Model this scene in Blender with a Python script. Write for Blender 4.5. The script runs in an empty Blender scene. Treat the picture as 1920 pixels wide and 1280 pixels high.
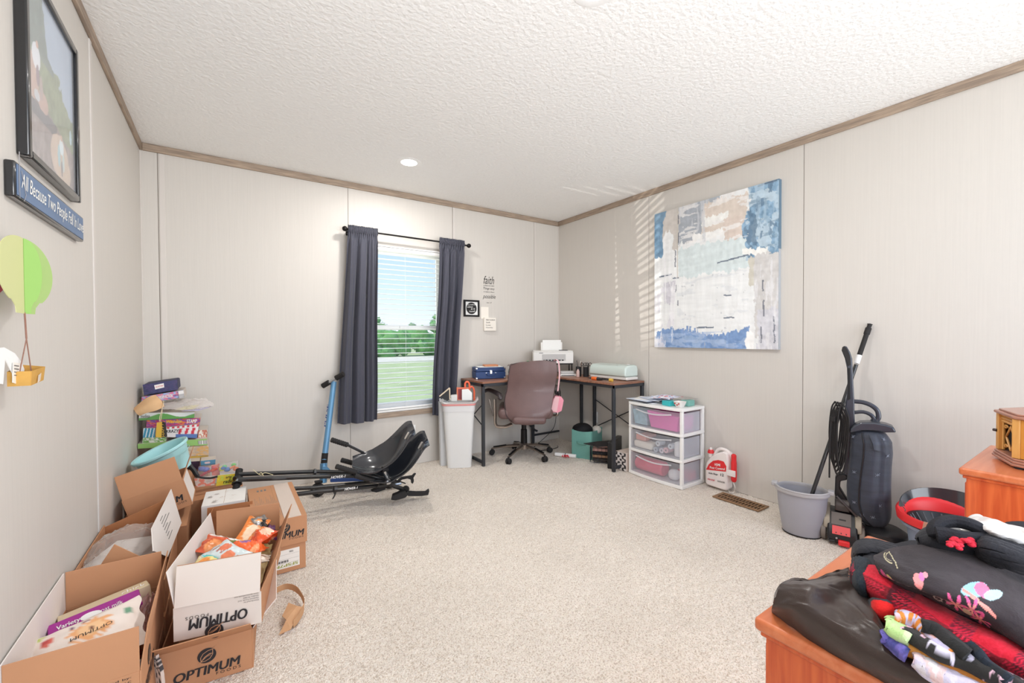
import bpy, bmesh, math, random
import numpy as np
from mathutils import Vector, Matrix, noise as mnoise
PI = math.pi
SC = bpy.context.scene
COL = SC.collection

# ------------------------------------------------------------------ camera
CAM = Vector((0.45060, 0.0, 1.15440))
FPX, SY = 797.293, 3.421
YAW, PITCH, ROLL = 0.5933, 0.0157, -0.0047
_R = Vector((math.cos(YAW), -math.sin(YAW), 0)); _F = Vector((math.sin(YAW), math.cos(YAW), 0)); _U = Vector((0, 0, 1))
F3 = _F*math.cos(PITCH) - _U*math.sin(PITCH); _U2 = _U*math.cos(PITCH) + _F*math.sin(PITCH)
R3 = _R*math.cos(ROLL) + _U2*math.sin(ROLL); U3 = _U2*math.cos(ROLL) - _R*math.sin(ROLL)
cd = bpy.data.cameras.new('camera'); cam = bpy.data.objects.new('camera', cd); COL.objects.link(cam)
cd.sensor_width = 36; cd.lens = FPX/1920*36; cd.shift_y = SY/1920; cd.clip_start = 0.02; cd.clip_end = 500
mw = Matrix((R3, U3, -F3)).transposed().to_4x4(); mw.translation = CAM
cam.matrix_world = mw
SC.camera = cam

# ------------------------------------------------------------------ world, exposure
vs = SC.view_settings
vs.view_transform = 'Standard'; vs.look = 'None'; vs.gamma = 1; vs.use_curve_mapping = False
vs.exposure = 0.04
SC.cycles.max_bounces = 10; SC.cycles.diffuse_bounces = 6; SC.cycles.transparent_max_bounces = 24
SC.cycles.sample_clamp_indirect = 6
world = bpy.data.worlds.new('sky'); SC.world = world; world.use_nodes = True
wn = world.node_tree; wn.nodes.clear()
_out = wn.nodes.new('ShaderNodeOutputWorld'); _bg = wn.nodes.new('ShaderNodeBackground')
_tc = wn.nodes.new('ShaderNodeTexCoord'); _sx = wn.nodes.new('ShaderNodeSeparateXYZ'); _cr = wn.nodes.new('ShaderNodeValToRGB')
_nz = wn.nodes.new('ShaderNodeTexNoise'); _nz.inputs['Scale'].default_value = 3; _mx = wn.nodes.new('ShaderNodeMath'); _mx.operation = 'MULTIPLY_ADD'
wn.links.new(_tc.outputs['Generated'], _sx.inputs[0])
wn.links.new(_tc.outputs['Generated'], _nz.inputs['Vector'])
_mx.inputs[1].default_value = 0.06
wn.links.new(_nz.outputs['Fac'], _mx.inputs[0]); wn.links.new(_sx.outputs['Z'], _mx.inputs[2])
wn.links.new(_mx.outputs[0], _cr.inputs['Fac'])
e = _cr.color_ramp.elements
e[0].position = 0.03; e[0].color = (0.88, 0.93, 1.0, 1)
e[1].position = 0.34; e[1].color = (0.30, 0.52, 0.95, 1)
m_ = e.new(0.14); m_.color = (0.62, 0.80, 1.0, 1)
wn.links.new(_cr.outputs['Color'], _bg.inputs['Color']); _bg.inputs['Strength'].default_value = 1.15
wn.links.new(_bg.outputs[0], _out.inputs[0])

def lamp(name, kind, loc, energy, color=(1, 1, 1), target=None, **kw):
    l = bpy.data.lights.new(name, kind); l.energy = energy; l.color = color
    for k, v in kw.items(): setattr(l, k, v)
    o = bpy.data.objects.new(name, l); COL.objects.link(o); o.location = loc
    if target is not None:
        o.rotation_euler = (Vector(target) - Vector(loc)).to_track_quat('-Z', 'Y').to_euler()
    return o
W, D, H = 3.577, 3.693, 2.44
# high sun standing behind the house: lights the lawn and trees outside
lamp('sun', 'SUN', (0, 0, 10), 2.6, (1, .95, .86), (10, 1, -4), angle=0.01)
# the two recessed ceiling lamps
LAMPS = [(1.59, 3.035), (1.60, 1.145)]
for lx, ly in LAMPS:
    lamp('downlight', 'AREA', (lx, ly, 2.425), 13, (1, .97, .94), (lx, ly, 0), shape='DISK', size=.14)
# sunlight glancing up off a parked car outside, through the blind
lamp('car_glint', 'SPOT', (-1.60, 5.97, .45), 720, (1, .97, .9), (3.57, 2.42, 2.2), spot_size=.40, spot_blend=.5, shadow_soft_size=.012)
# unseen area lamp added behind the camera as general fill
lamp('rear_fill', 'AREA', (2.3, -2.5, 1.1), 110, (.945, .972, 1), (.9, 3.0, 1.45), shape='RECTANGLE', size=3.2, size_y=2.2)

# extra lamp added behind the camera, aimed up to brighten the ceiling
lamp('ceiling_fill', 'AREA', (.95, -.7, 1.3), 30, (.95, .975, 1), (1.5, .3, 2.44), shape='RECTANGLE', size=1.2, size_y=.6)

# ------------------------------------------------------------------ helpers
def at(u, v, ax, val):
    d = R3*((u-960)/FPX) + U3*((640+SY-v)/FPX) + F3
    i = 'xyz'.index(ax); t = (val - CAM[i])/d[i]
    return CAM + d*t
def vplane(gx, gy):
    'vertical plane through (gx, gy) square to the horizontal view line: returns f(u, v, nearer)'
    g = Vector((gx-CAM.x, gy-CAM.y, 0)); n = g.normalized(); dist = g.length
    def fn(u, v, near=0.0):
        d = R3*((u-960)/FPX) + U3*((640+SY-v)/FPX) + F3
        return CAM + d*((dist-near)/d.dot(n))
    return fn
def lin(c):
    c = np.asarray(c, float)/255.0
    return np.where(c <= 0.04045, c/12.92, ((c+0.055)/1.055)**2.4)
MATS = {}
def mat(name, rgb=(200, 200, 200), rough=.6, metal=0, bump=0, bscale=200, var=0, vscale=6, trans=0, alpha=1, emit=0, wood=None, stretch=None, coat=0, sheen=0, vcol=False, ior=1.45, detail=3, fold=0):
    if name in MATS: return MATS[name]
    m = bpy.data.materials.new(name); m.use_nodes = True; nt = m.node_tree; b = nt.nodes['Principled BSDF']
    rgbl = tuple(lin(rgb))
    b.inputs['Base Color'].default_value = (*rgbl, 1); b.inputs['Roughness'].default_value = rough; b.inputs['Metallic'].default_value = metal
    b.inputs['IOR'].default_value = ior
    if coat: b.inputs['Coat Weight'].default_value = coat; b.inputs['Coat Roughness'].default_value = .08
    if sheen: b.inputs['Sheen Weight'].default_value = sheen
    if trans: b.inputs['Transmission Weight'].default_value = trans
    if alpha < 1: b.inputs['Alpha'].default_value = alpha
    if emit: b.inputs['Emission Color'].default_value = (*rgbl, 1); b.inputs['Emission Strength'].default_value = emit
    N = nt.nodes.new; L = nt.links.new
    tc = N('ShaderNodeTexCoord'); vec = tc.outputs['Object']
    if stretch:
        mp = N('ShaderNodeMapping'); mp.inputs['Scale'].default_value = stretch; L(vec, mp.inputs[0]); vec = mp.outputs[0]
    base = None
    if vcol:
        a = N('ShaderNodeVertexColor'); a.layer_name = 'col'; base = a.outputs['Color']
    if wood:
        mp2 = N('ShaderNodeMapping'); mp2.inputs['Scale'].default_value = wood[1]; L(tc.outputs['Object'], mp2.inputs[0])
        nz = N('ShaderNodeTexNoise'); nz.inputs['Scale'].default_value = wood[2]; nz.inputs['Detail'].default_value = 6; nz.inputs['Distortion'].default_value = .6
        L(mp2.outputs[0], nz.inputs['Vector']); cr = N('ShaderNodeValToRGB')
        cr.color_ramp.elements[0].position = .35; cr.color_ramp.elements[0].color = (*lin(wood[0]), 1)
        cr.color_ramp.elements[1].position = .65; cr.color_ramp.elements[1].color = (*rgbl, 1)
        L(nz.outputs['Fac'], cr.inputs[0]); base = cr.outputs[0]
    if var:
        nz = N('ShaderNodeTexNoise'); nz.inputs['Scale'].default_value = vscale; nz.inputs['Detail'].default_value = detail; L(vec, nz.inputs['Vector'])
        mx = N('ShaderNodeMix'); mx.data_type = 'RGBA'; mx.blend_type = 'MULTIPLY'; mx.inputs['Factor'].default_value = 1
        cr = N('ShaderNodeValToRGB'); cr.color_ramp.elements[0].position = .3; cr.color_ramp.elements[1].position = .7
        g = 1-var; cr.color_ramp.elements[0].color = (g, g, g, 1); cr.color_ramp.elements[1].color = (1, 1, 1, 1)
        L(nz.outputs['Fac'], cr.inputs[0]); L(cr.outputs[0], mx.inputs['B'])
        if base is not None: L(base, mx.inputs['A'])
        else: mx.inputs['A'].default_value = (*rgbl, 1)
        base = mx.outputs['Result']
    if base is not None: L(base, b.inputs['Base Color'])
    if bump:
        nb = N('ShaderNodeTexNoise'); nb.inputs['Scale'].default_value = bscale; nb.inputs['Detail'].default_value = 4; L(vec, nb.inputs['Vector'])
        bp = N('ShaderNodeBump'); bp.inputs['Strength'].default_value = bump; bp.inputs['Distance'].default_value = .004
        L(nb.outputs['Fac'], bp.inputs['Height']); L(bp.outputs[0], b.inputs['Normal'])
    MATS[name] = m
    return m
def clearmat(name, rgb, face, gloss=.12, rough=.1):
    'thin clear or milky plastic / glass: a share of the light passes straight through'
    if name in MATS: return MATS[name]
    m = bpy.data.materials.new(name); m.use_nodes = True; nt = m.node_tree; nt.nodes.clear(); N = nt.nodes.new; L = nt.links.new
    out = N('ShaderNodeOutputMaterial'); t = N('ShaderNodeBsdfTransparent'); d = N('ShaderNodeBsdfPrincipled'); mx = N('ShaderNodeMixShader')
    c = tuple(lin(rgb)); d.inputs['Base Color'].default_value = (*c, 1); d.inputs['Roughness'].default_value = rough
    lw = N('ShaderNodeLayerWeight'); lw.inputs['Blend'].default_value = .25
    ma = N('ShaderNodeMath'); ma.operation = 'MULTIPLY_ADD'; ma.inputs[1].default_value = gloss; ma.inputs[2].default_value = face; ma.use_clamp = True
    L(lw.outputs['Fresnel'], ma.inputs[0]); L(ma.outputs[0], mx.inputs[0]); L(t.outputs[0], mx.inputs[1]); L(d.outputs[0], mx.inputs[2]); L(mx.outputs[0], out.inputs[0])
    MATS[name] = m
    return m

WORLD = {}                      # object -> its world matrix (rigid)
def _tag(o, label=None, cat=None, group=None, kind=None):
    if label: o['label'] = label
    if cat: o['category'] = cat
    if group: o['group'] = group
    if kind: o['kind'] = kind
    return o
def thing(name, label, cat, loc, rz=0, group=None, kind=None, rot=None):
    o = bpy.data.objects.new(name, None); o.empty_display_size = .05; COL.objects.link(o)
    M = Matrix.Translation(Vector(loc)) @ (rot.to_4x4() if rot is not None else Matrix.Rotation(rz, 4, 'Z'))
    o.matrix_world = M; o.location = M.to_translation(); o.rotation_euler = M.to_euler()
    WORLD[o.name] = M
    return _tag(o, label, cat, group, kind)
class MB:
    def __init__(s): s.v = []; s.f = []; s.c = None
    def add(s, vs, fs):
        n = len(s.v); s.v += [Vector(p) for p in vs]; s.f += [tuple(i+n for i in q) for q in fs]; return s
    def hexa(s, b, t):
        return s.add(list(b)+list(t), [(0, 3, 2, 1), (4, 5, 6, 7), (0, 1, 5, 4), (1, 2, 6, 5), (2, 3, 7, 6), (3, 0, 4, 7)])
    def box(s, x0, x1, y0, y1, z0, z1):
        return s.hexa([(x0, y0, z0), (x1, y0, z0), (x1, y1, z0), (x0, y1, z0)], [(x0, y0, z1), (x1, y0, z1), (x1, y1, z1), (x0, y1, z1)])
    def obox(s, c, size, rot=None):
        'box by centre, full size and rotation matrix'
        h = [k/2 for k in size]; R = rot if rot is not None else Matrix.Identity(3); c = Vector(c)
        P = [c + R @ Vector((x*h[0], y*h[1], z*h[2])) for z in (-1, 1) for x, y in ((-1, -1), (1, -1), (1, 1), (-1, 1))]
        return s.hexa(P[:4], P[4:])
    def plate(s, p, th, side=1):
        'slab from four corner points'
        p = [Vector(q) for q in p]; n = (p[2]-p[0]).cross(p[3]-p[1]).normalized()*th*side
        return s.hexa(p, [q+n for q in p])
    def prism(s, pts, depth):
        'extrude a closed 3-D outline by vector depth'
        d = Vector(depth); n = len(pts); pts = [Vector(p) for p in pts]
        return s.add(pts+[p+d for p in pts], [tuple(range(n))[::-1], tuple(range(n, 2*n))]+[(i, (i+1) % n, n+(i+1) % n, n+i) for i in range(n)])
    def tube(s, path, r, seg=8, cap=True, flat=1.0, up=None):
        path = [Vector(p) for p in path]; n = len(path); rr = r if isinstance(r, (list, tuple)) else [r]*n
        prev = None; vs = []
        for i, p in enumerate(path):
            t = (path[min(i+1, n-1)]-path[max(i-1, 0)]).normalized()
            if prev is None:
                a = Vector(up) if up else (Vector((0, 0, 1)) if abs(t.z) < .9 else Vector((1, 0, 0)))
            else: a = prev
            x = (a - t*a.dot(t)).normalized(); prev = x; y = t.cross(x)
            for k in range(seg):
                q = 2*PI*k/seg; vs.append(p + x*math.cos(q)*rr[i]*flat + y*math.sin(q)*rr[i])
        fs = [(i*seg+k, i*seg+(k+1) % seg, (i+1)*seg+(k+1) % seg, (i+1)*seg+k) for i in range(n-1) for k in range(seg)]
        if cap: fs += [tuple(range(seg))[::-1], tuple((n-1)*seg+k for k in range(seg))]
        return s.add(vs, fs)
    def lathe(s, prof, c=(0, 0, 0), axis=(0, 0, 1), seg=24, sx=1, sy=1, close=False, rotz=0):
        'profile of (radius, height)'
        ax = Vector(axis).normalized(); q = Vector((0, 0, 1)).rotation_difference(ax).to_matrix(); c = Vector(c); vs = []
        for r, h in prof:
            for k in range(seg):
                a = 2*PI*k/seg + rotz; vs.append(c + q @ Vector((r*math.cos(a)*sx, r*math.sin(a)*sy, h)))
        n = len(prof)
        fs = [(i*seg+k, i*seg+(k+1) % seg, (i+1)*seg+(k+1) % seg, (i+1)*seg+k) for i in range(n-1) for k in range(seg)]
        if close: fs += [tuple(range(seg))[::-1], tuple((n-1)*seg+k for k in range(seg))]
        return s.add(vs, fs)
    def ball(s, c, r, seg=12, rings=8):
        r = r if isinstance(r, (list, tuple)) else (r, r, r); c = Vector(c)
        vs = [c+Vector((0, 0, -r[2]))]
        for i in range(1, rings):
            a = -PI/2+PI*i/rings
            for k in range(seg): b = 2*PI*k/seg; vs.append(c+Vector((r[0]*math.cos(a)*math.cos(b), r[1]*math.cos(a)*math.sin(b), r[2]*math.sin(a))))
        vs.append(c+Vector((0, 0, r[2]))); T = len(vs)-1
        fs = [(0, 1+(k+1) % seg, 1+k) for k in range(seg)]
        fs += [(1+i*seg+k, 1+i*seg+(k+1) % seg, 1+(i+1)*seg+(k+1) % seg, 1+(i+1)*seg+k) for i in range(rings-2) for k in range(seg)]
        fs += [(T, 1+(rings-2)*seg+k, 1+(rings-2)*seg+(k+1) % seg) for k in range(seg)]
        return s.add(vs, fs)
    def sheet(s, G, th=0.0, nrm=None):
        'grid G[i][j] of points; th gives it thickness along the local normal (below)'
        n, m = len(G), len(G[0]); P = [Vector(q) for row in G for q in row]
        F = [(i*m+j, i*m+j+1, (i+1)*m+j+1, (i+1)*m+j) for i in range(n-1) for j in range(m-1)]
        if not th: return s.add(P, F)
        Q = []
        for i in range(n):
            for j in range(m):
                a = P[min(i+1, n-1)*m+j]-P[max(i-1, 0)*m+j]; b = P[i*m+min(j+1, m-1)]-P[i*m+max(j-1, 0)]
                k = b.cross(a); k = k.normalized() if k.length > 1e-9 else Vector((0, 0, 1))
                Q.append(P[i*m+j] + k*th)
        K = n*m
        F2 = [tuple(K+i for i in q[::-1]) for q in F]
        bd = [(0*m+j, 0*m+j+1) for j in range(m-1)]+[(i*m+m-1, (i+1)*m+m-1) for i in range(n-1)]+[((n-1)*m+j+1, (n-1)*m+j) for j in range(m-1)][::-1]+[((i+1)*m, i*m) for i in range(n-1)][::-1]
        F3_ = [(b, a, a+K, b+K) for a, b in bd]
        return s.add(P+Q, F+F2+F3_)
    def build(s, name, m, parent=None, bevel=0, smooth=35, seg=2, local=False, col=None, label=None, cat=None, group=None, kind=None, root=None, doubles=False):
        me = bpy.data.meshes.new(name)
        vs = s.v
        if parent is not None:
            if not local:
                Mi = (WORLD[(root or parent).name]).inverted(); vs = [Mi @ p for p in vs]
            off = None
        else:
            lo = Vector((min(p.x for p in vs), min(p.y for p in vs), min(p.z for p in vs))); hi = Vector((max(p.x for p in vs), max(p.y for p in vs), max(p.z for p in vs)))
            off = Vector(((lo.x+hi.x)/2, (lo.y+hi.y)/2, lo.z)); vs = [p-off for p in vs]
        me.from_pydata(vs, [], s.f); me.update()
        bm = bmesh.new(); bm.from_mesh(me)
        if doubles: bmesh.ops.remove_doubles(bm, verts=bm.verts, dist=1e-6)
        if s.c is None and col is None: bmesh.ops.recalc_face_normals(bm, faces=bm.faces)
        bm.to_mesh(me); bm.free()
        if col is not None:
            a = me.color_attributes.new('col', 'FLOAT_COLOR', 'POINT'); arr = np.ones((len(me.vertices), 4)); cc = np.asarray(col, float)
            k = len(me.vertices)//len(cc) if len(cc) else 1
            cc = np.concatenate([cc]*max(k, 1)) if len(cc) < len(me.vertices) else cc
            arr[:len(cc), :3] = lin(cc)[:len(arr)]; a.data.foreach_set('color', arr.ravel())
        if smooth:
            me.polygons.foreach_set('use_smooth', [True]*len(me.polygons)); me.set_sharp_from_angle(angle=math.radians(smooth))
        me.materials.append(m)
        o = bpy.data.objects.new(name, me); COL.objects.link(o)
        if parent is not None: o.parent = parent; WORLD[o.name] = WORLD[(root or parent).name]
        else: o.location = off; WORLD[o.name] = Matrix.Translation(off)
        if bevel:
            b = o.modifiers.new('bevel', 'BEVEL'); b.width = bevel; b.segments = seg; b.limit_method = 'ANGLE'; b.angle_limit = math.radians(40)
        return _tag(o, label, cat, group, kind)
def copy_tree(root, loc, rz=0, label=None, group=None, rot=None):
    M = Matrix.Translation(Vector(loc)) @ (rot.to_4x4() if rot is not None else Matrix.Rotation(rz, 4, 'Z'))
    c = root.copy(); COL.objects.link(c); c.location = M.to_translation(); c.rotation_euler = M.to_euler(); WORLD[c.name] = M
    if label: c['label'] = label
    if group: c['group'] = group
    for ch in [o for o in bpy.data.objects if o.parent == root]:
        k = ch.copy(); COL.objects.link(k); k.parent = c; WORLD[k.name] = M
        for g in [o for o in bpy.data.objects if o.parent == ch]:
            q = g.copy(); COL.objects.link(q); q.parent = k; WORLD[q.name] = M
    return c
_tc_cache = {}
def text_geo(s, bold=0.0, shear=0.0, sp=1.0):
    key = (s, bold, shear, sp)
    if key in _tc_cache: return _tc_cache[key]
    cu = bpy.data.curves.new('t', 'FONT'); cu.body = s; cu.offset = bold; cu.shear = shear; cu.space_character = sp; cu.resolution_u = 3
    ob = bpy.data.objects.new('t', cu); COL.objects.link(ob)
    dg = bpy.context.evaluated_depsgraph_get(); me = bpy.data.meshes.new_from_object(ob.evaluated_get(dg))
    vs = [v.co.copy() for v in me.vertices]; fs = [tuple(p.vertices) for p in me.polygons]
    bpy.data.objects.remove(ob); bpy.data.meshes.remove(me); bpy.data.curves.remove(cu)
    x0 = min(v.x for v in vs); x1 = max(v.x for v in vs); y0 = min(v.y for v in vs); y1 = max(v.y for v in vs)
    vs = [((v.x-x0)/(x1-x0), (v.y-y0)/(y1-y0)) for v in vs]
    _tc_cache[key] = (vs, fs, (x1-x0)/(y1-y0)); return _tc_cache[key]
def lettering(parent, s, p00, p10, p01, m, lift=.0008, bold=0.0, shear=0.0, sp=1.0, root=None, name='lettering', p11=None, local=False):
    'flat printed words filling the quad p00 (start, foot) p10 (end, foot) p01 (start, top)'
    vs, fs, a = text_geo(s, 0.0, shear, sp)
    if bold:
        k_ = 5.5*min(bold, .02)/len(s)/2; n0 = len(vs); vs = [(x*(1-2*k_)+dx+k_, y) for dx in (-k_, 0, k_) for x, y in vs]; fs = [tuple(i+n0*j for i in f) for j in range(3) for f in fs]
    p00, p10, p01 = Vector(p00), Vector(p10), Vector(p01)
    p11 = Vector(p11) if p11 is not None else p10+p01-p00
    n = (p10-p00).cross(p01-p00).normalized()*lift
    q_ = max(1, len(vs)//3); mb = MB(); mb.add([p00*(1-x)*(1-y)+p10*x*(1-y)+p01*(1-x)*y+p11*x*y+n*(1+(.12*(i_//q_) if bold else 0)) for i_, (x, y) in enumerate(vs)], fs); mb.c = 1
    return mb.build(name, m, parent, smooth=0, root=root, local=local)
def decal(parent, pts, m, lift=.0006, name='print', root=None, local=False, th=.0003, label=None):
    p = [Vector(q) for q in pts]; n = (p[1]-p[0]).cross(p[-1]-p[0]).normalized()
    mb = MB(); mb.prism([q+n*lift for q in p], n*th)
    return mb.build(name, m, parent, smooth=0, root=root, local=local, label=label)
def vn(x, y, seed=0):
    'value noise on arrays'
    rs = np.random.RandomState(seed); T = rs.rand(64, 64)
    xi = np.floor(x).astype(int); yi = np.floor(y).astype(int); fx = x-xi; fy = y-yi
    fx = fx*fx*(3-2*fx); fy = fy*fy*(3-2*fy); g = lambda a, b: T[a % 64, b % 64]
    return (g(xi, yi)*(1-fx)+g(xi+1, yi)*fx)*(1-fy)+(g(xi, yi+1)*(1-fx)+g(xi+1, yi+1)*fx)*fy
def fbm(x, y, seed=0, o=4):
    return sum(vn(x*2**k, y*2**k, seed+k)/2**(k+1) for k in range(o))/(1-.5**o)
def cr_interp(P, t):
    'Catmull-Rom through the rows of P (k, 3) at t in 0..1'
    P = np.asarray(P, float); n = len(P)-1; x = np.clip(np.asarray(t)*n, 0, n-1e-9); i = x.astype(int); f = (x-i)[:, None]
    Q = np.vstack([2*P[0]-P[1], P, 2*P[-1]-P[-2]]); a, b, c, d = Q[i], Q[i+1], Q[i+2], Q[i+3]
    return .5*((2*b)+(c-a)*f+(2*a-5*b+4*c-d)*f*f+(3*b-a-3*c+d)*f**3)
def spline(P, n):
    return [Vector(q) for q in cr_interp([tuple(p) for p in P], np.linspace(0, 1, n))]
def grid_from(rows, n, m):
    A = np.array([cr_interp([tuple(p) for p in r], np.linspace(0, 1, m)) for r in rows])
    return np.stack([cr_interp(A[:, j], np.linspace(0, 1, n)) for j in range(m)], 1)      # n, m, 3
def cloth(name, rows, m, n=40, mm=60, th=.006, wr=.004, ws=14, seed=1, parent=None, colfn=None, wdir=(1, 1), root=None, **kw):
    'cloth through rows of world points; colfn(s, t) -> rgb arrays'
    G = grid_from(rows, n, mm); s, t = np.meshgrid(np.linspace(0, 1, n), np.linspace(0, 1, mm), indexing='ij')
    w = (fbm(s*ws*wdir[0]+3, t*ws*wdir[1]+7, seed)-.5)*2*wr
    if kw.get('rib'):
        k, amp, ax = kw.pop('rib'); w = w + amp*np.sin((s if ax == 0 else t)*k*2*PI)
    kw.pop('rib', None)
    G[..., 2] += w
    mb = MB(); mb.sheet(G.tolist(), -th)
    col = None
    if colfn is not None:
        col = np.clip(colfn(s, t).reshape(-1, 3), 0, 255)
    return mb.build(name, m, parent, smooth=80, col=col, root=root, **kw)
def zpts(*a):
    'pixel + height triples to world points'
    return [at(u, v, 'z', z) for u, v, z in a]
def blob(s, t, cs, ct, rs, rt, rot=0):
    x = (s-cs); y = (t-ct); c, k = math.cos(rot), math.sin(rot); x, y = x*c-y*k, x*k+y*c
    return (x/rs)**2+(y/rt)**2 < 1
def C3(rgb, like): return np.ones(like.shape+(3,))*np.array(rgb, float)

# ================================================================== THE ROOM
Y0 = -0.9
mwall = mat('wall_panel_paint', (209, 204, 197), .55, var=.035, vscale=9, stretch=(22, 22, .35), bump=.12, bscale=30)
mbat = mat('batten_paint', (212, 206, 200), .5)
mjoint = mat('panel_joint', (150, 140, 130), .8)
mceil = mat('ceiling_knockdown', (243, 243, 241), .85, bump=.85, bscale=48, var=.02, vscale=30)
mtrim = mat('greige_wood_trim', (176, 156, 136), .6, wood=((140, 124, 110), (2, 2, 30), 3))
for k in ('ceiling_knockdown',):
    for nd in MATS[k].node_tree.nodes:
        if nd.type == 'BUMP': nd.inputs['Distance'].default_value = .006
# carpet: speckled cut pile
mcar = bpy.data.materials.new('carpet'); mcar.use_nodes = True; nt = mcar.node_tree; b = nt.nodes['Principled BSDF']; N = nt.nodes.new; L = nt.links.new
b.inputs['Roughness'].default_value = .95; b.inputs['Sheen Weight'].default_value = .3
tc = N('ShaderNodeTexCoord'); n1 = N('ShaderNodeTexNoise'); n1.inputs['Scale'].default_value = 165; n1.inputs['Detail'].default_value = 3
n2 = N('ShaderNodeTexNoise'); n2.inputs['Scale'].default_value = 2.2; n2.inputs['Detail'].default_value = 3
n3 = N('ShaderNodeTexVoronoi'); n3.inputs['Scale'].default_value = 190
for q in (n1, n2, n3): L(tc.outputs['Object'], q.inputs['Vector'])
cr = N('ShaderNodeValToRGB'); E_ = cr.color_ramp.elements; E_[0].position = .32; E_[0].color = (*lin((200, 182, 162)), 1); E_[1].position = .5; E_[1].color = (*lin((244, 232, 218)), 1)
q = E_.new(.72); q.color = (*lin((250, 243, 230)), 1)
L(n1.outputs['Fac'], cr.inputs[0]); cr2 = N('ShaderNodeValToRGB'); cr2.color_ramp.elements[0].color = (.93, .925, .92, 1); cr2.color_ramp.elements[0].position = .35; cr2.color_ramp.elements[1].position = .6
L(n2.outputs['Fac'], cr2.inputs[0]); mx = N('ShaderNodeMix'); mx.data_type = 'RGBA'; mx.blend_type = 'MULTIPLY'; mx.inputs['Factor'].default_value = 1
L(cr.outputs[0], mx.inputs['A']); L(cr2.outputs[0], mx.inputs['B']); L(mx.outputs['Result'], b.inputs['Base Color'])
ad = N('ShaderNodeMath'); ad.operation = 'SUBTRACT'; L(n1.outputs['Fac'], ad.inputs[0]); L(n3.outputs['Distance'], ad.inputs[1])
bp = N('ShaderNodeBump'); bp.inputs['Strength'].default_value = .6; bp.inputs['Distance'].default_value = .012; L(ad.outputs[0], bp.inputs['Height']); L(bp.outputs[0], b.inputs['Normal'])

def carpet():
    'floor slab whose top is a real cut pile relief'
    st = .0062; nx = int((W+.1)/st); ny = int((D-Y0+.05)/st); xs = np.linspace(-.05, W+.05, nx); ys = np.linspace(Y0, D+.05, ny)
    X, Y = np.meshgrid(xs, ys); rs = np.random.RandomState(2)
    Zt = (rs.rand(ny, nx)-.5)*.0045 + (vn(X*70, Y*70, 4)-.5)*.005 + (vn(X*9, Y*9, 6)-.5)*.003 - .002
    wob = (rs.rand(2, ny, nx)-.5)*st*.5
    V = np.stack([X+wob[0], Y+wob[1], Zt], -1).reshape(-1, 3); i = np.arange((ny-1)*(nx-1)); r = i//(nx-1)*nx+i % (nx-1)
    Q = np.stack([r, r+1, r+nx+1, r+nx], 1); n0 = len(V)
    bx = np.array([[x, y, z] for z in (-.08, -.012) for x, y in ((-.1, Y0), (W+.1, Y0), (W+.1, D+.1), (-.1, D+.1))]); V = np.vstack([V, bx])
    Q = np.vstack([Q, np.array([(0, 3, 2, 1), (4, 5, 6, 7), (0, 1, 5, 4), (1, 2, 6, 5), (2, 3, 7, 6), (3, 0, 4, 7)])+n0])
    me = bpy.data.meshes.new('floor'); me.vertices.add(len(V)); me.vertices.foreach_set('co', V.ravel().astype(np.float32)); me.loops.add(Q.size); me.loops.foreach_set('vertex_index', Q.ravel().astype(np.int32))
    me.polygons.add(len(Q)); me.polygons.foreach_set('loop_start', np.arange(0, Q.size, 4, dtype=np.int32)); me.polygons.foreach_set('loop_total', np.full(len(Q), 4, dtype=np.int32)); me.update(calc_edges=True)
    me.materials.append(mcar); o = bpy.data.objects.new('floor', me); COL.objects.link(o); o['kind'] = 'structure'
carpet()
ceiling = MB().box(-.1, W+.1, Y0, D+.12, H, H+.1).build('ceiling', mceil, kind='structure', smooth=0)
WX0, WX1, WZ0, WZ1 = 1.40, 2.19, .497, 1.955
wl = MB().box(-.1, -.006, Y0, D+.12, 0, H).build('wall_left', mjoint, kind='structure', smooth=0)
wr = MB().box(W+.006, W+.1, Y0, D+.12, 0, H).build('wall_right', mjoint, kind='structure', smooth=0)
wbm = MB()
wbm.box(0, WX0, D+.006, D+.12, 0, H).box(WX1, W, D+.006, D+.12, 0, H).box(WX0, WX1, D+.006, D+.12, 0, WZ0).box(WX0, WX1, D+.006, D+.12, WZ1, H)
wb = wbm.build('wall_back', mjoint, kind='structure', smooth=0)
def panels(wall, ax, seams, lo, hi, bat, hole=None, sgn=1):
    ed = [lo]+list(seams)+[hi]; g = .002
    for i in range(len(ed)-1):
        a, b_ = ed[i]+g, ed[i+1]-g
        mb = MB()
        rects = [(a, b_, 0, H)]
        if hole and a < hole[1] and b_ > hole[0]:
            rects = [(a, b_, 0, hole[2]), (a, b_, hole[3], H)]
            if a < hole[0]: rects.append((a, hole[0], hole[2], hole[3]))
            if b_ > hole[1]: rects.append((hole[1], b_, hole[2], hole[3]))
        for p, q_, z0, z1 in rects:
            if ax == 'y': mb.box(p, q_, D, D+.008, z0, z1)
            elif ax == 'l': mb.box(-.008, 0, p, q_, z0, z1)
            else: mb.box(W, W+.008, p, q_, z0, z1)
        mb.build('panel', mwall, wall, smooth=0)
    for s, w_ in bat:
        mb = MB()
        if ax == 'y': mb.box(s-w_/2, s+w_/2, D-.004, D+.002, 0, H-.05)
        elif ax == 'l': mb.box(-.002, .004, s-w_/2, s+w_/2, 0, H-.05)
        else: mb.box(W-.004, W+.002, s-w_/2, s+w_/2, 0, H-.05)
        mb.build('batten', mbat, wall, bevel=.0015)
panels(wl, 'l', (-.01, 1.21, 2.431), Y0, D, [(2.450, .030)])
panels(wr, 'r', (-.02, 1.239, 2.457), Y0, D, [])
panels(wb, 'y', (.09, 1.308, 2.262, 3.234), 0, W, [(.112, .03), (2.275, .022), (3.245, .022)], hole=(WX0, WX1, WZ0, WZ1))
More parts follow.
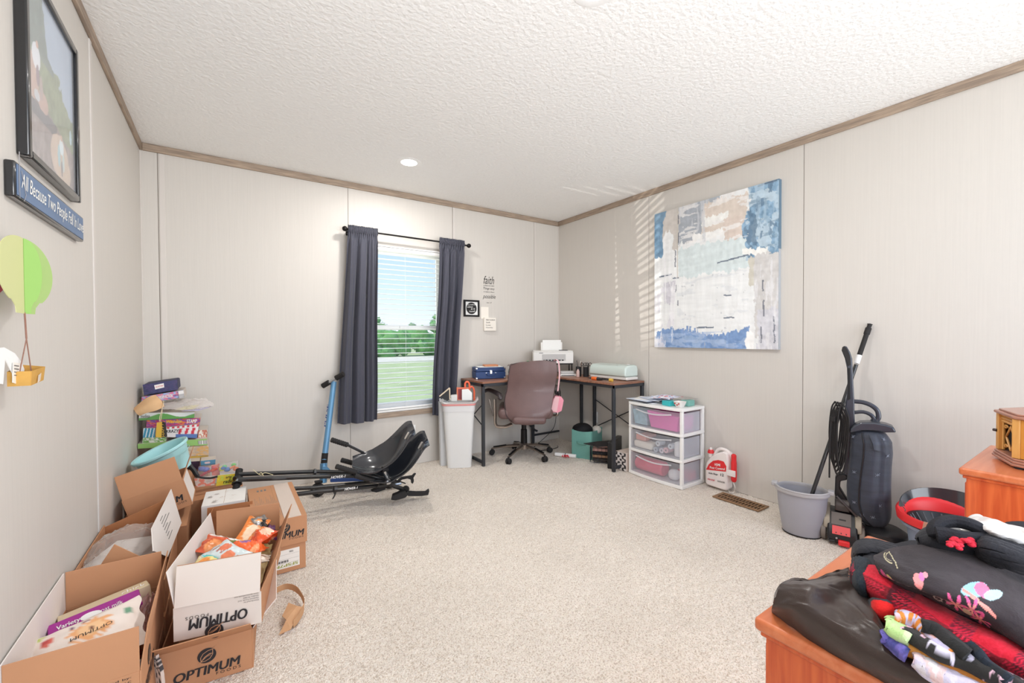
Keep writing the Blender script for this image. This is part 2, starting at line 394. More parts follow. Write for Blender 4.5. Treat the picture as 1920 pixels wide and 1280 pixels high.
def bar(x0, x1, y0, y1, z0, z1, name, m, **k): return MB().box(x0, x1, y0, y1, z0, z1).build(name, m, bevel=k.pop('bevel', .003), **k)
bar(.0, .014, Y0, D, H-.05, H, 'trim_1', mtrim, kind='structure')
bar(.014, W-.014, D-.014, D, H-.05, H, 'trim_2', mtrim, kind='structure')
bar(W-.014, W, Y0, D, H-.05, H, 'trim_3', mtrim, kind='structure')
bar(WX0-.04, WX1+.04, D-.014, D, WZ0-.046, WZ0-.002, 'trim_4', mtrim, kind='structure')
# slim corner beads
MB().box(0, .006, D-.006, D, 0, H-.05).build('trim_5', mbat, kind='structure')
MB().box(W-.006, W, D-.006, D, 0, H-.05).build('trim_6', mbat, kind='structure')

# ------------------------------------------------------------------ window
mvin = mat('white_vinyl', (238, 238, 236), .35)
mgl = clearmat('window_glass', (235, 245, 250), .02, .15, .02)
win = thing('window_1', None, None, (1.795, D+.09, WZ0), kind='structure')
def ring(x0, x1, y0, y1, z0, z1, w, name, m, parent):
    return MB().box(x0, x0+w, y0, y1, z0, z1).box(x1-w, x1, y0, y1, z0, z1).box(x0+w, x1-w, y0, y1, z0, z0+w).box(x0+w, x1-w, y0, y1, z1-w, z1).build(name, m, parent, bevel=.002)
ring(WX0+.001, WX1-.001, D+.065, D+.115, WZ0+.001, WZ1-.001, .03, 'frame', mvin, win)
s1 = ring(WX0+.032, WX1-.032, D+.088, D+.108, 1.22, WZ1-.032, .028, 'upper_sash', mvin, win)
s2 = ring(WX0+.032, WX1-.032, D+.068, D+.086, WZ0+.032, 1.262, .034, 'lower_sash', mvin, win)
MB().box(WX0+.06, WX1-.06, D+.096, D+.099, 1.248, WZ1-.06).build('pane', mgl, s1, root=win, smooth=0)
MB().box(WX0+.066, WX1-.066, D+.075, D+.078, WZ0+.066, 1.228).build('pane', mgl, s2, root=win, smooth=0)
MB().box(1.76, 1.83, D+.06, D+.068, 1.235, 1.255).build('sash_lock', mvin, s2, root=win, bevel=.002)
MB().box(WX0+.002, WX1-.002, D-.006, D+.064, WZ0+.001, WZ0+.016).build('sill', mvin, win, bevel=.003)
for x in (WX0+.001, WX1-.013): MB().box(x, x+.012, D, D+.064, WZ0+.016, WZ1-.001).build('jamb', mvin, win)
MB().box(WX0+.013, WX1-.013, D, D+.064, WZ1-.013, WZ1-.001).build('jamb', mvin, win)

# ------------------------------------------------------------------ blind
mslat = mat('white_slat', (244, 244, 242), .4)
bl = thing('window_blind', 'white horizontal slatted blind lowered across the window', 'blind', (1.795, D+.03, WZ1-.05))
MB().box(WX0+.014, WX1-.014, D+.006, D+.052, WZ1-.045, WZ1-.014).build('headrail', mslat, bl, bevel=.003)
z = WZ1-.075; nslat = 0
while z > WZ0+.055:
    G = [[(x, D+.03+dy, z+.0028*math.cos(dy/.024*PI/2)) for dy in (-.024, -.012, 0, .012, .024)] for x in (WX0+.016, WX1-.016)]
    MB().sheet(G, -.0022).build('slat', mslat, bl); z -= .0435; nslat += 1
MB().box(WX0+.016, WX1-.016, D+.008, D+.052, WZ0+.02, WZ0+.036).build('bottom_rail', mslat, bl, bevel=.003)
for x in (1.52, 1.795, 2.07):
    MB().tube([(x, D+.0045, WZ0+.03), (x, D+.0045, WZ1-.03)], .0009, 5).build('ladder_cord', mslat, bl)
MB().tube([(1.475, D+.002, 1.3), (1.475, D+.002, 1.92)], .003, 6).build('tilt_wand', clearmat('wand', (230, 235, 235), .35), bl)

# ------------------------------------------------------------------ outside
mgrass = mat('lawn_grass', (206, 214, 150), .95, var=.3, vscale=.9, stretch=(1, 3, 1), bump=.3, bscale=20)
MB().box(-40, 45, D+.5, 95, -.8, -.7).build('lawn', mgrass, kind='structure', smooth=0)
MB().box(-40, 45, 31, 38.5, -.7, -.665).build('road', mat('pale_gravel', (240, 226, 200), .9, var=.12, vscale=2), kind='structure', smooth=0)
mlf = [mat('foliage_%d' % i, c, .9, var=.45, vscale=2.2, detail=8) for i, c in enumerate([(128, 186, 104), (96, 156, 80), (140, 196, 120)])]
mtk = mat('bark', (110, 96, 80), .9)
rng = random.Random(4)
def tree(x, y, h, r, i, label):
    t = thing('tree' if h > 4 else 'bush', label, 'tree' if h > 4 else 'bush', (x, y, -.7), group=None)
    MB().tube([(x, y, -.7), (x+.1, y, -.7+h*.5)], [.12, .05], 7).build('trunk', mtk, t)
    mb = MB(); lumps = []
    for k in range(16):
        a = rng.uniform(0, 2*PI); zz = rng.uniform(.18, .9); q = r*(1.05-abs(zz-.45))*rng.uniform(.2, .8)
        lumps.append((x+q*math.cos(a), y+q*math.sin(a), -.7+h*zz, r*rng.uniform(.3, .5)*(1.2-zz*.6)))
    for lx, ly, lz, lr in lumps:
        n0 = len(mb.v); mb.ball((lx, ly, lz), lr, 12, 9)
        for q in range(n0, len(mb.v)):
            p = mb.v[q]; d = (p-Vector((lx, ly, lz))); mb.v[q] = p + d*(mnoise.noise(p*2.6)*.55)
    # loose leaves standing off the crown
    for k in range(420):
        lx, ly, lz, lr = rng.choice(lumps); d = Vector((rng.gauss(0, 1), rng.gauss(0, 1), rng.gauss(0, 1))).normalized()
        p = Vector((lx, ly, lz))+d*lr*rng.uniform(.95, 1.35); u = Vector((rng.gauss(0, 1), rng.gauss(0, 1), rng.gauss(0, 1))).normalized()*rng.uniform(.06, .14); w_ = d.cross(u)
        mb.add([p-u, p+w_*.6, p+u, p-w_*.6], [(0, 1, 2, 3)])
    mb.build('crown', mlf[i % 3], t, smooth=80)
hg = MB(); hl = []
for k in range(420):
    x = -14+54*k/419+rng.uniform(-.2, .2); hl.append((x, 40.5+rng.uniform(-.5, .5), -.7+rng.uniform(.3, 2.1), rng.uniform(.5, .8)))
for lx, ly, lz, lr in hl:
    n0 = len(hg.v); hg.ball((lx, ly, lz), lr, 12, 9)
    for q in range(n0, len(hg.v)):
        p = hg.v[q]; d = (p-Vector((lx, ly, lz))); hg.v[q] = p + d*(mnoise.noise(p*2.6)*.5)
for k in range(3600):
    lx, ly, lz, lr = rng.choice(hl); d = Vector((rng.gauss(0, 1), -abs(rng.gauss(0, 1)), rng.gauss(0, 1))).normalized()
    p = Vector((lx, ly, lz))+d*lr*rng.uniform(.95, 1.3); u = Vector((rng.gauss(0, 1), rng.gauss(0, 1), rng.gauss(0, 1))).normalized()*rng.uniform(.06, .14); w_ = d.cross(u)
    hg.add([p-u, p+w_*.6, p+u, p-w_*.6], [(0, 1, 2, 3)])
hg.build('hedge', mlf[0], smooth=80, label='long green hedge across the road outside the window', cat='hedge')
for i, (x, y, h) in enumerate([(13.9, 46, 4.3), (18.0, 47, 4.2), (20.9, 46, 4.9)]):
    tree(x, y, h, 1.3, i, ['taller tree behind the hedge at the left of the window', 'taller tree behind the hedge at the middle of the window', 'tallest tree behind the hedge at the right of the window'][i])

# ------------------------------------------------------------------ ceiling lamps, vent, outlets
mwh = mat('white_plastic', (240, 240, 238), .4)
mglow = mat('lamp_diffuser', (255, 250, 240), .5, emit=14)
for i, (lx, ly) in enumerate(LAMPS):
    t = thing('recessed_light', ['round recessed ceiling light towards the window wall', 'round recessed ceiling light nearer the camera, at the top edge'][i], 'ceiling light', (lx, ly, H))
    MB().lathe([(.058, -.002), (.075, -.0035), (.088, -.002), (.09, 0), (.058, 0), (.058, -.002)], (lx, ly, H), seg=32).build('trim_ring', mwh, t)
    MB().lathe([(.0001, -.001), (.058, -.001), (.058, 0), (.0001, 0)], (lx, ly, H), seg=32).build('diffuser', mglow, t)
mbr = mat('brown_vent_metal', (150, 118, 88), .5, .3)
vt = thing('floor_vent', 'brown metal floor register in the carpet by the right wall', 'vent', (3.395, 1.55, 0))
for a in [(3.325, 3.465, 1.39, 1.405), (3.325, 3.465, 1.695, 1.71), (3.325, 3.345, 1.405, 1.695), (3.445, 3.465, 1.405, 1.695)]:
    MB().box(*a, 0.001, .010).build('frame_bar', mbr, vt, bevel=.002)
for k in range(14): MB().box(3.345, 3.445, 1.414+k*.021, 1.421+k*.021, .002, .009).build('louver', mbr, vt)
MB().box(3.39, 3.398, 1.405, 1.695, .0015, .0085).build('divider', mbr, vt)
MB().box(3.345, 3.445, 1.405, 1.695, .0005, .0015).build('duct_shadow', mat('duct_dark', (38, 30, 26), .8), vt)
def outlet(cx, z, wall, label):
    t = thing('wall_outlet', label, 'outlet', (cx, D, z) if wall == 'b' else (W, cx, z))
    def P(a, b_, d): return (cx+a, D-d, z+b_) if wall == 'b' else (W-d, cx-a, z+b_)
    def bx(a0, a1, b0, b1, d0, d1): return MB().hexa([P(a0, b0, d0), P(a1, b0, d0), P(a1, b1, d0), P(a0, b1, d0)], [P(a0, b0, d1), P(a1, b0, d1), P(a1, b1, d1), P(a0, b1, d1)])
    bx(-.035, .035, -.057, .057, 0, .006).build('cover_plate', mwh, t, bevel=.002)
    for s in (-1, 1):
        r = bx(-.017, .017, s*.02-.014, s*.02+.014, .006, .008).build('receptacle', mwh, t, bevel=.001)
        for q in (-.007, .007): bx(q-.0012, q+.0012, s*.02-.004, s*.02+.006, .008, .0083).build('slot', mat('dark_slot', (60, 58, 56)), r, root=t, smooth=0)
outlet(1.84, .30, 'b', 'white wall outlet under the window')
outlet(3.12, .33, 'r', 'white wall outlet on the right wall beneath the desk')

# ================================================================== BACK WALL: curtains, rod, small wall art
mblk = mat('black_metal', (34, 32, 32), .4, .6)
mcur = mat('slate_curtain', (66, 67, 79), .7, bump=.15, bscale=400, sheen=.15)
RZ, RY = 2.028, D-.085
rod = thing('curtain_rod', 'thin black curtain rod with ball finials above the window', 'curtain rod', (1.83, RY, RZ))
MB().tube([(1.27, RY, RZ+.004), (2.385, RY, RZ-.004)], .0075, 10).build('rod', mblk, rod)
for x, zz in ((1.262, RZ+.004), (2.392, RZ-.004)): MB().ball((x, RY, zz), .021, 14, 10).build('finial', mblk, rod)
for x in (1.30, 2.36): MB().tube([(x, D-.001, RZ), (x, RY, RZ)], .005, 8).box(x-.012, x+.012, D-.004, D, RZ-.03, RZ+.03).build('bracket', mblk, rod)
def curtain(label, top, bot, zt, zb, pleats, amp, seed, wav):
    'top, bot: x range of the panel at the rod and at the hem'
    t = thing('curtain', label, 'curtain', ((bot[0]+bot[1])/2, RY, zb), group=None)
    n, m = 44, 150; G = []
    for i in range(n):
        s = i/(n-1); row = []
        z = zt + (zb-zt)*s
        e = s**1.15
        x0 = top[0]*(1-e)+bot[0]*e; x1 = top[1]*(1-e)+bot[1]*e
        a = amp*(.35+.65*min(1, s*3))
        for j in range(m):
            q = j/(m-1)
            ph = q*pleats*2*PI + 1.3*math.sin(q*5+seed) + .5*math.sin(s*2.2+seed)*wav
            fold = math.sin(ph)+.35*math.sin(2.3*ph+seed)
            if s < .06: fold = math.sin(q*pleats*4*2*PI)*.5
            x = x0+(x1-x0)*q + .006*math.cos(ph)*min(1, s*3) + wav*.012*math.sin(s*7+q*2)*s
            row.append((x, RY+a*fold-.004 - (.012 if .05 < s < 2 else 0)*0, z + (.006*math.sin(q*70+seed) if i == 0 else 0) - .012*s*math.sin(q*3)))
        G.append(row)
    MB().sheet(G, -.0025).build('panel', mcur, t, smooth=80)
    # rod pocket ruffle
    n, m = 5, 120; G = [[(top[0]+(top[1]-top[0])*j/(m-1), RY-.013-.004*math.sin(j*1.1+seed)+.004*math.cos(i*2.), RZ-.02+i*.014+.003*math.sin(j*.9)) for j in range(m)] for i in range(n)]
    MB().sheet(G, .002).build('rod_pocket', mcur, t, smooth=80)
    return t
curtain('slate grey curtain at the left side of the window', (1.285, 1.525), (1.185, 1.505), 2.062, .462, 3.6, .027, 1.2, .5)
curtain('slate grey curtain at the right side of the window, gathered inwards', (2.085, 2.34), (1.985, 2.20), 2.056, .447, 2.7, .03, 4.2, 1.0)

mink = mat('black_ink', (40, 38, 38), .7); mcream = mat('cream_board', (238, 232, 222), .6); mink2 = mat('grey_ink', (120, 116, 112), .7); mwhite_ink = mat('white_ink', (240, 240, 238), .6)
def wallrect(x0, x1, z0, z1, y): return [(x0, y, z0), (x1, y, z0), (x1, y, z1), (x0, y, z1)]
# framed round motto
t = thing('framed_sign', 'small square black frame with a black round motto on white, right of the curtain', 'picture', (2.457, D, 1.352))
x0, x1, z0, z1 = 2.372, 2.543, 1.352, 1.515
ring(x0, x1, D-.02, D-.001, z0, z1, .017, 'frame', mblk, t)
MB().box(x0+.016, x1-.016, D-.010, D-.002, z0+.016, z1-.016).build('card', mat('white_card', (236, 236, 234), .6), t)
mb = MB(); mb.lathe([(.0001, 0), (.057, 0), (.057, .001), (.0001, .001)], (2.457, D-.0101, 1.434), (0, -1, 0), 36); mb.build('disc', mink, t)
def bline(parent, s, x, z, w, h, y, m, sh=0.2, bold=0.0, tilt=0): return lettering(parent, s, (x, y, z), (x+w, y, z+tilt), (x+sh*0, y, z+h), m, bold=bold, shear=sh)
for s, x, z, w, h in [('you hold me', 2.412, 1.458, .09, .015), ('without', 2.410, 1.438, .06, .015), ('it is', 2.45, 1.418, .045, .018), ('Yourself', 2.43, 1.395, .065, .015)]:
    bline(t, s, x, z, w, h, D-.0115, mwhite_ink, bold=.01, tilt=.004)
# wall lettering
t = thing('wall_decal', 'black script lettering stuck straight onto the back wall, faith at its head', 'wall lettering', (2.665, D, 1.47))
for s, x, z, w, h in [('faith', 2.600, 1.685, .125, .08), ('it does not make', 2.600, 1.663, .125, .014), ('Things easy', 2.596, 1.622, .135, .030), ('it makes them', 2.60, 1.600, .125, .013), ('possible', 2.592, 1.528, .150, .052), ('luke 1:37', 2.635, 1.492, .06, .012)]:
    bline(t, s, x, z, w, h, D-.0002, mink, sh=.3)
t = thing('paper_note', 'blank cream card taped to the wall between framed motto and white plaque', 'card', (2.61, D, 1.36))
MB().box(2.566, 2.655, D-.004, D-.0005, 1.335, 1.452).build('card', mcream, t)
t = thing('wall_plaque', 'small white square plaque with four lines of grey capitals', 'sign', (2.663, D, 1.215))
MB().box(2.594, 2.732, D-.024, D-.005, 1.214, 1.346).build('board', mcream, t, bevel=.002)
for s, z, w in [('MERCY ALWAYS', 1.316, .105), ('Seek', 1.291, .05), ('Love', 1.265, .055), ('Humbly', 1.238, .08)]:
    bline(t, s, 2.612, z, w, .014, D-.0245, mink2, sh=0, bold=.01)

# ================================================================== LEFT WALL
def lw(y, z, d=0.0): return (d, y, z)
t = thing('framed_photograph', 'large black framed family photograph high on the left wall', 'picture', (0, 1.905, 1.642))
y0, y1, z0, z1 = 1.662, 2.150, 1.642, 2.185
mbl = mat('black_lacquer', (26, 26, 28), .25, coat=.6)
fr = MB()
for a in [(y0, y0+.022, z0, z1), (y1-.022, y1, z0, z1), (y0+.022, y1-.022, z0, z0+.022), (y0+.022, y1-.022, z1-.022, z1)]:
    fr.box(.0005, .026, a[0], a[1], a[2], a[3])
fr.build('frame', mbl, t, bevel=.004)
n = 150
S, T = np.meshgrid(np.linspace(0, 1, n), np.linspace(0, 1, n), indexing='ij')      # S up, T towards the window
def photo(S, T):
    N1 = fbm(T*9, S*9, 3); N2 = fbm(T*22, S*22, 8); N3 = fbm(T*3, S*3, 5)
    c = C3((150, 158, 112), S)
    sky = (S > .60+.10*np.sin(T*3+1)+(N1-.5)*.22) & (T > .35+.25*(1-S)+(N2-.5)*.1)
    c[...] = np.array((142, 150, 108))+(N2[..., None]-.5)*60
    dark = (T < .55+.1*(N1-.5)) & (S > .62); c[dark] = (np.array((118, 130, 116))+(N2[..., None]-.5)*50)[dark]
    c[sky] = (np.array((186, 200, 220))+(N1[..., None]-.5)*16)[sky]
    low = S < .40+.08*(N1-.5)-.12*T; c[low] = (np.array((150, 130, 120))+(N2[..., None]-.5)*60)[low]
    wt = (S > .26) & (S < .34) & (T < .6); c[wt] = (np.array((104, 92, 90))+(N2[..., None]-.5)*40)[wt]
    for cs, ct, rs, rt, k in [(.47, .12, .13, .14, (206, 170, 150)), (.16, .66, .14, .2, (212, 184, 160)), (.10, .75, .1, .16, (206, 178, 150)), (.38, .33, .06, .1, (204, 166, 148))]:
        q = blob(S, T, cs+.0*N1, ct, rs*(1+.4*(N1-.5)), rt); c[q] = (np.array(k)+(N2[..., None]-.5)*26)[q]
    for cs, ct, rs, rt, k in [(.60, .22, .075, .075, (240, 240, 244)), (.675, .24, .022, .022, (222, 170, 140)), (.50, .24, .06, .03, (150, 120, 126)), (.45, .30, .07, .03, (186, 160, 150)), (.38, .22, .03, .05, (210, 210, 214)),
                              (.24, .70, .05, .05, (226, 238, 242)), (.30, .70, .02, .022, (214, 170, 140)), (.17, .64, .07, .03, (160, 198, 206)), (.15, .74, .06, .025, (190, 206, 204)), (.38, .93, .05, .03, (196, 222, 230)), (.10, .70, .05, .02, (120, 108, 106))]:
        q = blob(S, T, cs, ct, rs, rt); c[q] = (np.array(k)+(N1[..., None]-.5)*14)[q]
    return c
mph = mat('printed_photo', rough=.5, vcol=True)
yi0, yi1, zi0, zi1 = y0+.02, y1-.02, z0+.02, z1-.02
mb = MB(); mb.sheet([[(.012, yi0+(yi1-yi0)*j/(n-1), zi0+(zi1-zi0)*i/(n-1)) for j in range(n)] for i in range(n)], 0)
mb.c = 1; mb.build('photograph', mph, t, smooth=0, col=photo(S, T).reshape(-1, 3))
MB().box(.0155, .0165, yi0, yi1, zi0, zi1).build('glazing', clearmat('frame_glass', (235, 240, 245), .03, .35, .04), t, smooth=0)
MB().box(.001, .011, yi0, yi1, zi0, zi1).build('backing', mcream, t, smooth=0)

t = thing('wall_sign', 'long blue grey sign with white italic words below the large frame', 'sign', (0, 1.89, 1.51))
mb = MB().box(.0005, .020, 1.581, 2.198, 1.511, 1.602); mb.build('edge', mbl, t, bevel=.004)
msl = mat('slate_blue_paint', (104, 126, 158), .55, var=.12, vscale=5)
MB().box(.020, .0215, 1.590, 2.190, 1.518, 1.596).build('face', msl, t, bevel=.0006)
lettering(t, 'All Because Two People Fell In Love', (.0216, 1.612, 1.530), (.0216, 2.186, 1.530), (.0216, 1.612, 1.582), mwhite_ink, shear=.25, bold=.004)
MB().tube([(.023, 1.600, 1.63), (.024, 1.592, 1.56), (.0225, 1.60, 1.512)], .0008, 5).build('wire', mat('silver_wire', (190, 190, 195), .3, .8), t)
MB().tube([(.023, 1.612, 1.585), (.024, 1.635, 1.53), (.0225, 1.628, 1.512)], .0008, 5).build('wire', mat('silver_wire'), t)

# paper balloon: half outlines folded out from a spine that hangs by the wall
def balloon_half(k=26):
    pts = []
    for i in range(k+1):
        a = PI/2 - PI*.80*i/k; pts.append((math.cos(a), math.sin(a)*.98))
    pts += [(.50, -.80), (.36, -.96), (.33, -1.14)]
    return pts
def paper_balloon(label, name, sx, sy, sz, R, leaves, cols, basket=True):
    t = thing(name, label, 'paper balloon', (sx, sy, sz-.35))
    pf = balloon_half()
    for (ang, sc), c in zip(leaves, cols):
        d = Vector((math.sin(ang), math.cos(ang), 0)); out = [(0, .98)]+pf[1:]+[(0, -1.14)]
        P = [Vector((sx, sy, sz))+d*(a*R*sc)+Vector((0, 0, b_*R)) for a, b_ in out]
        mb = MB(); mb.prism(P, Vector((d.y, -d.x, 0))*.0012); mb.build('paper_leaf', c, t, smooth=0)
    return t
g1, g2, g3 = mat('green_paper', (160, 188, 116), .8), mat('bright_green_paper', (142, 182, 98), .8), mat('yellow_green_paper', (204, 208, 150), .8)
pb = paper_balloon('folded green paper hot air balloon on the left wall', 'paper_balloon', 0.052, 1.502, 1.312, .085, [(math.radians(13), 1.22), (math.radians(40), .42), (math.radians(176), 2.3)], [g1, g2, g3])
mtw = mat('brown_twine', (150, 112, 96), .9, bump=.5, bscale=600)
bx, by, bz = .052, 1.500, 1.045
MB().tube([(.052, 1.502, 1.218), (.054, 1.502, 1.155)], .0018, 6).tube([(.054, 1.502, 1.155), (bx-.004, by-.022, bz+.03)], .0012, 6).tube([(.054, 1.502, 1.155), (bx+.004, by+.02, bz+.03)], .0012, 6).build('twine', mtw, pb)
mor = mat('ochre_paper', (206, 158, 78), .75, var=.15, vscale=30)
mb = MB(); w_, h_ = .042, .034
for p in [[(bx-.018, by-w_, bz), (bx+.018, by-w_, bz), (bx+.02, by-w_, bz+h_), (bx-.018, by-w_, bz+h_)], [(bx+.018, by-w_, bz), (bx+.018, by+w_, bz+.006), (bx+.021, by+w_*1.05, bz+h_+.006), (bx+.02, by-w_, bz+h_)],
          [(bx-.018, by+w_, bz+.006), (bx+.018, by+w_, bz+.006), (bx+.021, by+w_*1.05, bz+h_+.006), (bx-.018, by+w_, bz+h_+.012)], [(bx-.018, by-w_, bz), (bx-.018, by+w_, bz+.006), (bx-.018, by+w_, bz+h_+.014), (bx-.018, by-w_, bz+h_)], [(bx-.018, by-w_, bz), (bx+.018, by-w_, bz), (bx+.018, by+w_, bz+.006), (bx-.018, by+w_, bz+.006)]]:
    mb.plate(p, .0012)
mb.build('basket', mor, pb, smooth=0)
MB().plate([(bx+.0225, by-.012, bz+.004), (bx+.0225, by+.004, bz+.008), (bx+.0235, by+.008, bz+.026), (bx+.0235, by-.010, bz+.022)], .0006).build('tape', clearmat('tape', (240, 235, 225), .45), pb)
pk = paper_balloon('pink paper balloon cut by the left edge of the picture', 'paper_balloon', .018, 1.36, 1.322, .085, [(math.radians(2), 1.9), (math.radians(168), .8)], [mat('pink_paper', (214, 96, 128), .8), mat('deep_pink_paper', (200, 70, 100), .8)])
t = thing('white_cutout', 'white paper cut-out with a small printed tag at the left edge of the picture', 'paper decoration', (.04, 1.40, 1.03))
q = at(0, 650, 'x', .04); q2 = at(40, 690, 'x', .04)
o = [at(u, v, 'x', .045) for u, v in [(-30, 655), (8, 651), (28, 662), (40, 678), (46, 692), (40, 724), (26, 716), (24, 700), (10, 672), (6, 720), (-30, 715)]]
MB().prism(o, (-.0015, 0, 0)).build('paper', mat('white_paper', (238, 238, 236), .8), t, smooth=0)
o = [at(u, v, 'x', .048) for u, v in [(25, 679), (39, 681), (41, 723), (24, 717)]]
MB().prism(o, (-.001, 0, 0)).build('tag', mcream, t, smooth=0)
for i in range(4):
    a, b_ = at(27, 685+i*6, 'x', .0485), at(35, 686+i*6, 'x', .0485)
    MB().tube([a, b_], .0012, 4).build('print_line', mink2, t, smooth=0)

# ================================================================== RIGHT WALL: canvas painting
t = thing('painting', 'large abstract canvas of blue, white and grey brushstrokes on the right wall', 'painting', (W, 1.875, 1.058))
PY0, PY1, PZ0, PZ1 = 2.371, 1.374, 1.058, 2.205
n, m = 250, 220
S, T = np.meshgrid(np.linspace(0, 1, n), np.linspace(0, 1, m), indexing='ij')      # S downwards, T to the right
def abstract(S, T):
    A = fbm(T*6, S*6, 11); B = fbm(T*28, S*10, 12); V = fbm(T*60, S*7, 13); Hn = fbm(T*7, S*60, 14); Fn = fbm(T*40, S*40, 15)
    T2 = T+(B-.5)*.05+(Fn-.5)*.02; S2 = S+(A-.5)*.04+(V-.5)*.05
    c = C3((234, 236, 236), S); tx = ((Hn+V)/2-.5)[..., None]*34
    c += tx
    def put(mask, rgb, k=1.0, jit=20): c[mask] = (c*(1-k)+k*(np.array(rgb)+((Fn-.5)*jit)[..., None]+tx*.8))[mask]
    put((S2 > .30) & (S2 < .50) & (T2 > .24) & (T2 < .80), (214, 225, 226))
    put((S2 < .30) & (T2 > .08) & (T2 < .24), (206, 200, 194))
    put((S2 < .26) & (T2 > .24) & (T2 < .44), (168, 174, 182))
    put((S2 < .09) & (T2 > .42) & (T2 < .58), (172, 178, 186))
    put((S2 < .26) & (S2 > .03) & (T2 > .44) & (T2 < .80), (217, 205, 194))
    put((S2 > .12) & (S2 < .18) & (T2 > .44) & (T2 < .66), (238, 238, 234)); put((S2 > .22) & (S2 < .27) & (T2 > .36) & (T2 < .64), (238, 238, 236))
    put((S2 > .17) & (S2 < .30) & (T2 > .62) & (T2 < .80), (214, 200, 190))
    put((S2 < .33) & (T2 < .085), (122, 156, 184), jit=50)
    put((S2 < .06) & (T2 < .12), (128, 158, 182), jit=40)
    put((S2 > .14) & (S2 < .34) & (T2 > .085) & (T2 < .185) & (S2 > .14+abs(T2-.135)*1.2), (236, 238, 238))
    edge = .785-.04*np.clip((S-.3)*8, 0, 1)+.03*np.sin(S*18)
    put((T2 > edge) & (S2 < .46), (134, 166, 192), jit=70)
    wh = (T2 > edge) & (S2 < .46) & (fbm(T*14, S*14, 21) > .60); put(wh, (196, 212, 222), .8)
    dk = (T2 > edge) & (S2 < .46) & (fbm(T*18, S*10, 22) > .66); put(dk, (96, 122, 146), .7)
    put((S2 > .385) & (S2 < .42) & (T2 > .76) & (T2 < .93), (240, 240, 236))
    put((S2 > .42) & (S2 < .93) & (T2 > .84), (208, 206, 204)); put((S2 > .44) & (S2 < .62) & (T2 > .80) & (T2 < .84), (206, 202, 190))
    put((S2 > .76) & (T2 > .86), (206, 206, 212), jit=40)
    put((S2 > .52) & (S2 < .68) & (T2 > .10) & (T2 < .20), (208, 206, 214)); put((S2 > .56) & (S2 < .86) & (T2 < .19) & (fbm(T*9, S*9, 31) > .45), (220, 219, 226), .8)
    put((S2 > .885-.02*np.sin(T*9)) & (T2 > .02) & (T2 < .80), (124, 154, 198), jit=46)
    put((S2 > .915) & (fbm(T*10, S*22, 33) > .56) & (T2 < .8), (160, 182, 212), .7)
    put((S2 > .925) & (T2 < .09), (206, 208, 220)); put((S2 > .90) & (T2 > .78) & (T2 < .83), (244, 244, 242))
    for a, b_, w2 in [(.27, .86, .012), (.31, .845, .010), (.345, .85, .011), (.38, .86, .008), (.41, .87, .007)]:
        put((abs(T2-a) < w2) & (S > b_) & (S < .9), (132, 158, 200))
    for s0, t0, t1, sl in [(.437, .57, .80, -.10), (.475, .05, .17, -.05), (.50, .18, .24, 0), (.655, .62, .68, 0), (.86, .40, .54, .0), (.01, .86, .99, -.05), (.80, .62, .70, 0)]:
        put((abs(S-(s0+sl*(T-t0))+(Fn-.5)*.006) < .0045) & (T > t0) & (T < t1), (92, 104, 122), .85)
    for t0, s0, s1 in [(.235, .18, .25), (.232, .05, .12), (.21, .55, .60), (.23, .66, .70), (.90, .58, .65), (.905, .70, .80), (.89, .86, .96), (.975, .80, .96), (.205, .30, .42)]:
        put((abs(T-t0+(Fn-.5)*.014) < .005) & (S > s0) & (S < s1), (104, 108, 120), .8)
    put((abs(T-.225) < .004) & (S < .5), (196, 190, 178), .6)
    sc1 = fbm(T*9, S*42, 51); sc2 = fbm(T*46, S*8, 52)
    put((sc1 > .60) & (T > .24) & (T < .80) & (S < .30), (234, 232, 230), .75); put((sc2 > .62) & (T > .24) & (T < .5) & (S < .28), (206, 208, 212), .7)
    put((sc2 > .60) & (T > .80) & (S < .44), (176, 198, 214), .6); put((sc1 > .62) & (T > .80) & (S < .44), (112, 138, 160), .5)
    put((sc1 > .58) & (S > .89) & (T < .82), (172, 190, 218), .65); put((sc2 > .63) & (T > .84) & (S > .45), (226, 226, 228), .7); put((sc2 > .60) & (T < .22) & (S > .35), (240, 240, 242), .7); put((sc1 > .66) & (S > .5) & (S < .86) & (T > .22) & (T < .8), (214, 218, 222), .5)
    put((fbm(T*30, S*30, 44) > .80) & (T > .2) & (T < .8) & (S > .5), (176, 180, 186), .6)
    return c
mpt = mat('painted_canvas', rough=.6, vcol=True, bump=.25, bscale=60)
hgt = (fbm(T*40, S*40, 15)-.5)*.003
mb = MB(); mb.sheet([[(W-.034+hgt[i, j], PY0+(PY1-PY0)*T[i, j], PZ1+(PZ0-PZ1)*S[i, j]) for j in range(m)] for i in range(n)], 0); mb.c = 1
mb.build('paint_surface', mpt, t, smooth=60, col=abstract(S, T).reshape(-1, 3))
# painted edge of the stretcher: blue near the top, grey below
MB().box(W-.032, W-.001, PY1, PY0, PZ0, PZ1).build('stretcher', mat('canvas_edge', (168, 172, 176), .8), t)
MB().box(W-.033, W-.001, PY1-.0015, PY1+.002, 1.74, PZ1).build('painted_edge', mat('blue_edge', (96, 120, 138), .7), t, label='blue painted canvas edge')

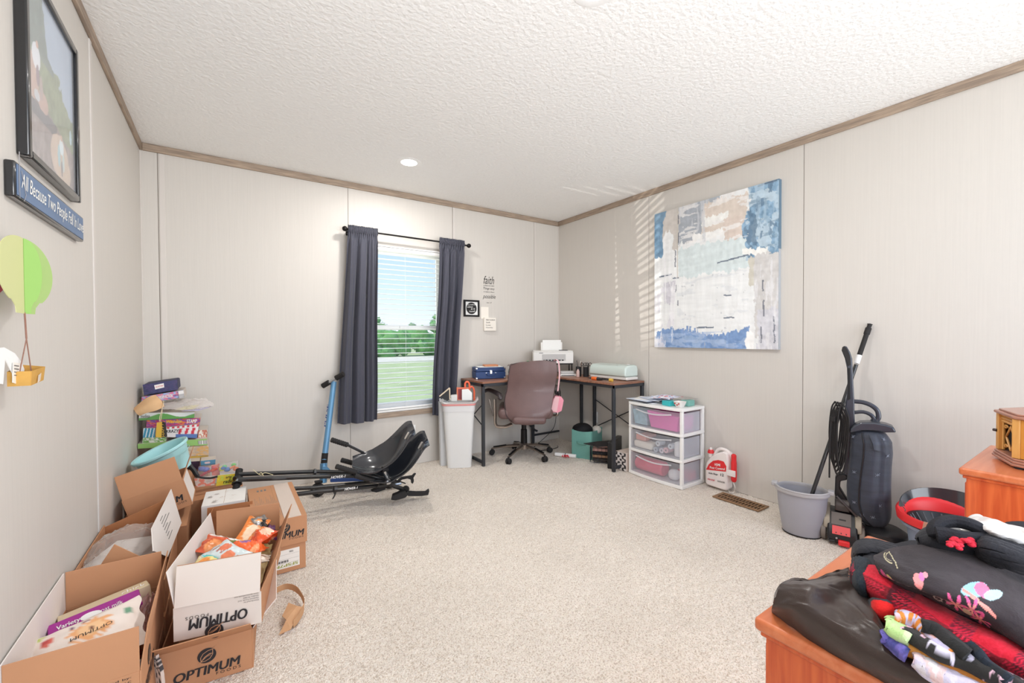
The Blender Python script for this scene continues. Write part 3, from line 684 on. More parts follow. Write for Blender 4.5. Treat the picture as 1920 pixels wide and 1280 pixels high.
# ================================================================== LEFT SIDE: cartons
KR = (194, 142, 104)
mkr = mat('kraft_board', KR, .8, var=.07, vscale=5, detail=5)
mkr2 = mat('kraft_board_dark', (178, 118, 76), .8, var=.06, vscale=5)
mkl = mat('white_lined_board', (232, 224, 218), .75, var=.04, vscale=5)
mfl = mat('corrugated_edge', (168, 128, 92), .9, bump=.8, bscale=250, stretch=(1, 1, .2))
mpk = mat('dark_print', (44, 42, 44), .7)
def carton(label, M, w, l, h, flaps, closed=False, mbody=None, group=None, cat='cardboard box', th=.004, fl=.12, lined=()):
    'M: frame whose origin is the near left foot corner; flaps: side -> degrees outward from upright'
    mbody = mbody or mkr
    t = bpy.data.objects.new('cardboard_box', None); COL.objects.link(t); t.empty_display_size = .05
    t.matrix_world = M; t.location = M.to_translation(); t.rotation_euler = M.to_euler(); WORLD[t.name] = M; _tag(t, label, cat, group)
    mb = MB()
    if closed: mb.box(0, w, 0, l, 0, h)
    else:
        mb.box(0, w, 0, l, 0, th).box(0, th, 0, l, th, h).box(w-th, w, 0, l, th, h).box(th, w-th, 0, th, th, h).box(th, w-th, l-th, l, th, h)
    mb.build('body', mbody, t, local=True, smooth=0, bevel=.001, seg=1)
    for side, ang in flaps.items():
        L_ = fl
        if isinstance(ang, tuple): ang, L_ = ang
        a = math.radians(ang); c, s = math.cos(a)*L_, math.sin(a)*L_; g = .003
        if side == '-y': p = [(g, 0, h), (w-g, 0, h), (w-g, -s, h+c), (g, -s, h+c)]; sd = 1
        if side == '+y': p = [(w-g, l, h), (g, l, h), (g, l+s, h+c), (w-g, l+s, h+c)]; sd = 1
        if side == '+x': p = [(w, g, h), (w, l-g, h), (w+s, l-g, h+c), (w+s, g, h+c)]; sd = 1
        if side == '-x': p = [(0, l-g, h), (0, g, h), (-s, g, h+c), (-s, l-g, h+c)]; sd = 1
        MB().plate(p, th*.8, -sd).build('flap', mkl if side in lined else mbody, t, local=True, smooth=0, bevel=.0008, seg=1)
    if closed:
        MB().box(w*.5-.0005, w*.5+.0005, .002, l-.002, h, h+.0004).build('lid_seam', mfl, t, local=True, smooth=0)
    return t
def FR(x, y, z, rz=0, R=None):
    return Matrix.Translation((x, y, z)) @ (R.to_4x4() if R is not None else Matrix.Rotation(math.radians(rz), 4, 'Z'))
def logo(t, c, ex, ey, r, m=None):
    'round leaf emblem printed at c, in the plane of unit vectors ex, ey'
    m = m or mpk; c, ex, ey = Vector(c), Vector(ex), Vector(ey); n = ex.cross(ey)*.0008
    k = 32; kb = mat('board_in_print', (196, 148, 112), .8)
    def line(P, w_, lift):
        P = [c+n*lift+(ex*a+ey*b_)*r for a, b_ in P]; mb = MB()
        for i in range(len(P)-1):
            d = (P[i+1]-P[i]).normalized(); q = n.normalized().cross(d)*w_*r; mb.add([P[i]-q, P[i+1]-q, P[i+1]+q, P[i]+q], [(0, 1, 2, 3)])
        mb.c = 1; return mb
    mb = MB(); mb.add([c+n+(ex*math.cos(2*PI*i/k)+ey*math.sin(2*PI*i/k)*.94)*r for i in range(k)], [tuple(range(k))]); mb.build('emblem', m, t, smooth=0)
    line([(-.98, -.86), (-.62, -.62), (-.66, -.1), (-.40, .34), (.10, .60), (.62, .66), (.98, .92)], .035, 1.5).build('emblem_line', kb, t, smooth=0)
    line([(-.62, -.62), (-.2, -.66), (.32, -.45), (.62, .0), (.62, .66)], .035, 1.5).build('emblem_line', kb, t, smooth=0)
    line([(-.62, -.62), (-.2, -.1), (.3, .16), (.55, .12)], .05, 1.5).build('emblem_line', kb, t, smooth=0)
    line([(-.45, -.45), (.0, -.12), (.4, .0)], .03, 1.5).build('emblem_line', kb, t, smooth=0)
    return t
def lets(t, s, o, ex, ey, w_, h_, m=None, **k):
    o, ex, ey = Vector(o), Vector(ex), Vector(ey); return lettering(t, s, o, o+ex*w_, o+ey*h_, m or mpk, **k)
# A: nearest open carton against the left wall, on a closed one
A0 = carton('plain closed cardboard box at the bottom left, underneath the box with the purple pack', FR(.006, 1.47, 0), .25, .48, .138, {}, closed=True)
A = carton('open cardboard box in the bottom left corner holding a purple pack and a cream bag', FR(.007, 1.475, .14), .248, .475, .135, {'-y': 1, '+y': 1, '+x': 8, '-x': 1}, lined=('-x',))
ex, ez = Vector((0, 1, 0)), Vector((0, 0, 1))
lets(A, 'OPTIMUM', (.2552, 1.50, .165), (0, 1, 0), (0, 0, 1), .20, .035, bold=.018, shear=.2); lets(A, 'FOODS', (.2552, 1.62, .150), (0, 1, 0), (0, 0, 1), .10, .010, sp=1.4)
logo(A, (.2553, 1.61, .235), (0, 1, 0), (0, 0, 1), .028)
for i, s in enumerate(['Distributed by:', 'Optimum Foods, LLC']): lets(A, s, (.135, 1.4748, .262-.011*i), (1, 0, 0), (0, 0, 1), .10, .007)
# B with the wrapped papers
B0 = carton('plain closed cardboard box hidden under the box with the clear wrapper', FR(.006, 1.99, 0), .25, .5, .138, {}, closed=True)
B = carton('open cardboard box by the left wall holding a clear wrapper, white printed flap standing up', FR(.008, 2.02, .14), .245, .48, .12, {'-x': (1, .09)})
def plate(parent, pts, name, m, th=.0035, side=1): return MB().plate(pts, th, side).build(name, m, parent, smooth=0, bevel=.0008, seg=1)
plate(B, [(.012, 2.499, .26), (.25, 2.499, .26), tuple(at(311, 936, 'y', 2.505)), (.004, 2.505, .337)], 'flap', mkr2)
plate(B, [(.02, 2.022, .262), (.235, 2.022, .262), (.196, 1.992, .372), (.11, 2.07, .412)], 'flap', mkr)
w1 = [at(320, 917, 'x', .222), at(283, 991, 'x', .205), at(286, 1033, 'x', .225), at(313, 1044, 'x', .252), at(339, 980, 'x', .268)]
fb = MB().prism(w1, (.003, 0, 0)).build('flap', mkl, B, smooth=0, label='white lined flap with a printed form')
for i in range(7):
    a = w1[1].lerp(w1[3], .15+.1*i)+Vector((.0052, 0, 0)); b_ = w1[0].lerp(w1[4], .1+.1*i)+Vector((.0052, 0, 0))
    p, q = a.lerp(b_, .25), a.lerp(b_, .25+.35*((i*37) % 5+2)/6)
    MB().tube([p, q], .0011, 4).build('print_line', mink2, B, root=B, smooth=0)
# clear wrapper over papers, in B
mclr = clearmat('clear_film', (240, 232, 226), .22, .9, .12)
def film(name, rows, label, cat, m=None, n=26, mm=34, wr=.010, seed=2, th=0, parent=None, ws=7, **k):
    G = grid_from(rows, n, mm); s, t_ = np.meshgrid(np.linspace(0, 1, n), np.linspace(0, 1, mm), indexing='ij')
    w_ = np.abs(fbm(s*ws, t_*ws, seed)-.5)*2*wr; G[..., 2] += w_; G[..., 0] += (fbm(s*ws+9, t_*ws, seed+5)-.5)*wr
    return MB().sheet(G.tolist(), -th if th else 0).build(name, m or mclr, parent, smooth=30, label=label, cat=cat, **k)
pp = thing('paper_stack', 'white papers in a crumpled clear wrapper inside the second box by the left wall', 'papers', (.12, 2.2, .3))
MB().obox((.105, 2.20, .300), (.155, .34, .05), Matrix.Rotation(math.radians(-12), 3, 'Z') @ Matrix.Rotation(math.radians(-4), 3, 'X')).build('papers', mat('stacked_paper', (226, 220, 218), .8, var=.12, vscale=40, stretch=(1, 1, 12)), pp, bevel=.006)
film('wrapper', [[(.012, 2.03, .318), (.08, 2.03, .345), (.15, 2.05, .335), (.215, 2.09, .30)], [(.012, 2.16, .335), (.07, 2.15, .355), (.14, 2.15, .348), (.21, 2.17, .31)], [(.02, 2.30, .345), (.08, 2.31, .365), (.16, 2.30, .355), (.225, 2.29, .31)], [(.05, 2.42, .33), (.10, 2.43, .35), (.17, 2.42, .335), (.22, 2.40, .30)]], None, None, parent=pp, wr=.022)
# C: tilted carton on the heap
ux = Vector((.232, 0, .065)).normalized(); uy = Vector((0, 1, 0)); uz = ux.cross(uy)
Rc = Matrix((ux, uy, uz)).transposed()
CC = carton('cardboard box lying tilted against the wall in front of the aqua tub, single M showing', FR(.071, 2.70, .243, R=Rc), .241, .24, .143, {'-y': -13, '+x': 33}, mbody=mkr)
o = Vector((.07, 2.6990, .243))
lets(CC, 'M', o+ux*.185+uz*.040, ux, uz, .034, .030, bold=.018, shear=.2); lets(CC, 'ODS', o+ux*.187+uz*.026, ux, uz, .038, .009, sp=1.3)
plate(CC, [o+ux*.2425+uy*.012+uz*.01, o+ux*.2425+uy*.225+uz*.01, o+ux*.2425+uy*.225+uz*.135, o+ux*.2425+uy*.012+uz*.135], 'shipping_label', mkl, .0006, -1)
C0 = carton('closed cardboard box buried under the aqua tub in the left corner', FR(.006, 2.99, 0), .27, .3, .34, {}, closed=True)
C1 = carton('closed cardboard box propping up the tilted box from below', FR(.012, 2.62, 0), .27, .33, .235, {}, closed=True)
# D snacks and E below
ang = -12
E = carton('lowest cardboard box at the front of the pile, dark lettering upright on it', FR(.262, 1.752, 0, -5), .258, .5, .138, {'-y': (53, .125), '+x': (42, .11)}, lined=('+x',), mbody=mkr)
r5 = math.radians(-5); e5 = Vector((math.cos(r5), math.sin(r5), 0)); n5 = Vector((e5.y, -e5.x, 0)); oE = Vector((.262, 1.752, 0))+n5*.0012
lets(E, 'OPTIMUM', oE+e5*.035+Vector((0, 0, .030)), e5, ez, .185, .030, bold=.018, shear=.15); lets(E, 'FOODS', oE+e5*.150+Vector((0, 0, .018)), e5, ez, .070, .009, sp=1.5)
logo(E, oE+e5*.125+Vector((0, 0, .093)), e5, ez, .026)
Dd = carton('open cardboard box heaped with orange snack packets, lettering upside down on its pale side', FR(.302, 1.722, .182, ang), .245, .50, .110, {'-y': (-14, .125), '+y': 3, '+x': 24, '-x': 9}, lined=('-x',), mbody=mkr)
ra = math.radians(ang); ed = Vector((math.cos(ra), math.sin(ra), 0)); nd = Vector((ed.y, -ed.x, 0)); yd = -nd; oD = Vector((.302, 1.722, .152))
mgl2 = mat('pale_board', (222, 212, 202), .75, var=.04, vscale=4)
plate(Dd, [oD+nd*.0012+ez*.032, oD+ed*.245+nd*.0012+ez*.032, oD+ed*.245+nd*.0012+ez*.14, oD+nd*.0012+ez*.14], 'pale_face', mgl2, .0008, 1)
q0 = oD+ez*.140; up = (yd*math.sin(math.radians(14))+ez*math.cos(math.radians(14)))
plate(Dd, [q0+ed*.003-up*0+nd*.0042, q0+ed*.242+nd*.0042, q0+ed*.242+up*.125+nd*.0042, q0+ed*.003+up*.125+nd*.0042], 'pale_flap', mgl2, .0008, 1)
oF_ = oD+nd*.0045
lets(Dd, 'OPTIMUM', oF_+ed*.205+ez*.095, -ed, -ez, .165, .034, bold=.02, shear=.15); lets(Dd, 'FOODS', oF_+ed*.095+ez*.105, -ed, -ez, .062, .010, sp=1.4)
lg = logo(Dd, oF_+ed*.110+ez*.042, -ed, -ez, .026)
for i, s in enumerate(['Distributed by:', 'Optimum Foods, LLC', 'Carrollton, TX 75010', 'www.optimumfoods.com']): lets(Dd, s, oF_+ed*.238+ez*(.118+.0075*i), -ed, -ez, .045+.016*(i % 2)+.01*(i == 3), .0052)
# F stack
F0 = carton('lower box of the closed pair right of the snacks, white shipping label with green letters', FR(.545, 2.345, 0), .228, .58, .131, {}, closed=True)
F1 = carton('upper box of the closed pair, taped lid under the long black tubes', FR(.547, 2.335, .1335), .232, .585, .135, {}, closed=True)
lets(F1, 'OPTIMUM', (.592, 2.3345, .172), (1, 0, 0), ez, .175, .030, bold=.018, shear=.2); lets(F1, 'FOODS', (.700, 2.3345, .161), (1, 0, 0), ez, .062, .008, sp=1.4)
logo(F1, (.680, 2.3345, .224), (1, 0, 0), (0, 0, 1), .024)
mtp = clearmat('packing_tape', (240, 226, 214), .55, .3, .2)
decal(F1, [(.68, 2.336, .2686), (.755, 2.336, .2686), (.755, 2.918, .2686), (.68, 2.918, .2686)], mtp, name='tape', th=.0004)
for i in range(16):
    x = .565+.0075*i; MB().box(x, x+.0012, 2.36+.013*(i*7 % 5), 2.62+.02*(i*5 % 7), .2687, .2689).build('print_line', mink2, F1, smooth=0)
for i in range(3): MB().box(.590+i*.018, .600+i*.018, 2.83, 2.86, .2687, .269).build('print_mark', mink2, F1, smooth=0)
decal(F0, [(.60, 2.3448, .022), (.745, 2.3448, .022), (.745, 2.3448, .112), (.60, 2.3448, .112)], mat('label_white', (238, 234, 226), .6), name='shipping_label')
for z in (.046, .065, .088): MB().box(.603, .742, 2.3436, 2.3442, z, z+.0006).build('rule', mink2, F0, smooth=0)
lets(F0, 'SFSP7N', (.738, 2.3440, .043), (-1, 0, 0), (0, 0, -1), .105, .014, mat('olive_ink', (150, 158, 60), .7), bold=.02)
for i in range(12): MB().box(.645+i*.0042, .647+i*.0042+.0008*(i % 3), 2.3436, 2.3442, .050, .061).build('barcode_bar', mpk, F0, smooth=0)
for i in range(6): MB().box(.70+i*.003, .7015+i*.003, 2.3436, 2.3442, .095, .104).build('barcode_bar', mpk, F0, smooth=0)
# G, open carton behind the snacks, H printed white box
G_ = carton('open empty cardboard box squeezed between the snack box and the white printed box', FR(.325, 2.335, .0, -6), .205, .33, .235, {'+y': (10, .05), '-x': (-30, .06)}, mbody=mkr2)
Hb = carton('white box printed with brown leaves below the rubber grips', FR(.335, 2.745, 0, -3), .195, .25, .272, {}, closed=True, mbody=mat('white_box_card', (238, 236, 232), .6))
mbn = mat('brown_leaf_print', (196, 156, 122), .7)
rng = random.Random(9)
for i in range(9):
    cx, cy = .36+rng.random()*.14, 2.78+rng.random()*.17; P = []
    for k in range(14):
        a = 2*PI*k/14; r = .017*(1 if k % 2 else .55)*rng.uniform(.7, 1.2); P.append((cx+r*math.cos(a), cy+r*1.4*math.sin(a), .2726))
    decal(Hb, P, mbn, name='leaf_print')

# ---------------- snack packets in D
def packet(label, c, w_, l_, h_, rot, colfn, group=None, name='snack_packet', cat='packet', m=None, seed=0, wr=.004):
    n, mm = 22, 30; R = rot; c = Vector(c)
    S, T = np.meshgrid(np.linspace(0, 1, n), np.linspace(0, 1, mm), indexing='ij')
    prof = (np.sin(np.clip(S, .0, 1)*PI)**.55)*(np.clip(np.sin(np.clip((T-.06)/.88, 0, 1)*PI), 0, 1)**.5)*h_/2
    cr_ = (fbm(S*6, T*7, seed)-.5)*wr*2+(np.abs(fbm(S*13, T*11, seed+3)-.5))*wr
    X = (S-.5)*w_*(1-.12*np.sin(T*PI)); Y = (T-.5)*l_*(1+.04*np.sin(S*PI*5)*(abs(T-.5) > .45))
    mb = MB(); V = []
    for sg in (1, -1):
        Z = sg*prof + cr_*(prof > 1e-4) + (sg*.0003)
        G = [[c+R @ Vector((X[i, j], Y[i, j], Z[i, j])) for j in range(mm)] for i in range(n)]
        mb.sheet(G if sg > 0 else [r for r in G], 0)
    mb.c = 1
    col = colfn(S, T).reshape(-1, 3)
    return mb.build(name, m or mat('glossy_packet', rough=.25, vcol=True, coat=.3), smooth=60, col=np.concatenate([col, col]), label=label, cat=cat, group=group)
def rx(a, b_, c): return Matrix.Rotation(math.radians(c), 3, 'Z') @ Matrix.Rotation(math.radians(a), 3, 'X') @ Matrix.Rotation(math.radians(b_), 3, 'Y')
def cf(base, *spots, stripes=None, jit=30, seed=1):
    def f(S, T):
        c = C3(base, S)+(fbm(S*12, T*12, seed)-.5)[..., None]*jit
        if stripes:
            k, rgb, lo, hi = stripes; q = (np.sin(T*k*2*PI+S*2) > .2) & (S > lo) & (S < hi); c[q] = rgb
        for cs, ct, rs, rt, rgb in spots:
            q = blob(S, T, cs+.04*(fbm(S*9, T*9, seed+2)-.5), ct, rs, rt); c[q] = np.array(rgb)+(fbm(S*15, T*15, seed+4)-.5)[q][:, None]*jit
        c[(T < .05) | (T > .95)] *= .9
        return np.clip(c, 0, 255)
    return f
ctr = oD + ed*.1225 + yd*.25
def dd(a, b_, z): return oD + ed*a + yd*b_ + ez*(z+.036 if z > .1 else z+.035)
packet('orange salsa snack packet with a green leaf picture at the left of the snack box', dd(.075, .29, .155), .105, .15, .04, rx(20, -14, 70), cf((214, 92, 52), (.5, .25, .45, .22, (96, 130, 50)), (.3, .7, .3, .2, (238, 150, 90)), (.95, .5, .1, .5, (240, 236, 230)), jit=90, seed=2), seed=1, wr=.010)
packet('flat orange packet with white lettering behind the others in the snack box', dd(.150, .38, .155), .09, .15, .018, rx(28, 18, -35), cf((240, 136, 62), (.5, .5, .3, .25, (250, 222, 190)), stripes=(9, (250, 190, 130), .15, .85), seed=4), seed=2)
packet('bright orange puffy packet in the middle of the snack box', dd(.165, .22, .165), .085, .13, .045, rx(10, 12, 60), cf((242, 104, 46), (.5, .6, .2, .16, (150, 110, 170)), (.2, .2, .3, .1, (255, 170, 120)), seed=6), seed=3, wr=.012)
packet('orange red twisted packet at the right of the snack box', dd(.205, .30, .165), .09, .12, .055, rx(-12, -20, 15), cf((240, 92, 44), (.7, .3, .25, .2, (255, 200, 170)), (.3, .8, .3, .14, (250, 150, 90)), seed=8), seed=4, wr=.016)
packet('silver and black foil packet at the back of the snack box', dd(.19, .42, .160), .07, .10, .03, rx(45, 10, 30), cf((150, 146, 142), (.5, .5, .28, .28, (60, 56, 54)), (.2, .8, .2, .1, (220, 216, 210)), jit=90, seed=3), seed=5, m=mat('foil_packet', rough=.2, metal=.6, vcol=True), wr=.012)
packet('pale packet with orange discs and a teal edge at the front of the snack box', dd(.115, .155, .182), .10, .13, .03, rx(14, -10, 38), cf((214, 226, 226), (.35, .35, .26, .16, (232, 134, 96)), (.65, .68, .22, .14, (226, 120, 84)), (.05, .5, .08, .5, (90, 200, 196)), stripes=(7, (180, 120, 110), .3, .6), seed=5), seed=6)
packet('yellow packet in the near left corner of the snack box', dd(.055, .13, .172), .09, .12, .03, rx(8, -8, -20), cf((242, 222, 140), (.5, .4, .26, .2, (240, 150, 70)), (.3, .8, .2, .1, (250, 246, 220)), seed=7), seed=7)
packet('white and blue packet lying under the orange ones in the snack box', dd(.135, .27, .115), .10, .15, .03, rx(4, 6, -50), cf((230, 228, 232), (.5, .4, .18, .18, (90, 96, 170)), seed=9), seed=8)
packet('brown and white packet along the front flap of the snack box', dd(.19, .115, .165), .08, .13, .03, rx(6, 10, 80), cf((222, 206, 190), (.5, .5, .18, .4, (150, 120, 100)), jit=70, seed=10), seed=9)
packet('purple and green packet tucked in the left side of the snack box', dd(.035, .24, .110), .05, .11, .03, rx(0, -40, 6), cf((110, 52, 104), (.5, .5, .3, .2, (120, 160, 70)), seed=12), seed=10)
packet('small violet packet in the far right corner of the snack box', dd(.222, .40, .140), .045, .09, .025, rx(20, 30, 0), cf((96, 44, 92), seed=13), seed=11)
film('plastic_bag', [[dd(.03, .06, .06), dd(.12, .05, .07), dd(.22, .06, .06)], [dd(.02, .25, .07), dd(.12, .25, .08), dd(.225, .25, .07)], [dd(.03, .46, .06), dd(.12, .46, .07), dd(.22, .46, .06)]], 'yellow plastic lining under the packets in the snack box', 'bag', m=mat('yellow_film', (216, 196, 140), .4), wr=.02)

# ---------------- contents of A
mpu = mat('purple_card', (160, 26, 140), .35, coat=.3)
t = thing('purple_pack', 'purple drink pouch box with white lettering in the bottom left box', 'box', (.13, 1.78, .25))
Rp = rx(9, -6, 14)
MB().obox((.116, 1.785, .285), (.205, .075, .062), Rp).build('carton', mpu, t, bevel=.003)
MB().obox((.122, 1.865, .285), (.215, .07, .050), rx(-10, -6, 14)).build('tray', mat('beige_card', (216, 200, 168), .6), t, bevel=.003)
c = Vector((.116, 1.785, .285)); px_, py_, pz_ = Rp @ Vector((1, 0, 0)), Rp @ Vector((0, 1, 0)), Rp @ Vector((0, 0, 1))
lets(t, 'Variety', c+pz_*.0315-px_*.085-py_*.012, px_, py_, .05, .026, mwhite_ink, bold=.03); lets(t, 'oat milk', c+pz_*.0315+px_*.01-py_*.008, px_, py_, .05, .02, mwhite_ink)
mb = MB(); mb.lathe([(.0001, 0), (.017, 0), (.017, .0006), (.0001, .0006)], c+pz_*.0315-px_*.012, pz_, 20, sx=1.4); mb.build('print', mwhite_ink, t)
lets(t, 'Pineapple', c-py_*.0385-px_*.08-pz_*.01, px_, pz_, .12, .02, mwhite_ink, bold=.02)
lets(t, 'chick', Vector((.16, 1.858, .3145)), px_, py_, .06, .02, mwhite_ink)
mcb = mat('cream_packet', rough=.35, vcol=True, coat=.2)
def bagcol(S, T):
    c = C3((240, 228, 218), S)+(fbm(S*10, T*10, 3)-.5)[..., None]*14
    a = np.arctan2((T-.45)*1.3, S-.60); r = np.hypot(S-.60, (T-.45)*1.3); q = r < .23+.05*np.sin(a*22); c[q] = (240, 176, 120); q = (r < .15); c[q] = (246, 200, 150); c[(r < .03) & (T < .45)] = (110, 60, 50)
    for cs, ct, rs, rt, k in [(.75, .82, .09, .05, (216, 96, 80)), (.78, .84, .05, .03, (190, 60, 60)), (.7, .12, .07, .05, (110, 160, 130)), (.3, .85, .05, .03, (170, 100, 150)), (.22, .9, .05, .03, (170, 100, 150)), (.86, .5, .035, .02, (120, 80, 110)), (.84, .62, .035, .02, (120, 80, 110)), (.1, .75, .05, .06, (226, 130, 80)), (.95, .9, .05, .05, (190, 200, 110))]:
        q = blob(S, T, cs, ct, rs, rt); c[q] = k
    return c
pk_ = packet('cream food bag with an orange sunburst in the bottom left box', (.122, 1.64, .305), .20, .235, .06, rx(-8, -16, 100), bagcol, name='food_bag', cat='bag', m=mcb, seed=21, wr=.005)
R_ = rx(-8, -16, 100); cb = Vector((.122, 1.64, .305)); ax_, ay_, az_ = R_ @ Vector((1, 0, 0)), R_ @ Vector((0, 1, 0)), R_ @ Vector((0, 0, 1))
lets(pk_, 'OPTIMUM', cb+az_*.034-ay_*.055+ax_*.006, ay_, -ax_, .085, .012, lift=.0002)
film('plastic_bag', [[(.215, 1.56, .27), (.235, 1.58, .285), (.25, 1.60, .26)], [(.205, 1.68, .28), (.228, 1.69, .30), (.248, 1.70, .27)], [(.20, 1.80, .275), (.225, 1.82, .30), (.248, 1.84, .265)], [(.205, 1.90, .25), (.225, 1.91, .27), (.245, 1.92, .25)]], 'crumpled pink tinted plastic bag at the right side of the bottom left box', 'bag', m=clearmat('pink_film', (232, 190, 186), .5, .8, .12), wr=.03, ws=5)
packet('dark green packet beside the purple pack', (.222, 1.86, .26), .05, .07, .03, rx(20, 30, 20), cf((24, 70, 70), seed=3), seed=14)
packet('red and green packet beside the cream bag', (.215, 1.60, .235), .06, .10, .03, rx(10, 40, 0), cf((170, 60, 50), (.5, .4, .3, .2, (50, 90, 60)), seed=5), seed=15)
t = thing('label_stack', 'grey printed cards at the near right of the bottom left box', 'cards', (.22, 1.50, .2))
for i in range(5): MB().obox((.222, 1.50+i*.006, .225), (.05, .002, .09), rx(-8, 4, 20)).build('card', mat('grey_card', (196, 196, 200), .6), t, smooth=0)
# patterned cloth between the front boxes
cloth('cloth', [zpts((284, 1236, .16), (290, 1258, .12), (292, 1290, .05)), zpts((292, 1230, .17), (300, 1256, .13), (304, 1290, .06))], mat('patterned_cloth', rough=.8, vcol=True), n=10, mm=20, th=.01, wr=.004, colfn=lambda s, t: np.where((vn(s*6, t*14, 3) > .55)[..., None], np.array((70, 68, 70)), np.array((226, 214, 204))), label='black and white patterned cloth between the two front boxes', cat='cloth')
# curled strip of kraft paper on the carpet
path = [(.625, 2.02, 0), (.66, 2.07, 0), (.70, 2.08, 0), (.735, 2.045, 0), (.735, 1.99, 0), (.70, 1.955, 0), (.672, 1.925, 0)]
ph = spline([at(u, v, 'z', .0) for u, v in [(515, 1118), (540, 1112), (562, 1125), (570, 1148), (560, 1168), (550, 1178)]], 26)
G = [[p+Vector((0, 0, .012+.008*math.sin(i*.2))), p+Vector((.002*math.sin(i), 0, .038+.01*math.sin(i*.15)))] for i, p in enumerate(ph)]
cs = thing('paper_curl', 'curled strip of brown kraft paper on the carpet right of the boxes', 'paper', ph[10])
mkp = mat('kraft_paper', (206, 160, 118), .7, var=.1, vscale=20)
MB().sheet(G, .001).build('strip', mkp, cs, smooth=60)
q = [at(550, 1150, 'z', .04), at(545, 1150, 'z', .05), at(530, 1175, 'z', .02), at(525, 1190, 'z', .004), at(540, 1186, 'z', .004), at(556, 1158, 'z', .03)]
MB().prism([at(541, 1130, 'z', .045), at(529, 1155, 'z', .035), at(537, 1162, 'z', .03), at(523, 1190, 'z', .004), at(545, 1180, 'z', .010), at(568, 1138, 'z', .04), at(557, 1136, 'z', .045)], (0, 0, .0012)).build('torn_end', mkp, cs, smooth=0)
film('torn_film', [[at(527, 1195, 'z', .004), at(545, 1185, 'z', .012), at(570, 1176, 'z', .004)], [at(535, 1186, 'z', .012), at(552, 1178, 'z', .02), at(566, 1168, 'z', .006)]], None, None, parent=cs, n=8, mm=14, wr=.01)

# ================================================================== LEFT CORNER: toys and tub
maq = mat('aqua_plastic', (176, 226, 228), .35)
axis = (Vector((0, 0, 1))*.90 - _R*.30 - _F*.26).normalized()
tc_ = at(299, 843, 'y', 3.08); tc_.x = max(tc_.x, .121)
tub = thing('plastic_tub', 'round aqua plastic tub lying tilted on the heap in the left corner', 'tub', tc_-axis*.15)
MB().lathe([(.088, -.150), (.0001, -.150), (.0001, -.146), (.086, -.146), (.118, -.004), (.132, 0), (.135, -.004), (.134, -.014), (.127, -.016), (.1235, -.020), (.121, -.026), (.088, -.150)], tc_, axis, 48).build('tub', maq, tub, doubles=False)
MB().lathe([(.1235, -.05), (.1245, -.05), (.1235, -.054)], tc_, axis, 48).build('rib', maq, tub)
rngc = np.random.RandomState(3)
def pic(cols, k=6, seed=1, s2=None):
    'blocky printed picture out of a palette'
    cols = np.array(cols, float)
    def f(S, T):
        a = fbm(S*k*.7+seed, T*k, seed); a = (a-a.min())/(np.ptp(a)+1e-6); c = cols[np.clip((a*len(cols)).astype(int), 0, len(cols)-1)]
        return c+(fbm(S*22, T*22, seed+7)-.5)[..., None]*30
    return f
mpr = mat('printed_card', rough=.4, vcol=True, coat=.15)
def facebox(label, px, y, depth, colfn=None, side=(200, 190, 180), name='game_box', cat='box', group=None, res=(16, 40), texts=(), bev=.0015, lean=0):
    'box whose near face fills four photo corners (top left, top right, foot right, foot left) in the plane y'
    TL, TR, BR, BL = [at(u, v, 'y', y) for u, v in px]
    for p in (TL, BL): p.x = max(p.x, .004)
    d = Vector((0, depth, 0)); t = thing(name, label, cat, BL, group=group)
    MB().hexa([BL, BR, BR+d, BL+d], [TL, TR, TR+d, TL+d]).build('carton', mat('card_%d_%d_%d' % tuple(side), side, .6), t, bevel=bev)
    if colfn is not None:
        n, m = res; S, T = np.meshgrid(np.linspace(0, 1, n), np.linspace(0, 1, m), indexing='ij')
        G = [[TL.lerp(TR, T[i, j]).lerp(BL.lerp(BR, T[i, j]), S[i, j])+Vector((0, -.0006, 0)) for j in range(m)] for i in range(n)]
        mb = MB(); mb.sheet(G, 0); mb.c = 1; mb.build('printed_face', mpr, t, smooth=0, col=colfn(S, T).reshape(-1, 3))
        MB
    for s, a, b_, w_, h_, m in texts:
        P = lambda q, r: TL.lerp(TR, q).lerp(BL.lerp(BR, q), r)+Vector((0, -.001, 0))
        lettering(t, s, P(a, b_+h_), P(a+w_, b_+h_), P(a, b_), m, bold=.03, p11=P(a+w_, b_))
    return t
YT = 3.42
mredi = mat('red_ink', (206, 44, 60), .6); 
facebox('navy zip case with a white sticker, topmost of the toy stack', [(267.5, 721), (332, 711.5), (334, 730), (270, 741)], YT, .2, pic([(44, 46, 88), (52, 52, 100), (60, 50, 96), (40, 44, 84)], 3, 2), (40, 42, 76), name='zip_case', cat='case', bev=.008)
decal(bpy.data.objects['zip_case'], [at(u, v, 'y', YT-.003) for u, v in [(289, 722), (307, 718), (308, 726), (291, 730)]], mwhite_ink, name='sticker')
lettering(bpy.data.objects['zip_case'], 'NO RETURN', at(292, 727, 'y', YT-.0045), at(306, 724, 'y', YT-.0045), at(291.5, 724, 'y', YT-.0045), mredi)
facebox('blue and pink picture box under the navy case', [(265.6, 744), (343.5, 731), (346, 744), (265.6, 757)], YT, .2, pic([(90, 130, 190), (214, 110, 150), (150, 180, 220), (226, 130, 150), (120, 90, 160)], 7, 4), texts=[('DREAM ACTION', .38, .25, .34, .5, mwhite_ink)])
facebox('small white carton with a barcode at the right end of the toy stack top', [(334, 733), (344, 731.5), (346, 745), (336, 747)], YT-.01, .008, lambda S, T: np.where(((np.sin(T*60) > 0) & (S > .45))[..., None], np.array((90, 90, 100.)), np.array((232, 230, 228.))), name='label_card', cat='card')
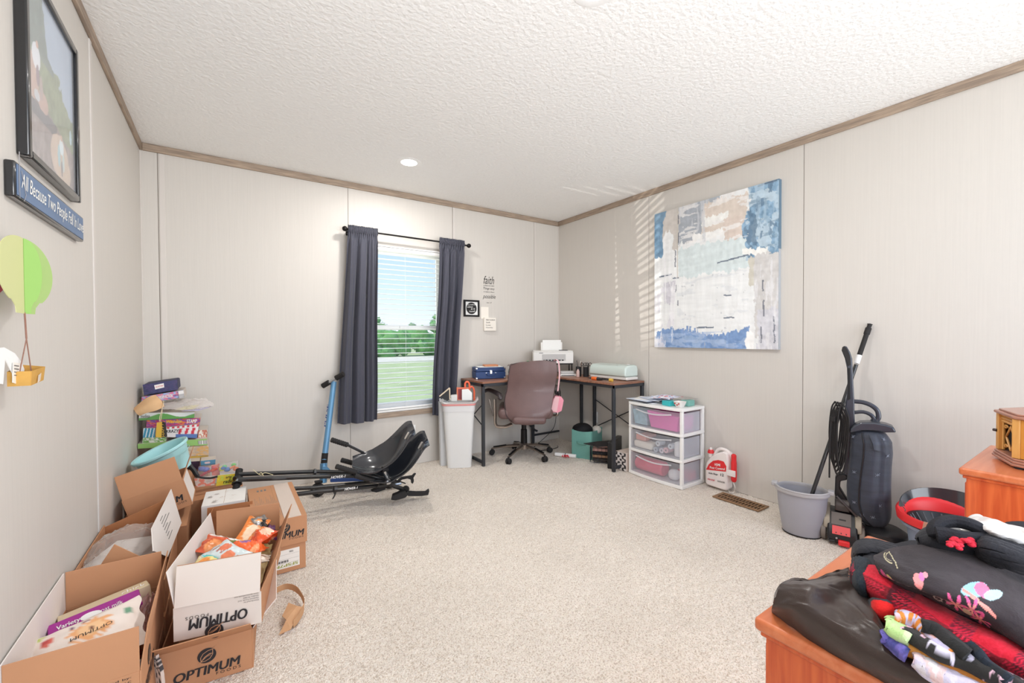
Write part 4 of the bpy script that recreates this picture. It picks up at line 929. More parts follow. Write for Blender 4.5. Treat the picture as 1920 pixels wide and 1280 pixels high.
facebox('flat white and green box under the clear bags of the toy stack', [(261, 774), (365, 772.5), (364, 783), (260, 788)], YT-.02, .22, lambda S, T: np.where((S > .42+.3*np.sin(T*9+1))[..., None], np.array((96, 158, 78.)), np.array((226, 230, 226.))), texts=[('melina', .03, .2, .16, .5, mink2)])
facebox('red and violet crayon box in the middle of the toy stack', [(275, 787.5), (376, 783), (374, 797), (274, 802)], YT, .2, pic([(96, 60, 130), (200, 60, 100), (120, 80, 160), (226, 120, 60), (180, 50, 110)], 9, 6), texts=[('Washable', .35, .12, .3, .4, mat('yellow_ink', (240, 200, 60))), ('STAMP', .74, .15, .2, .5, mwhite_ink)])
facebox('white game box with red stripes and black lettering in the toy stack', [(312, 801), (373, 795), (369, 821), (312, 819)], YT-.03, .2, lambda S, T: np.where((((np.sin(T*30+S*3) > .1) & (T > .38) & (S > .2) & (S < .7)) | ((S < .16) & (np.sin(T*40) > 0)))[..., None], np.array((214, 48, 70.)), np.where(((S > .72) & (T > .3))[..., None], np.array((90, 120, 180.)), np.array((236, 232, 232.)))), texts=[('KRAZY!', .0, .26, .4, .3, mink)])
facebox('teal box with white stripes at the left of the toy stack', [(269, 802.5), (291, 802.5), (290, 820), (268, 820)], YT-.02, .2, lambda S, T: np.where((np.sin(T*22+S*3) > .5)[..., None], np.array((226, 240, 244.)), np.array((60, 146, 178.))))
facebox('pale green printed box below the teal striped box', [(268, 820.5), (312, 819.5), (312, 830), (266, 832)], YT-.02, .2, pic([(200, 206, 190), (120, 170, 90), (226, 226, 214)], 5, 3))
facebox('cream picture book standing at the right side of the toy stack', [(372, 806), (389, 805.5), (388, 822), (371, 822)], YT+.02, .18, pic([(226, 214, 196), (200, 120, 100), (236, 230, 216)], 4, 5))
facebox('wide green box with a barcode in the lower toy stack', [(258, 832), (388, 822), (389, 834), (258, 841)], YT-.03, .22, lambda S, T: np.where(((T > .86) & (S > .2) & (S < .85))[..., None], np.where((np.sin(T*300) > 0)[..., None], np.array((90, 90, 90.)), np.array((236, 236, 230.))), np.array((150, 196, 110.))+np.zeros(S.shape+(3,))), res=(16, 90))
facebox('beige picture box with a hand print near the foot of the toy stack', [(300, 841), (391, 834.5), (391, 853), (300, 858)], YT-.03, .22, pic([(206, 186, 160), (196, 170, 146), (216, 170, 110), (214, 200, 180)], 6, 8))
facebox('mustard edged box at the foot of the toy stack', [(300, 858.5), (391, 853.5), (390, 862), (300, 865)], YT-.03, .22, pic([(200, 160, 60), (184, 150, 70)], 3, 8))
tb = carton('plain brown carton standing in the corner under the toys', FR(.02, 3.34, 0), .33, .33, .30, {}, closed=True)
facebox('dark purple box under the mustard box', [(340, 866), (374.5, 864), (374.5, 879), (340, 880)], 3.30, .1, pic([(56, 30, 60), (40, 24, 46)], 3, 8))
facebox('black and blue toy carton beside the dark purple box', [(376, 864), (404, 861), (403.5, 872), (377, 875)], 3.28, .1, lambda S, T: np.where((S > .75)[..., None], np.array((30, 34, 36.)), np.where(blob(S, T, .4, .45, .2, .2)[..., None], np.array((226, 200, 200.)), np.array((90, 146, 176.))+np.zeros(S.shape+(3,)))))
tb2 = carton('grey brown carton under the bagged toys in front of the toy stack', FR(.27, 2.99, 0), .26, .29, .235, {}, closed=True)
def toy_bag(label, px, y, cols, seed, dz=.0):
    'clear bag with coloured toys'
    P = [at(u, v, 'y', y) for u, v in px]; c = sum(P, Vector())/4; w_ = (P[1]-P[0]).length; h_ = (P[0]-P[3]).length
    t = thing('toy_bag', label, 'toy pack', (c.x, c.y, P[3].z)); r = random.Random(seed)
    for i in range(9):
        q = c+Vector((r.uniform(-.38, .38)*w_, r.uniform(-.01, .015), r.uniform(-.34, .34)*h_)); s = r.uniform(.008, .016)
        mb = MB()
        if i % 3: mb.ball(q, (s*1.3, s*.7, s), 8, 6)
        else: mb.tube([q-Vector((s, 0, s*.4)), q+Vector((s, 0, s*.5))], s*.45, 6)
        mb.build('toy', mat('toy_%d_%d_%d' % tuple(cols[i % len(cols)]), cols[i % len(cols)], .4), t)
    MB().hexa([P[3]+Vector((0, .022, 0)), P[2]+Vector((0, .022, 0)), P[2]-Vector((0, .02, 0)), P[3]-Vector((0, .02, 0))][::-1], [P[0]+Vector((0, .01, 0)), P[1]+Vector((0, .01, 0)), P[1]-Vector((0, .008, 0)), P[0]-Vector((0, .008, 0))][::-1]).build('bag', clearmat('toy_film', (240, 240, 240), .10, .9, .1), t, bevel=.004)
    return t
tb3 = toy_bag('clear pack of red and blue toys with an orange card before the stack', [(372.5, 874), (410, 870), (413, 892), (369, 896)], 3.16, [(206, 70, 80), (100, 110, 180), (220, 90, 60), (180, 40, 60)], 4)
decal(tb3, [at(u, v, 'y', 3.183) for u, v in [(396, 872), (411, 869), (413, 894), (398, 896)]], mat('orange_card', (236, 110, 78), .6), name='card')
toy_bag('clear bag of green and yellow toys standing left of the rubber grips', [(411, 870), (448, 862.5), (447.5, 887), (412, 889)], 3.18, [(110, 190, 90), (226, 226, 90), (90, 130, 190), (240, 140, 90), (120, 200, 140)], 6)
t = facebox('yellow craft pack with slanting black letters below the bag of green toys', [(408, 891), (446, 887), (442, 906), (405, 911)], 3.12, .012, pic([(236, 214, 70), (226, 200, 60), (200, 210, 80)], 4, 3), texts=[('arty', .42, .18, .3, .28, mink), ('radios', .35, .5, .6, .34, mink)], name='craft_pack', cat='pack')
t = facebox('grey blister pack lying below the red and blue toys', [(364, 897), (405, 893), (402, 909), (368, 913)], 3.08, .02, pic([(190, 176, 168), (206, 190, 180), (220, 130, 110)], 3, 3), name='blister_pack', cat='pack')
mb = MB(); P = [at(350, 868, 'y', 3.12), at(362, 880, 'y', 3.1), at(372, 893, 'y', 3.08), at(392, 896, 'y', 3.08), at(408, 893, 'y', 3.08)]
mb.tube(spline(P, 24), [.014]*4+[.012]*8+[.006]*12, 8); mb.build('headset', mat('black_plastic', (30, 30, 32), .4), label='black plastic headband toy lying before the toy packs', cat='toy')
# clear bags and tan pouch lying on the flat box
fz = lambda u, v, y: at(u, v, 'y', y)
film('clear_bag', [[fz(286, 771, 3.38), fz(310, 768, 3.36), fz(345, 770, 3.36), fz(372, 768, 3.36), fz(395, 763, 3.36)], [fz(290, 764, 3.42), fz(315, 758, 3.40), fz(345, 757, 3.40), fz(370, 756, 3.40), fz(400, 760, 3.40)], [fz(300, 756, 3.5), fz(325, 751, 3.48), fz(350, 748, 3.48), fz(368, 750, 3.46), fz(386, 746, 3.46)]], 'clear bag of craft sheets sticking out of the toy stack to the right', 'bag', m=clearmat('milky_film', (232, 224, 220), .38, .8, .15), wr=.02)
MB().plate([fz(330, 768, 3.40), fz(360, 767, 3.38), fz(375, 759, 3.40), fz(345, 762, 3.44)], .002).build('craft_sheet', mat('yellow_sheet', (222, 212, 120), .7), label='yellow craft sheet inside the clear bag of the toy stack', cat='sheet', smooth=0)
MB().plate([fz(340, 771, 3.37), fz(372, 770, 3.36), fz(398, 762, 3.38), fz(362, 766, 3.42)], .002).build('craft_sheet', mat('lilac_sheet', (196, 190, 214), .7), label='lilac craft sheet below the yellow one in the toy stack', cat='sheet', smooth=0)
mtan = mat('tan_suede', (216, 176, 132), .85, bump=.3, bscale=80)
pt = thing('tan_pouch', 'tan drawstring pouch with a yellow and black tag hanging over the toy stack', 'pouch', fz(270, 772, 3.36))
mb = MB(); mb.sheet(grid_from([[fz(256, 769, 3.33), fz(268, 758, 3.33), fz(281, 748, 3.33), fz(292, 745, 3.34)], [fz(258, 773, 3.30), fz(272, 766, 3.29), fz(287, 758, 3.29), fz(299, 752, 3.31)], [fz(264, 773, 3.30), fz(278, 771, 3.29), fz(294, 768, 3.29), fz(304, 762, 3.31)]], 12, 16).tolist(), -.02); mb.build('pouch', mtan, pt, smooth=70)
MB().tube(spline([fz(300, 756, 3.30), fz(307, 752, 3.29), fz(304, 766, 3.28), fz(300, 780, 3.28), (fz(299, 790, 3.28))], 18), .0018, 6).tube(spline([fz(302, 757, 3.30), fz(304, 770, 3.285), fz(301, 790, 3.28)], 12), .0015, 6).build('drawstring', mat('cream_cord', (226, 206, 176), .8), pt)
MB().plate([fz(292, 819, 3.27), fz(303, 820, 3.27), fz(304, 790, 3.27), fz(294, 792, 3.27)], .004).build('tag', mat('yellow_tag', (216, 170, 60), .6), pt)
MB().plate([fz(303, 820, 3.27), fz(313, 818, 3.28), fz(310, 792, 3.28), fz(304, 790, 3.27)], .004).build('tag_side', mat('black_tag', (44, 40, 34), .6), pt)
lettering(pt, 'HAPPY', fz(309, 818, 3.268), fz(306, 793, 3.266), fz(303.5, 818, 3.266), mat('yellow_tag'))

# ================================================================== SCOOTER AND GO-KARTS
mbk = mat('black_rubber', (34, 32, 32), .7, bump=.2, bscale=150); mgb = mat('gloss_black_tube', (26, 26, 28), .3, coat=.5); mbs = mat('scooter_blue', (98, 148, 186), .35, metal=.3, coat=.4); mchr = mat('chrome', (200, 202, 205), .2, .95); mdb = mat('dark_blue_deck', (52, 84, 150), .4)
s0 = Vector((1.00, 3.40, .06)); 
y0_ = 3.37
b0, b1, b2 = fz(606, 903, y0_), fz(608, 862, y0_+.03), fz(626, 716, 3.60)
sc = thing('kick_scooter', 'blue kick scooter leaning on the back wall beside the curtain', 'scooter', (b0.x, y0_, 0))
MB().tube([b1, b2], .021, 12).build('stem', mbs, sc)
MB().tube([fz(607.5, 868, y0_+.03), fz(609.5, 849, y0_+.04)], .023, 12).tube([fz(604, 874, y0_+.03), fz(611, 870, y0_+.01)], .008, 8).build('clamp', mbk, sc)
h0, h1 = fz(611, 720, 3.62), fz(640, 703, 3.54)
hd = (h1-h0).normalized()
MB().tube([h0-hd*.03, h0+hd*.03], .021, 12).tube([h1-hd*.05, h1+hd*.02], .021, 12).build('grip', mbk, sc)
MB().tube([h0, h1], .011, 10).build('handlebar', mchr, sc)
lettering(sc, 'PULSE', fz(610.5, 800, 3.42), fz(616.5, 758, 3.46), fz(607.5, 799, 3.42), mat('navy_ink', (40, 64, 110)), bold=.02)
MB().tube([fz(606, 905, y0_), fz(607, 868, y0_+.03)], .026, 12).hexa([fz(604, 893, y0_-.02), fz(632, 893, y0_-.02), fz(632, 893, y0_+.02), fz(604, 893, y0_+.02)][::1], [fz(604, 873, y0_-.012), fz(612, 873, y0_-.012), fz(612, 873, y0_+.012), fz(604, 873, y0_+.012)]).build('neck', mbs, sc, bevel=.003)
deck_a, deck_b = fz(622, 900, y0_), fz(722, 897, y0_-.16)
dn = Vector((-(deck_b-deck_a).y, (deck_b-deck_a).x, 0)).normalized()*.05
MB().hexa([deck_a-dn, deck_b-dn, deck_b+dn, deck_a+dn], [p+Vector((0, 0, .03)) for p in (deck_a-dn, deck_b-dn, deck_b+dn, deck_a+dn)]).build('deck', mdb, sc, bevel=.006)
def wheel(parent, c, r, w_, ax, root=None):
    a = Vector(ax).normalized(); c = Vector(c)
    o = MB().lathe([(r*.72, -w_/2), (r*.93, -w_/2), (r, -w_*.2), (r, w_*.2), (r*.93, w_/2), (r*.72, w_/2), (r*.72, -w_/2)], c, a, 28).build('wheel', mbk, parent, root=root)
    q = Vector((0, 0, 1)).rotation_difference(a).to_matrix(); mb = MB()
    for k in range(5):
        d = q @ Vector((math.cos(2*PI*k/5), math.sin(2*PI*k/5), 0)); mb.tube([c+d*r*.15, c+d*r*.75], w_*.22, 6)
    mb.lathe([(.0001, -w_/2), (r*.2, -w_/2), (r*.2, w_/2), (.0001, w_/2)], c, a, 14); mb.build('spokes', mbk, o, root=root or parent)
    return o
wd = dn.normalized()
wc = fz(596, 917, 3.33); wc.z = .052; wheel(sc, wc, .05, .026, wd)
wc2 = deck_b+(deck_b-deck_a).normalized()*.03; wc2.z = .05; wheel(sc, wc2, .048, .026, wd)
MB().tube([fz(606, 902, y0_), wc+Vector((0, 0, .052))], .012, 8).box(wc.x-.02, wc.x+.02, wc.y-.018, wc.y+.018, wc.z+.052, wc.z+.066).build('fork', mbk, sc, bevel=.002)

def kart(label, seat_o, sx_dir, up_dir, sc_, tubes, levers, txt, extra):
    t = thing('go_kart_seat', label, 'go-kart', (seat_o.x, seat_o.y, 0), group=None)
    a = sx_dir.normalized(); u_ = (up_dir-a*up_dir.dot(a)).normalized(); w_ = u_.cross(a)
    # moulded bucket seat: s runs from the front lip up the back, q across
    prof = [(-.02, .06), (.03, .035), (.09, .012), (.16, .005), (.22, .02), (.275, .055), (.32, .105), (.355, .16), (.385, .22), (.41, .28), (.43, .325), (.455, .345)]
    n, m = 44, 26; C_ = cr_interp([(p[0], p[1], 0) for p in prof], np.linspace(0, 1, n)); G = []
    for i in range(n):
        s = i/(n-1); hw = .128*(.62+.45*math.sin(min(1, s*3.2)*PI/2))*(1-.42*max(0, (s-.62)/.38)**1.6)
        tg = Vector((C_[min(i+1, n-1)][0]-C_[max(i-1, 0)][0], C_[min(i+1, n-1)][1]-C_[max(i-1, 0)][1])).normalized(); nn = Vector((-tg.y, tg.x))
        row = []
        for j in range(m):
            q = -1+2*j/(m-1); k = abs(q)**2.0; dep = .10*math.sin(min(1, s*2.2+.12)*PI/2)*(1-.85*max(0, (s-.45)/.55)); flare = .03*max(0, abs(q)-.86)/.14
            X = C_[i][0]+nn.x*(k*dep); Z = C_[i][1]+nn.y*(k*dep)
            row.append(seat_o+a*(X*sc_)+u_*(Z*sc_)+w_*((q*hw+math.copysign(flare, q))*sc_))
        G.append(row)
    mb = MB(); mb.sheet(G, -.007)
    st = mb.build('seat', mat('gloss_black_plastic', (46, 48, 53), .2, coat=.8), t, smooth=60)
    # pale carrying slot near the head of the seat
    c = Vector(G[int(n*.80)][int(m*.60)]); tg = (Vector(G[int(n*.86)][int(m*.60)])-c).normalized(); wv = (Vector(G[int(n*.80)][int(m*.64)])-c).normalized(); nv = wv.cross(tg).normalized()
    if nv.dot(CAM-c) < 0: nv = -nv
    P = []
    for k in range(20):
        b_ = 2*PI*k/20; x, y = math.cos(b_), math.sin(b_); P.append(c+nv*.0125+tg*(.030*math.copysign(abs(x)**.5, x))+wv*(.008*math.copysign(abs(y)**.6, y)))
    MB().prism(P, nv*-.006).build('slot', mat('slot_light', (214, 208, 200), .7), st, root=t, smooth=0)
    for p in tubes: MB().tube(p[0], p[1], 10).build('frame_tube', mgb, t)
    for p in levers:
        MB().tube(p[:2], .009, 10).build('lever', mgb, t); d = (p[1]-p[0]).normalized(); L_ = (p[2]-p[1]).length
        pr = []; k = 16
        for i in range(k+1): pr.append((.0155+.0025*(i % 2), L_*i/k))
        MB().lathe([(.0001, 0)]+pr+[(.0001, L_)], p[1], p[2]-p[1], 14).build('grip', mbk, t)
    if txt:
        o, x, y, s = txt; lettering(t, 'HOVER-1', o, x, y, mwhite_ink, bold=.02, shear=.25)
    extra(t); return t
Rh, Fh, Uz = _R.copy(), _F.copy(), Vector((0, 0, 1))
def ex1(t):
    gl = fz(441, 925, 2.955); gu = fz(449, 880, 3.06); ax1 = (gu-gl).normalized(); Lg = (gu-gl).length
    for a, b_ in ((0, .36), (.62, 1)):
        MB().lathe([(.0001, 0)]+[(.0185+.0015*(i % 2), Lg*(b_-a)*i/12) for i in range(13)]+[(.0001, Lg*(b_-a))], gl+ax1*Lg*a, ax1, 16).build('foot_grip', mbk, t)
    for f in (.38, .60): MB().lathe([(.0001, 0), (.027, 0), (.027, .008), (.0001, .008)], gl+ax1*Lg*f, ax1, 20).build('grip_flange', mgb, t)
    MB().tube([gl+ax1*Lg*.3, gl+ax1*Lg*.7], .012, 10).build('foot_bar', mchr, t)
    # clamp collars along the tubes, twisted cable tie
    MB().tube([fz(588, 885, 3.0), fz(592, 885, 3.0)], .022, 12).build('collar', mgb, t)
    MB().tube(spline([fz(474, 880, 2.98), fz(488, 890, 2.97), fz(497, 886, 2.97), fz(512, 890, 2.97)], 16), .0016, 5).tube(spline([fz(485, 889, 2.975), fz(490, 886, 2.965), (fz(494, 892, 2.97))], 8), .0022, 5).build('cable_tie', mat('cream_tie', (222, 212, 170), .5), t)
seat1 = at(668, 874, 'y', 2.98)
k1 = kart('upper black bucket go-kart seat whose long tubes rest on the white printed box', seat1-Rh*.012-Uz*.045, Rh*.92+Fh*.38, Uz*.94-Fh*.34+Rh*.02, .86,
     [([fz(447, 889, 3.02), fz(590, 884, 3.02), fz(700, 886, 3.02), fz(748, 905, 3.0)], .0135), ([fz(446, 899, 2.97), fz(590, 893, 2.96), fz(700, 891, 2.95), fz(745, 908, 2.93)], .0145)],
     [[fz(700, 858, 3.06), fz(652, 834, 3.06), fz(621, 824, 3.06)], [fz(730, 900, 2.88), fz(668, 885, 2.88), fz(630, 874, 2.88)]],
     (fz(620, 897.5, 2.943), fz(648, 894.5, 2.941), fz(620.3, 892.5, 2.943), 0), ex1)
def ex2(t):
    # axle, hinge knuckles and the hooked rests at the right-hand end
    MB().tube([fz(721, 881, 2.86), fz(729, 906, 2.86)], .018, 12).build('post', mchr, t)
    MB().tube([fz(716, 880, 2.86), fz(727, 880, 2.86)], .02, 12).build('post_cap', mbk, t)
    MB().tube([fz(722, 905, 2.9), fz(757, 917, 2.88), fz(763, 925, 2.84)], .015, 10).build('frame_arm', mgb, t)
    mb = MB(); P = [(733, 937), (735, 930), (745, 926), (752, 922), (760, 921), (762, 924), (765, 928), (760, 933), (750, 936), (742, 938)]
    mb.prism([fz(u, v, 2.83) for u, v in P], (.02, .05, 0)); mb.build('foot_plate', mbk, t, bevel=.002)
    P = [(762, 922), (780, 923), (798, 922.5), (801, 920), (804, 918), (805, 920), (803, 928), (790, 930), (765, 930)]
    MB().prism([fz(u, v, 2.84) for u, v in P], (.01, .03, 0)).build('foot_rest', mbk, t, bevel=.002)
    P = [(745, 901), (752, 895), (765, 893), (772, 892), (776, 888), (780, 888), (778, 891), (775, 896), (776, 902), (774, 907), (771, 905), (770, 899), (764, 897), (754, 899), (748, 904)]
    MB().prism([fz(u, v, 2.95) for u, v in P], (.008, .02, 0)).build('hook', mbk, t, bevel=.001)
    MB().tube(spline([fz(705, 915, 2.88), fz(715, 903, 2.87), fz(728, 899, 2.86), fz(745, 901, 2.87), fz(760, 906, 2.9)], 20), .004, 6).build('cable', mbk, t)
    MB().tube([fz(752, 906, 2.9), fz(735, 909, 2.9)], .008, 8).build('bolt', mchr, t)
    MB().lathe([(.0001, 0), (.024, 0), (.024, .02), (.0001, .02)], fz(760, 918, 2.86), Fh, 16).build('knuckle', mbk, t)
    MB().prism([fz(u, v, 2.90) for u, v in [(624, 920), (631, 920), (630, 926), (626, 934), (623, 936), (627, 928)]], (0, .01, 0)).build('kickstand', mgb, t)
    MB().tube([fz(626, 917, 2.90), fz(632, 916.5, 2.90)], .020, 12).build('collar', mgb, t)
    MB().prism([fz(u, v, 2.98) for u, v in [(697, 921), (710, 915), (725, 911), (722, 918), (706, 923)]], (0, .03, .004)).build('foot_plate', mbk, t)
seat2 = seat1+Rh*.085-Uz*.112+Fh*.02
k2 = kart('lower black bucket go-kart seat behind the upper one, tubes on the carpet', seat2, Rh*.92+Fh*.38, Uz*.94-Fh*.34+Rh*.02, .84,
     [([fz(500, 918, 3.08), fz(590, 914, 3.07), fz(720, 901, 3.03)], .0135), ([fz(500, 933, 2.97), fz(600, 921, 2.94), fz(730, 908, 2.90)], .0145)],
     [[fz(700, 880, 3.14), fz(662, 868, 3.14), fz(640, 862, 3.14)], [fz(735, 908, 2.86), fz(700, 901, 2.86), fz(665, 891, 2.86)]],
     (fz(646, 919.5, 2.905), fz(671, 915.5, 2.898), fz(646, 915, 2.905), 0), ex2)

# ================================================================== DESK CORNER
DZ = .755
mdw = mat('walnut_laminate', (164, 116, 92), .45, wood=((128, 86, 68), (1.5, 14, 14), 3), coat=.15)
mdm = mat('desk_black_steel', (62, 64, 68), .45, metal=.4)
dk = thing('desk', 'L shaped desk with walnut top and dark steel legs in the back right corner', 'desk', (3.0, 3.45, 0))
out = [(2.335, 3.68), (2.335, 3.262), (3.10, 3.262), (3.165, 3.20), (3.165, 2.492), (3.560, 2.492), (3.560, 3.68)]
MB().prism([(x, y, DZ-.018) for x, y in out], (0, 0, .018)).build('desktop', mdw, dk, bevel=.002)
fr = MB(); q = .014
for (x0, y0), (x1, y1) in [((2.335, 3.66), (2.335, 3.275)), ((2.335, 3.275), (3.10, 3.275)), ((3.178, 3.2), (3.178, 2.50)), ((3.178, 2.505), (3.548, 2.505)), ((3.548, 2.505), (3.548, 3.665)), ((3.548, 3.665), (2.348, 3.665))]:
    fr.box(min(x0, x1)-q+.012, max(x0, x1)+q-.002, min(y0, y1)-q+.002, max(y0, y1)+q-.002, DZ-.045, DZ-.0185)
fr.build('apron_frame', mdm, dk, bevel=.002)
for x, y in [(2.347, 3.277), (2.347, 3.655), (3.180, 2.507), (3.545, 2.507), (3.545, 3.10), (3.545, 3.29), (3.176, 3.65), (3.18, 3.22)][:7]:
    MB().box(x-.013, x+.013, y-.013, y+.013, .0, DZ-.045).build('leg', mdm, dk, bevel=.003)
MB().box(2.337, 2.357, 3.29, 3.642, .02, .045).build('foot_bar', mdm, dk, bevel=.002)
MB().box(3.193, 3.532, 2.497, 2.517, .02, .045).build('foot_bar', mdm, dk, bevel=.002)
MB().box(3.19, 3.545, 3.643, 3.660, .085, .105).build('rear_bar', mdm, dk, bevel=.002)
MB().tube([at(990, 793, 'y', 3.6), at(1003, 806, 'y', 3.62), (at(1008, 808, 'y', 3.6))], .012, 6).build('corner_gusset', mdm, dk)
for a, b_ in [(at(1114, 747, 'x', 3.545), at(1222, 826, 'x', 3.545)), (at(1100, 807, 'x', 3.545), at(1222, 752, 'x', 3.545)), (Vector((2.347, 3.29, .55)), Vector((2.347, 3.64, .30))), (Vector((2.347, 3.29, .36)), Vector((2.347, 3.64, .52)))]:
    MB().tube([a, b_], .005, 6).build('brace', mdm, dk)

# ---- things on the desk
mnav = mat('navy_suitcase', (34, 62, 112), .5, bump=.15, bscale=300); mnk = mat('nickel', (196, 196, 198), .3, .9)
c0 = Vector((2.395, 3.49, DZ)); c1 = Vector((2.672, 3.405, DZ)); ex_ = (c1-c0); W_ = ex_.length; ex_.normalize(); ey_ = Vector((-ex_.y, ex_.x, 0))
th_ = thing('suitcase', 'small navy blue case with nickel corners lying on the left end of the desk', 'suitcase', c0)
def ob(o, ex, ey, a0, a1, b0, b1, z0, z1): return MB().hexa([o+ex*a0+ey*b0+Uz*z0, o+ex*a1+ey*b0+Uz*z0, o+ex*a1+ey*b1+Uz*z0, o+ex*a0+ey*b1+Uz*z0], [o+ex*a0+ey*b0+Uz*z1, o+ex*a1+ey*b0+Uz*z1, o+ex*a1+ey*b1+Uz*z1, o+ex*a0+ey*b1+Uz*z1])
ob(c0, ex_, ey_, 0, W_, 0, .185, .002, .068).build('body', mnav, th_, bevel=.004)
ob(c0, ex_, ey_, 0, W_, 0, .185, .071, .108).build('lid', mnav, th_, bevel=.004)
for a in (0, W_):
    for b_ in (0, .185):
        for z_ in (.003, .095): ob(c0, ex_, ey_, a-.002 if a == 0 else a-.017, a+.017 if a == 0 else a+.002, b_-.002 if b_ == 0 else b_-.017, b_+.017 if b_ == 0 else b_+.002, z_-.002, z_+.014).build('corner', mnk, th_, bevel=.003)
ob(c0, ex_, ey_, W_/2-.011, W_/2+.011, -.007, .001, .048, .084).build('lock', mnk, th_, bevel=.002)
for s in (-1, 1): ob(c0, ex_, ey_, W_/2+s*.045-.006, W_/2+s*.045+.006, -.006, 0, .052, .062).build('handle_mount', mnk, th_, bevel=.001)
MB().tube(spline([c0+ex_*(W_/2-.045)-ey_*.006+Uz*.056, c0+ex_*(W_/2-.03)-ey_*.018+Uz*.034, c0+ex_*(W_/2+.03)-ey_*.018+Uz*.034, c0+ex_*(W_/2+.045)-ey_*.006+Uz*.056], 14), .004, 8).build('handle', mnav, th_)
ob(c0, ex_, ey_, .03, .27, .02, .17, .109, .113).build('paper_sheet', mat('white_paper'), label='white papers on top of the navy case', cat='papers', bevel=.001)
ob(c0, ex_, ey_, .10, .235, .06, .16, .114, .130).build('wallet', mat('tan_leather', (196, 132, 96), .6), label='flat tan wallet on the papers on top of the navy case', cat='wallet', bevel=.004)
zb = Vector((2.80, 3.46, DZ))
t = thing('craft_bag', 'clear zip bag stuffed with pale craft scraps between navy case and chair back', 'bag', zb)
MB().ball(zb+Vector((0, 0, .055)), (.055, .05, .052), 12, 8).build('scraps', mat('grey_green_scraps', (170, 182, 176), .8, var=.4, vscale=60), t)
film('bag', [[zb+Vector((-.07, -.04, .005)), zb+Vector((-.065, -.03, .08)), zb+Vector((-.055, 0, .125)), zb+Vector((-.05, .04, .11))], [zb+Vector((0, -.06, .005)), zb+Vector((0, -.05, .08)), zb+Vector((0, -.005, .13)), zb+Vector((0, .045, .11))], [zb+Vector((.07, -.05, .005)), zb+Vector((.065, -.04, .08)), zb+Vector((.06, 0, .105)), zb+Vector((.05, .04, .09))]], None, None, parent=t, wr=.012)
t = thing('bottle', 'small green capped bottle peeping over the chair back', 'bottle', (3.02, 3.52, DZ))
MB().lathe([(.0001, 0), (.018, 0), (.018, .10), (.010, .12), (.0001, .12)], (3.02, 3.52, DZ), seg=16).build('body', mat('pale_bottle', (220, 226, 222), .3), t); MB().lathe([(.0001, .12), (.013, .12), (.013, .15), (.0001, .15)], (3.02, 3.52, DZ), seg=16).build('cap', mat('green_cap', (70, 156, 112), .4), t)
# printer on a low stand
pc = Vector((3.225, 3.36, DZ)); ra_ = Rh; fa_ = Fh
t = thing('printer_stand', 'low black stand carrying the white printer, in the desk corner', 'stand', pc)
ob(pc, ra_, fa_, -.20, .20, 0, .235, .112, .122).build('shelf', mblk, t, bevel=.002)
for a in (-.19, .19):
    for b_ in (.01, .225): MB().tube([pc+ra_*a+fa_*b_, pc+ra_*a+fa_*b_+Uz*.112], .006, 8).build('leg', mblk, t)
mpw = mat('printer_white', (228, 226, 222), .4); mpg = mat('printer_grey', (190, 188, 186), .5); mdk = mat('printer_black', (44, 44, 46), .5)
p0 = pc+Uz*.123
t = thing('printer', 'white inkjet printer with paper standing in its rear tray', 'printer', p0)
ob(p0, ra_, fa_, -.205, .205, .0, .225, 0, .118).build('body', mpw, t, bevel=.006)
ob(p0, ra_, fa_, -.200, .200, .005, .20, .1185, .130).build('scanner_lid', mpw, t, bevel=.003)
ob(p0, ra_, fa_, -.115, .125, -.002, .0, .030, .095).build('output_bay', mpg, t, bevel=.001)
ob(p0, ra_, fa_, -.100, .105, -.004, -.002, .028, .040).build('paper_slot', mdk, t)
for i in range(6): ob(p0, ra_, fa_, -.09+i*.033, -.082+i*.033, -.006, -.004, .026, .038).build('roller', mpw, t)
ob(p0, ra_, fa_, -.03, .03, -.003, -.002, .078, .086).build('badge', mpg, t)
ob(p0, ra_, fa_, -.145, -.105, -.001, 0, .105, .110).build('control_strip', mdk, t)
ob(p0, ra_, fa_, -.115, .115, .205, .215, .10, .215).build('rear_tray', mpw, t, bevel=.004)
ob(p0, ra_, fa_, -.095, .10, .198, .204, .12, .238).build('paper', mat('white_paper'), t)
ob(p0, ra_, fa_, .06, .15, .03, .05, .1305, .137).build('pen', mdk, label='black pen lying on the printer lid', cat='pen', bevel=.002)
g0 = Vector((3.30, 3.20, DZ))
t = thing('label_maker', 'low white gadget on the desk in front of the printer stand', 'gadget', g0)
ob(g0, ra_, fa_, -.09, .07, 0, .09, 0, .022).build('base', mpw, t, bevel=.004); ob(g0, ra_, fa_, -.085, .05, .015, .085, .022, .050).build('head', mpg, t, bevel=.006); ob(g0, ra_, fa_, -.08, .05, -.002, 0, .006, .012).build('slot', mdk, t)
ob(g0, ra_, fa_, .085, .125, .03, .07, 0, .045).build('tape_roll', mat('beige_tape', (206, 196, 184), .6), label='beige tape roll beside the low white gadget', cat='tape', bevel=.01)
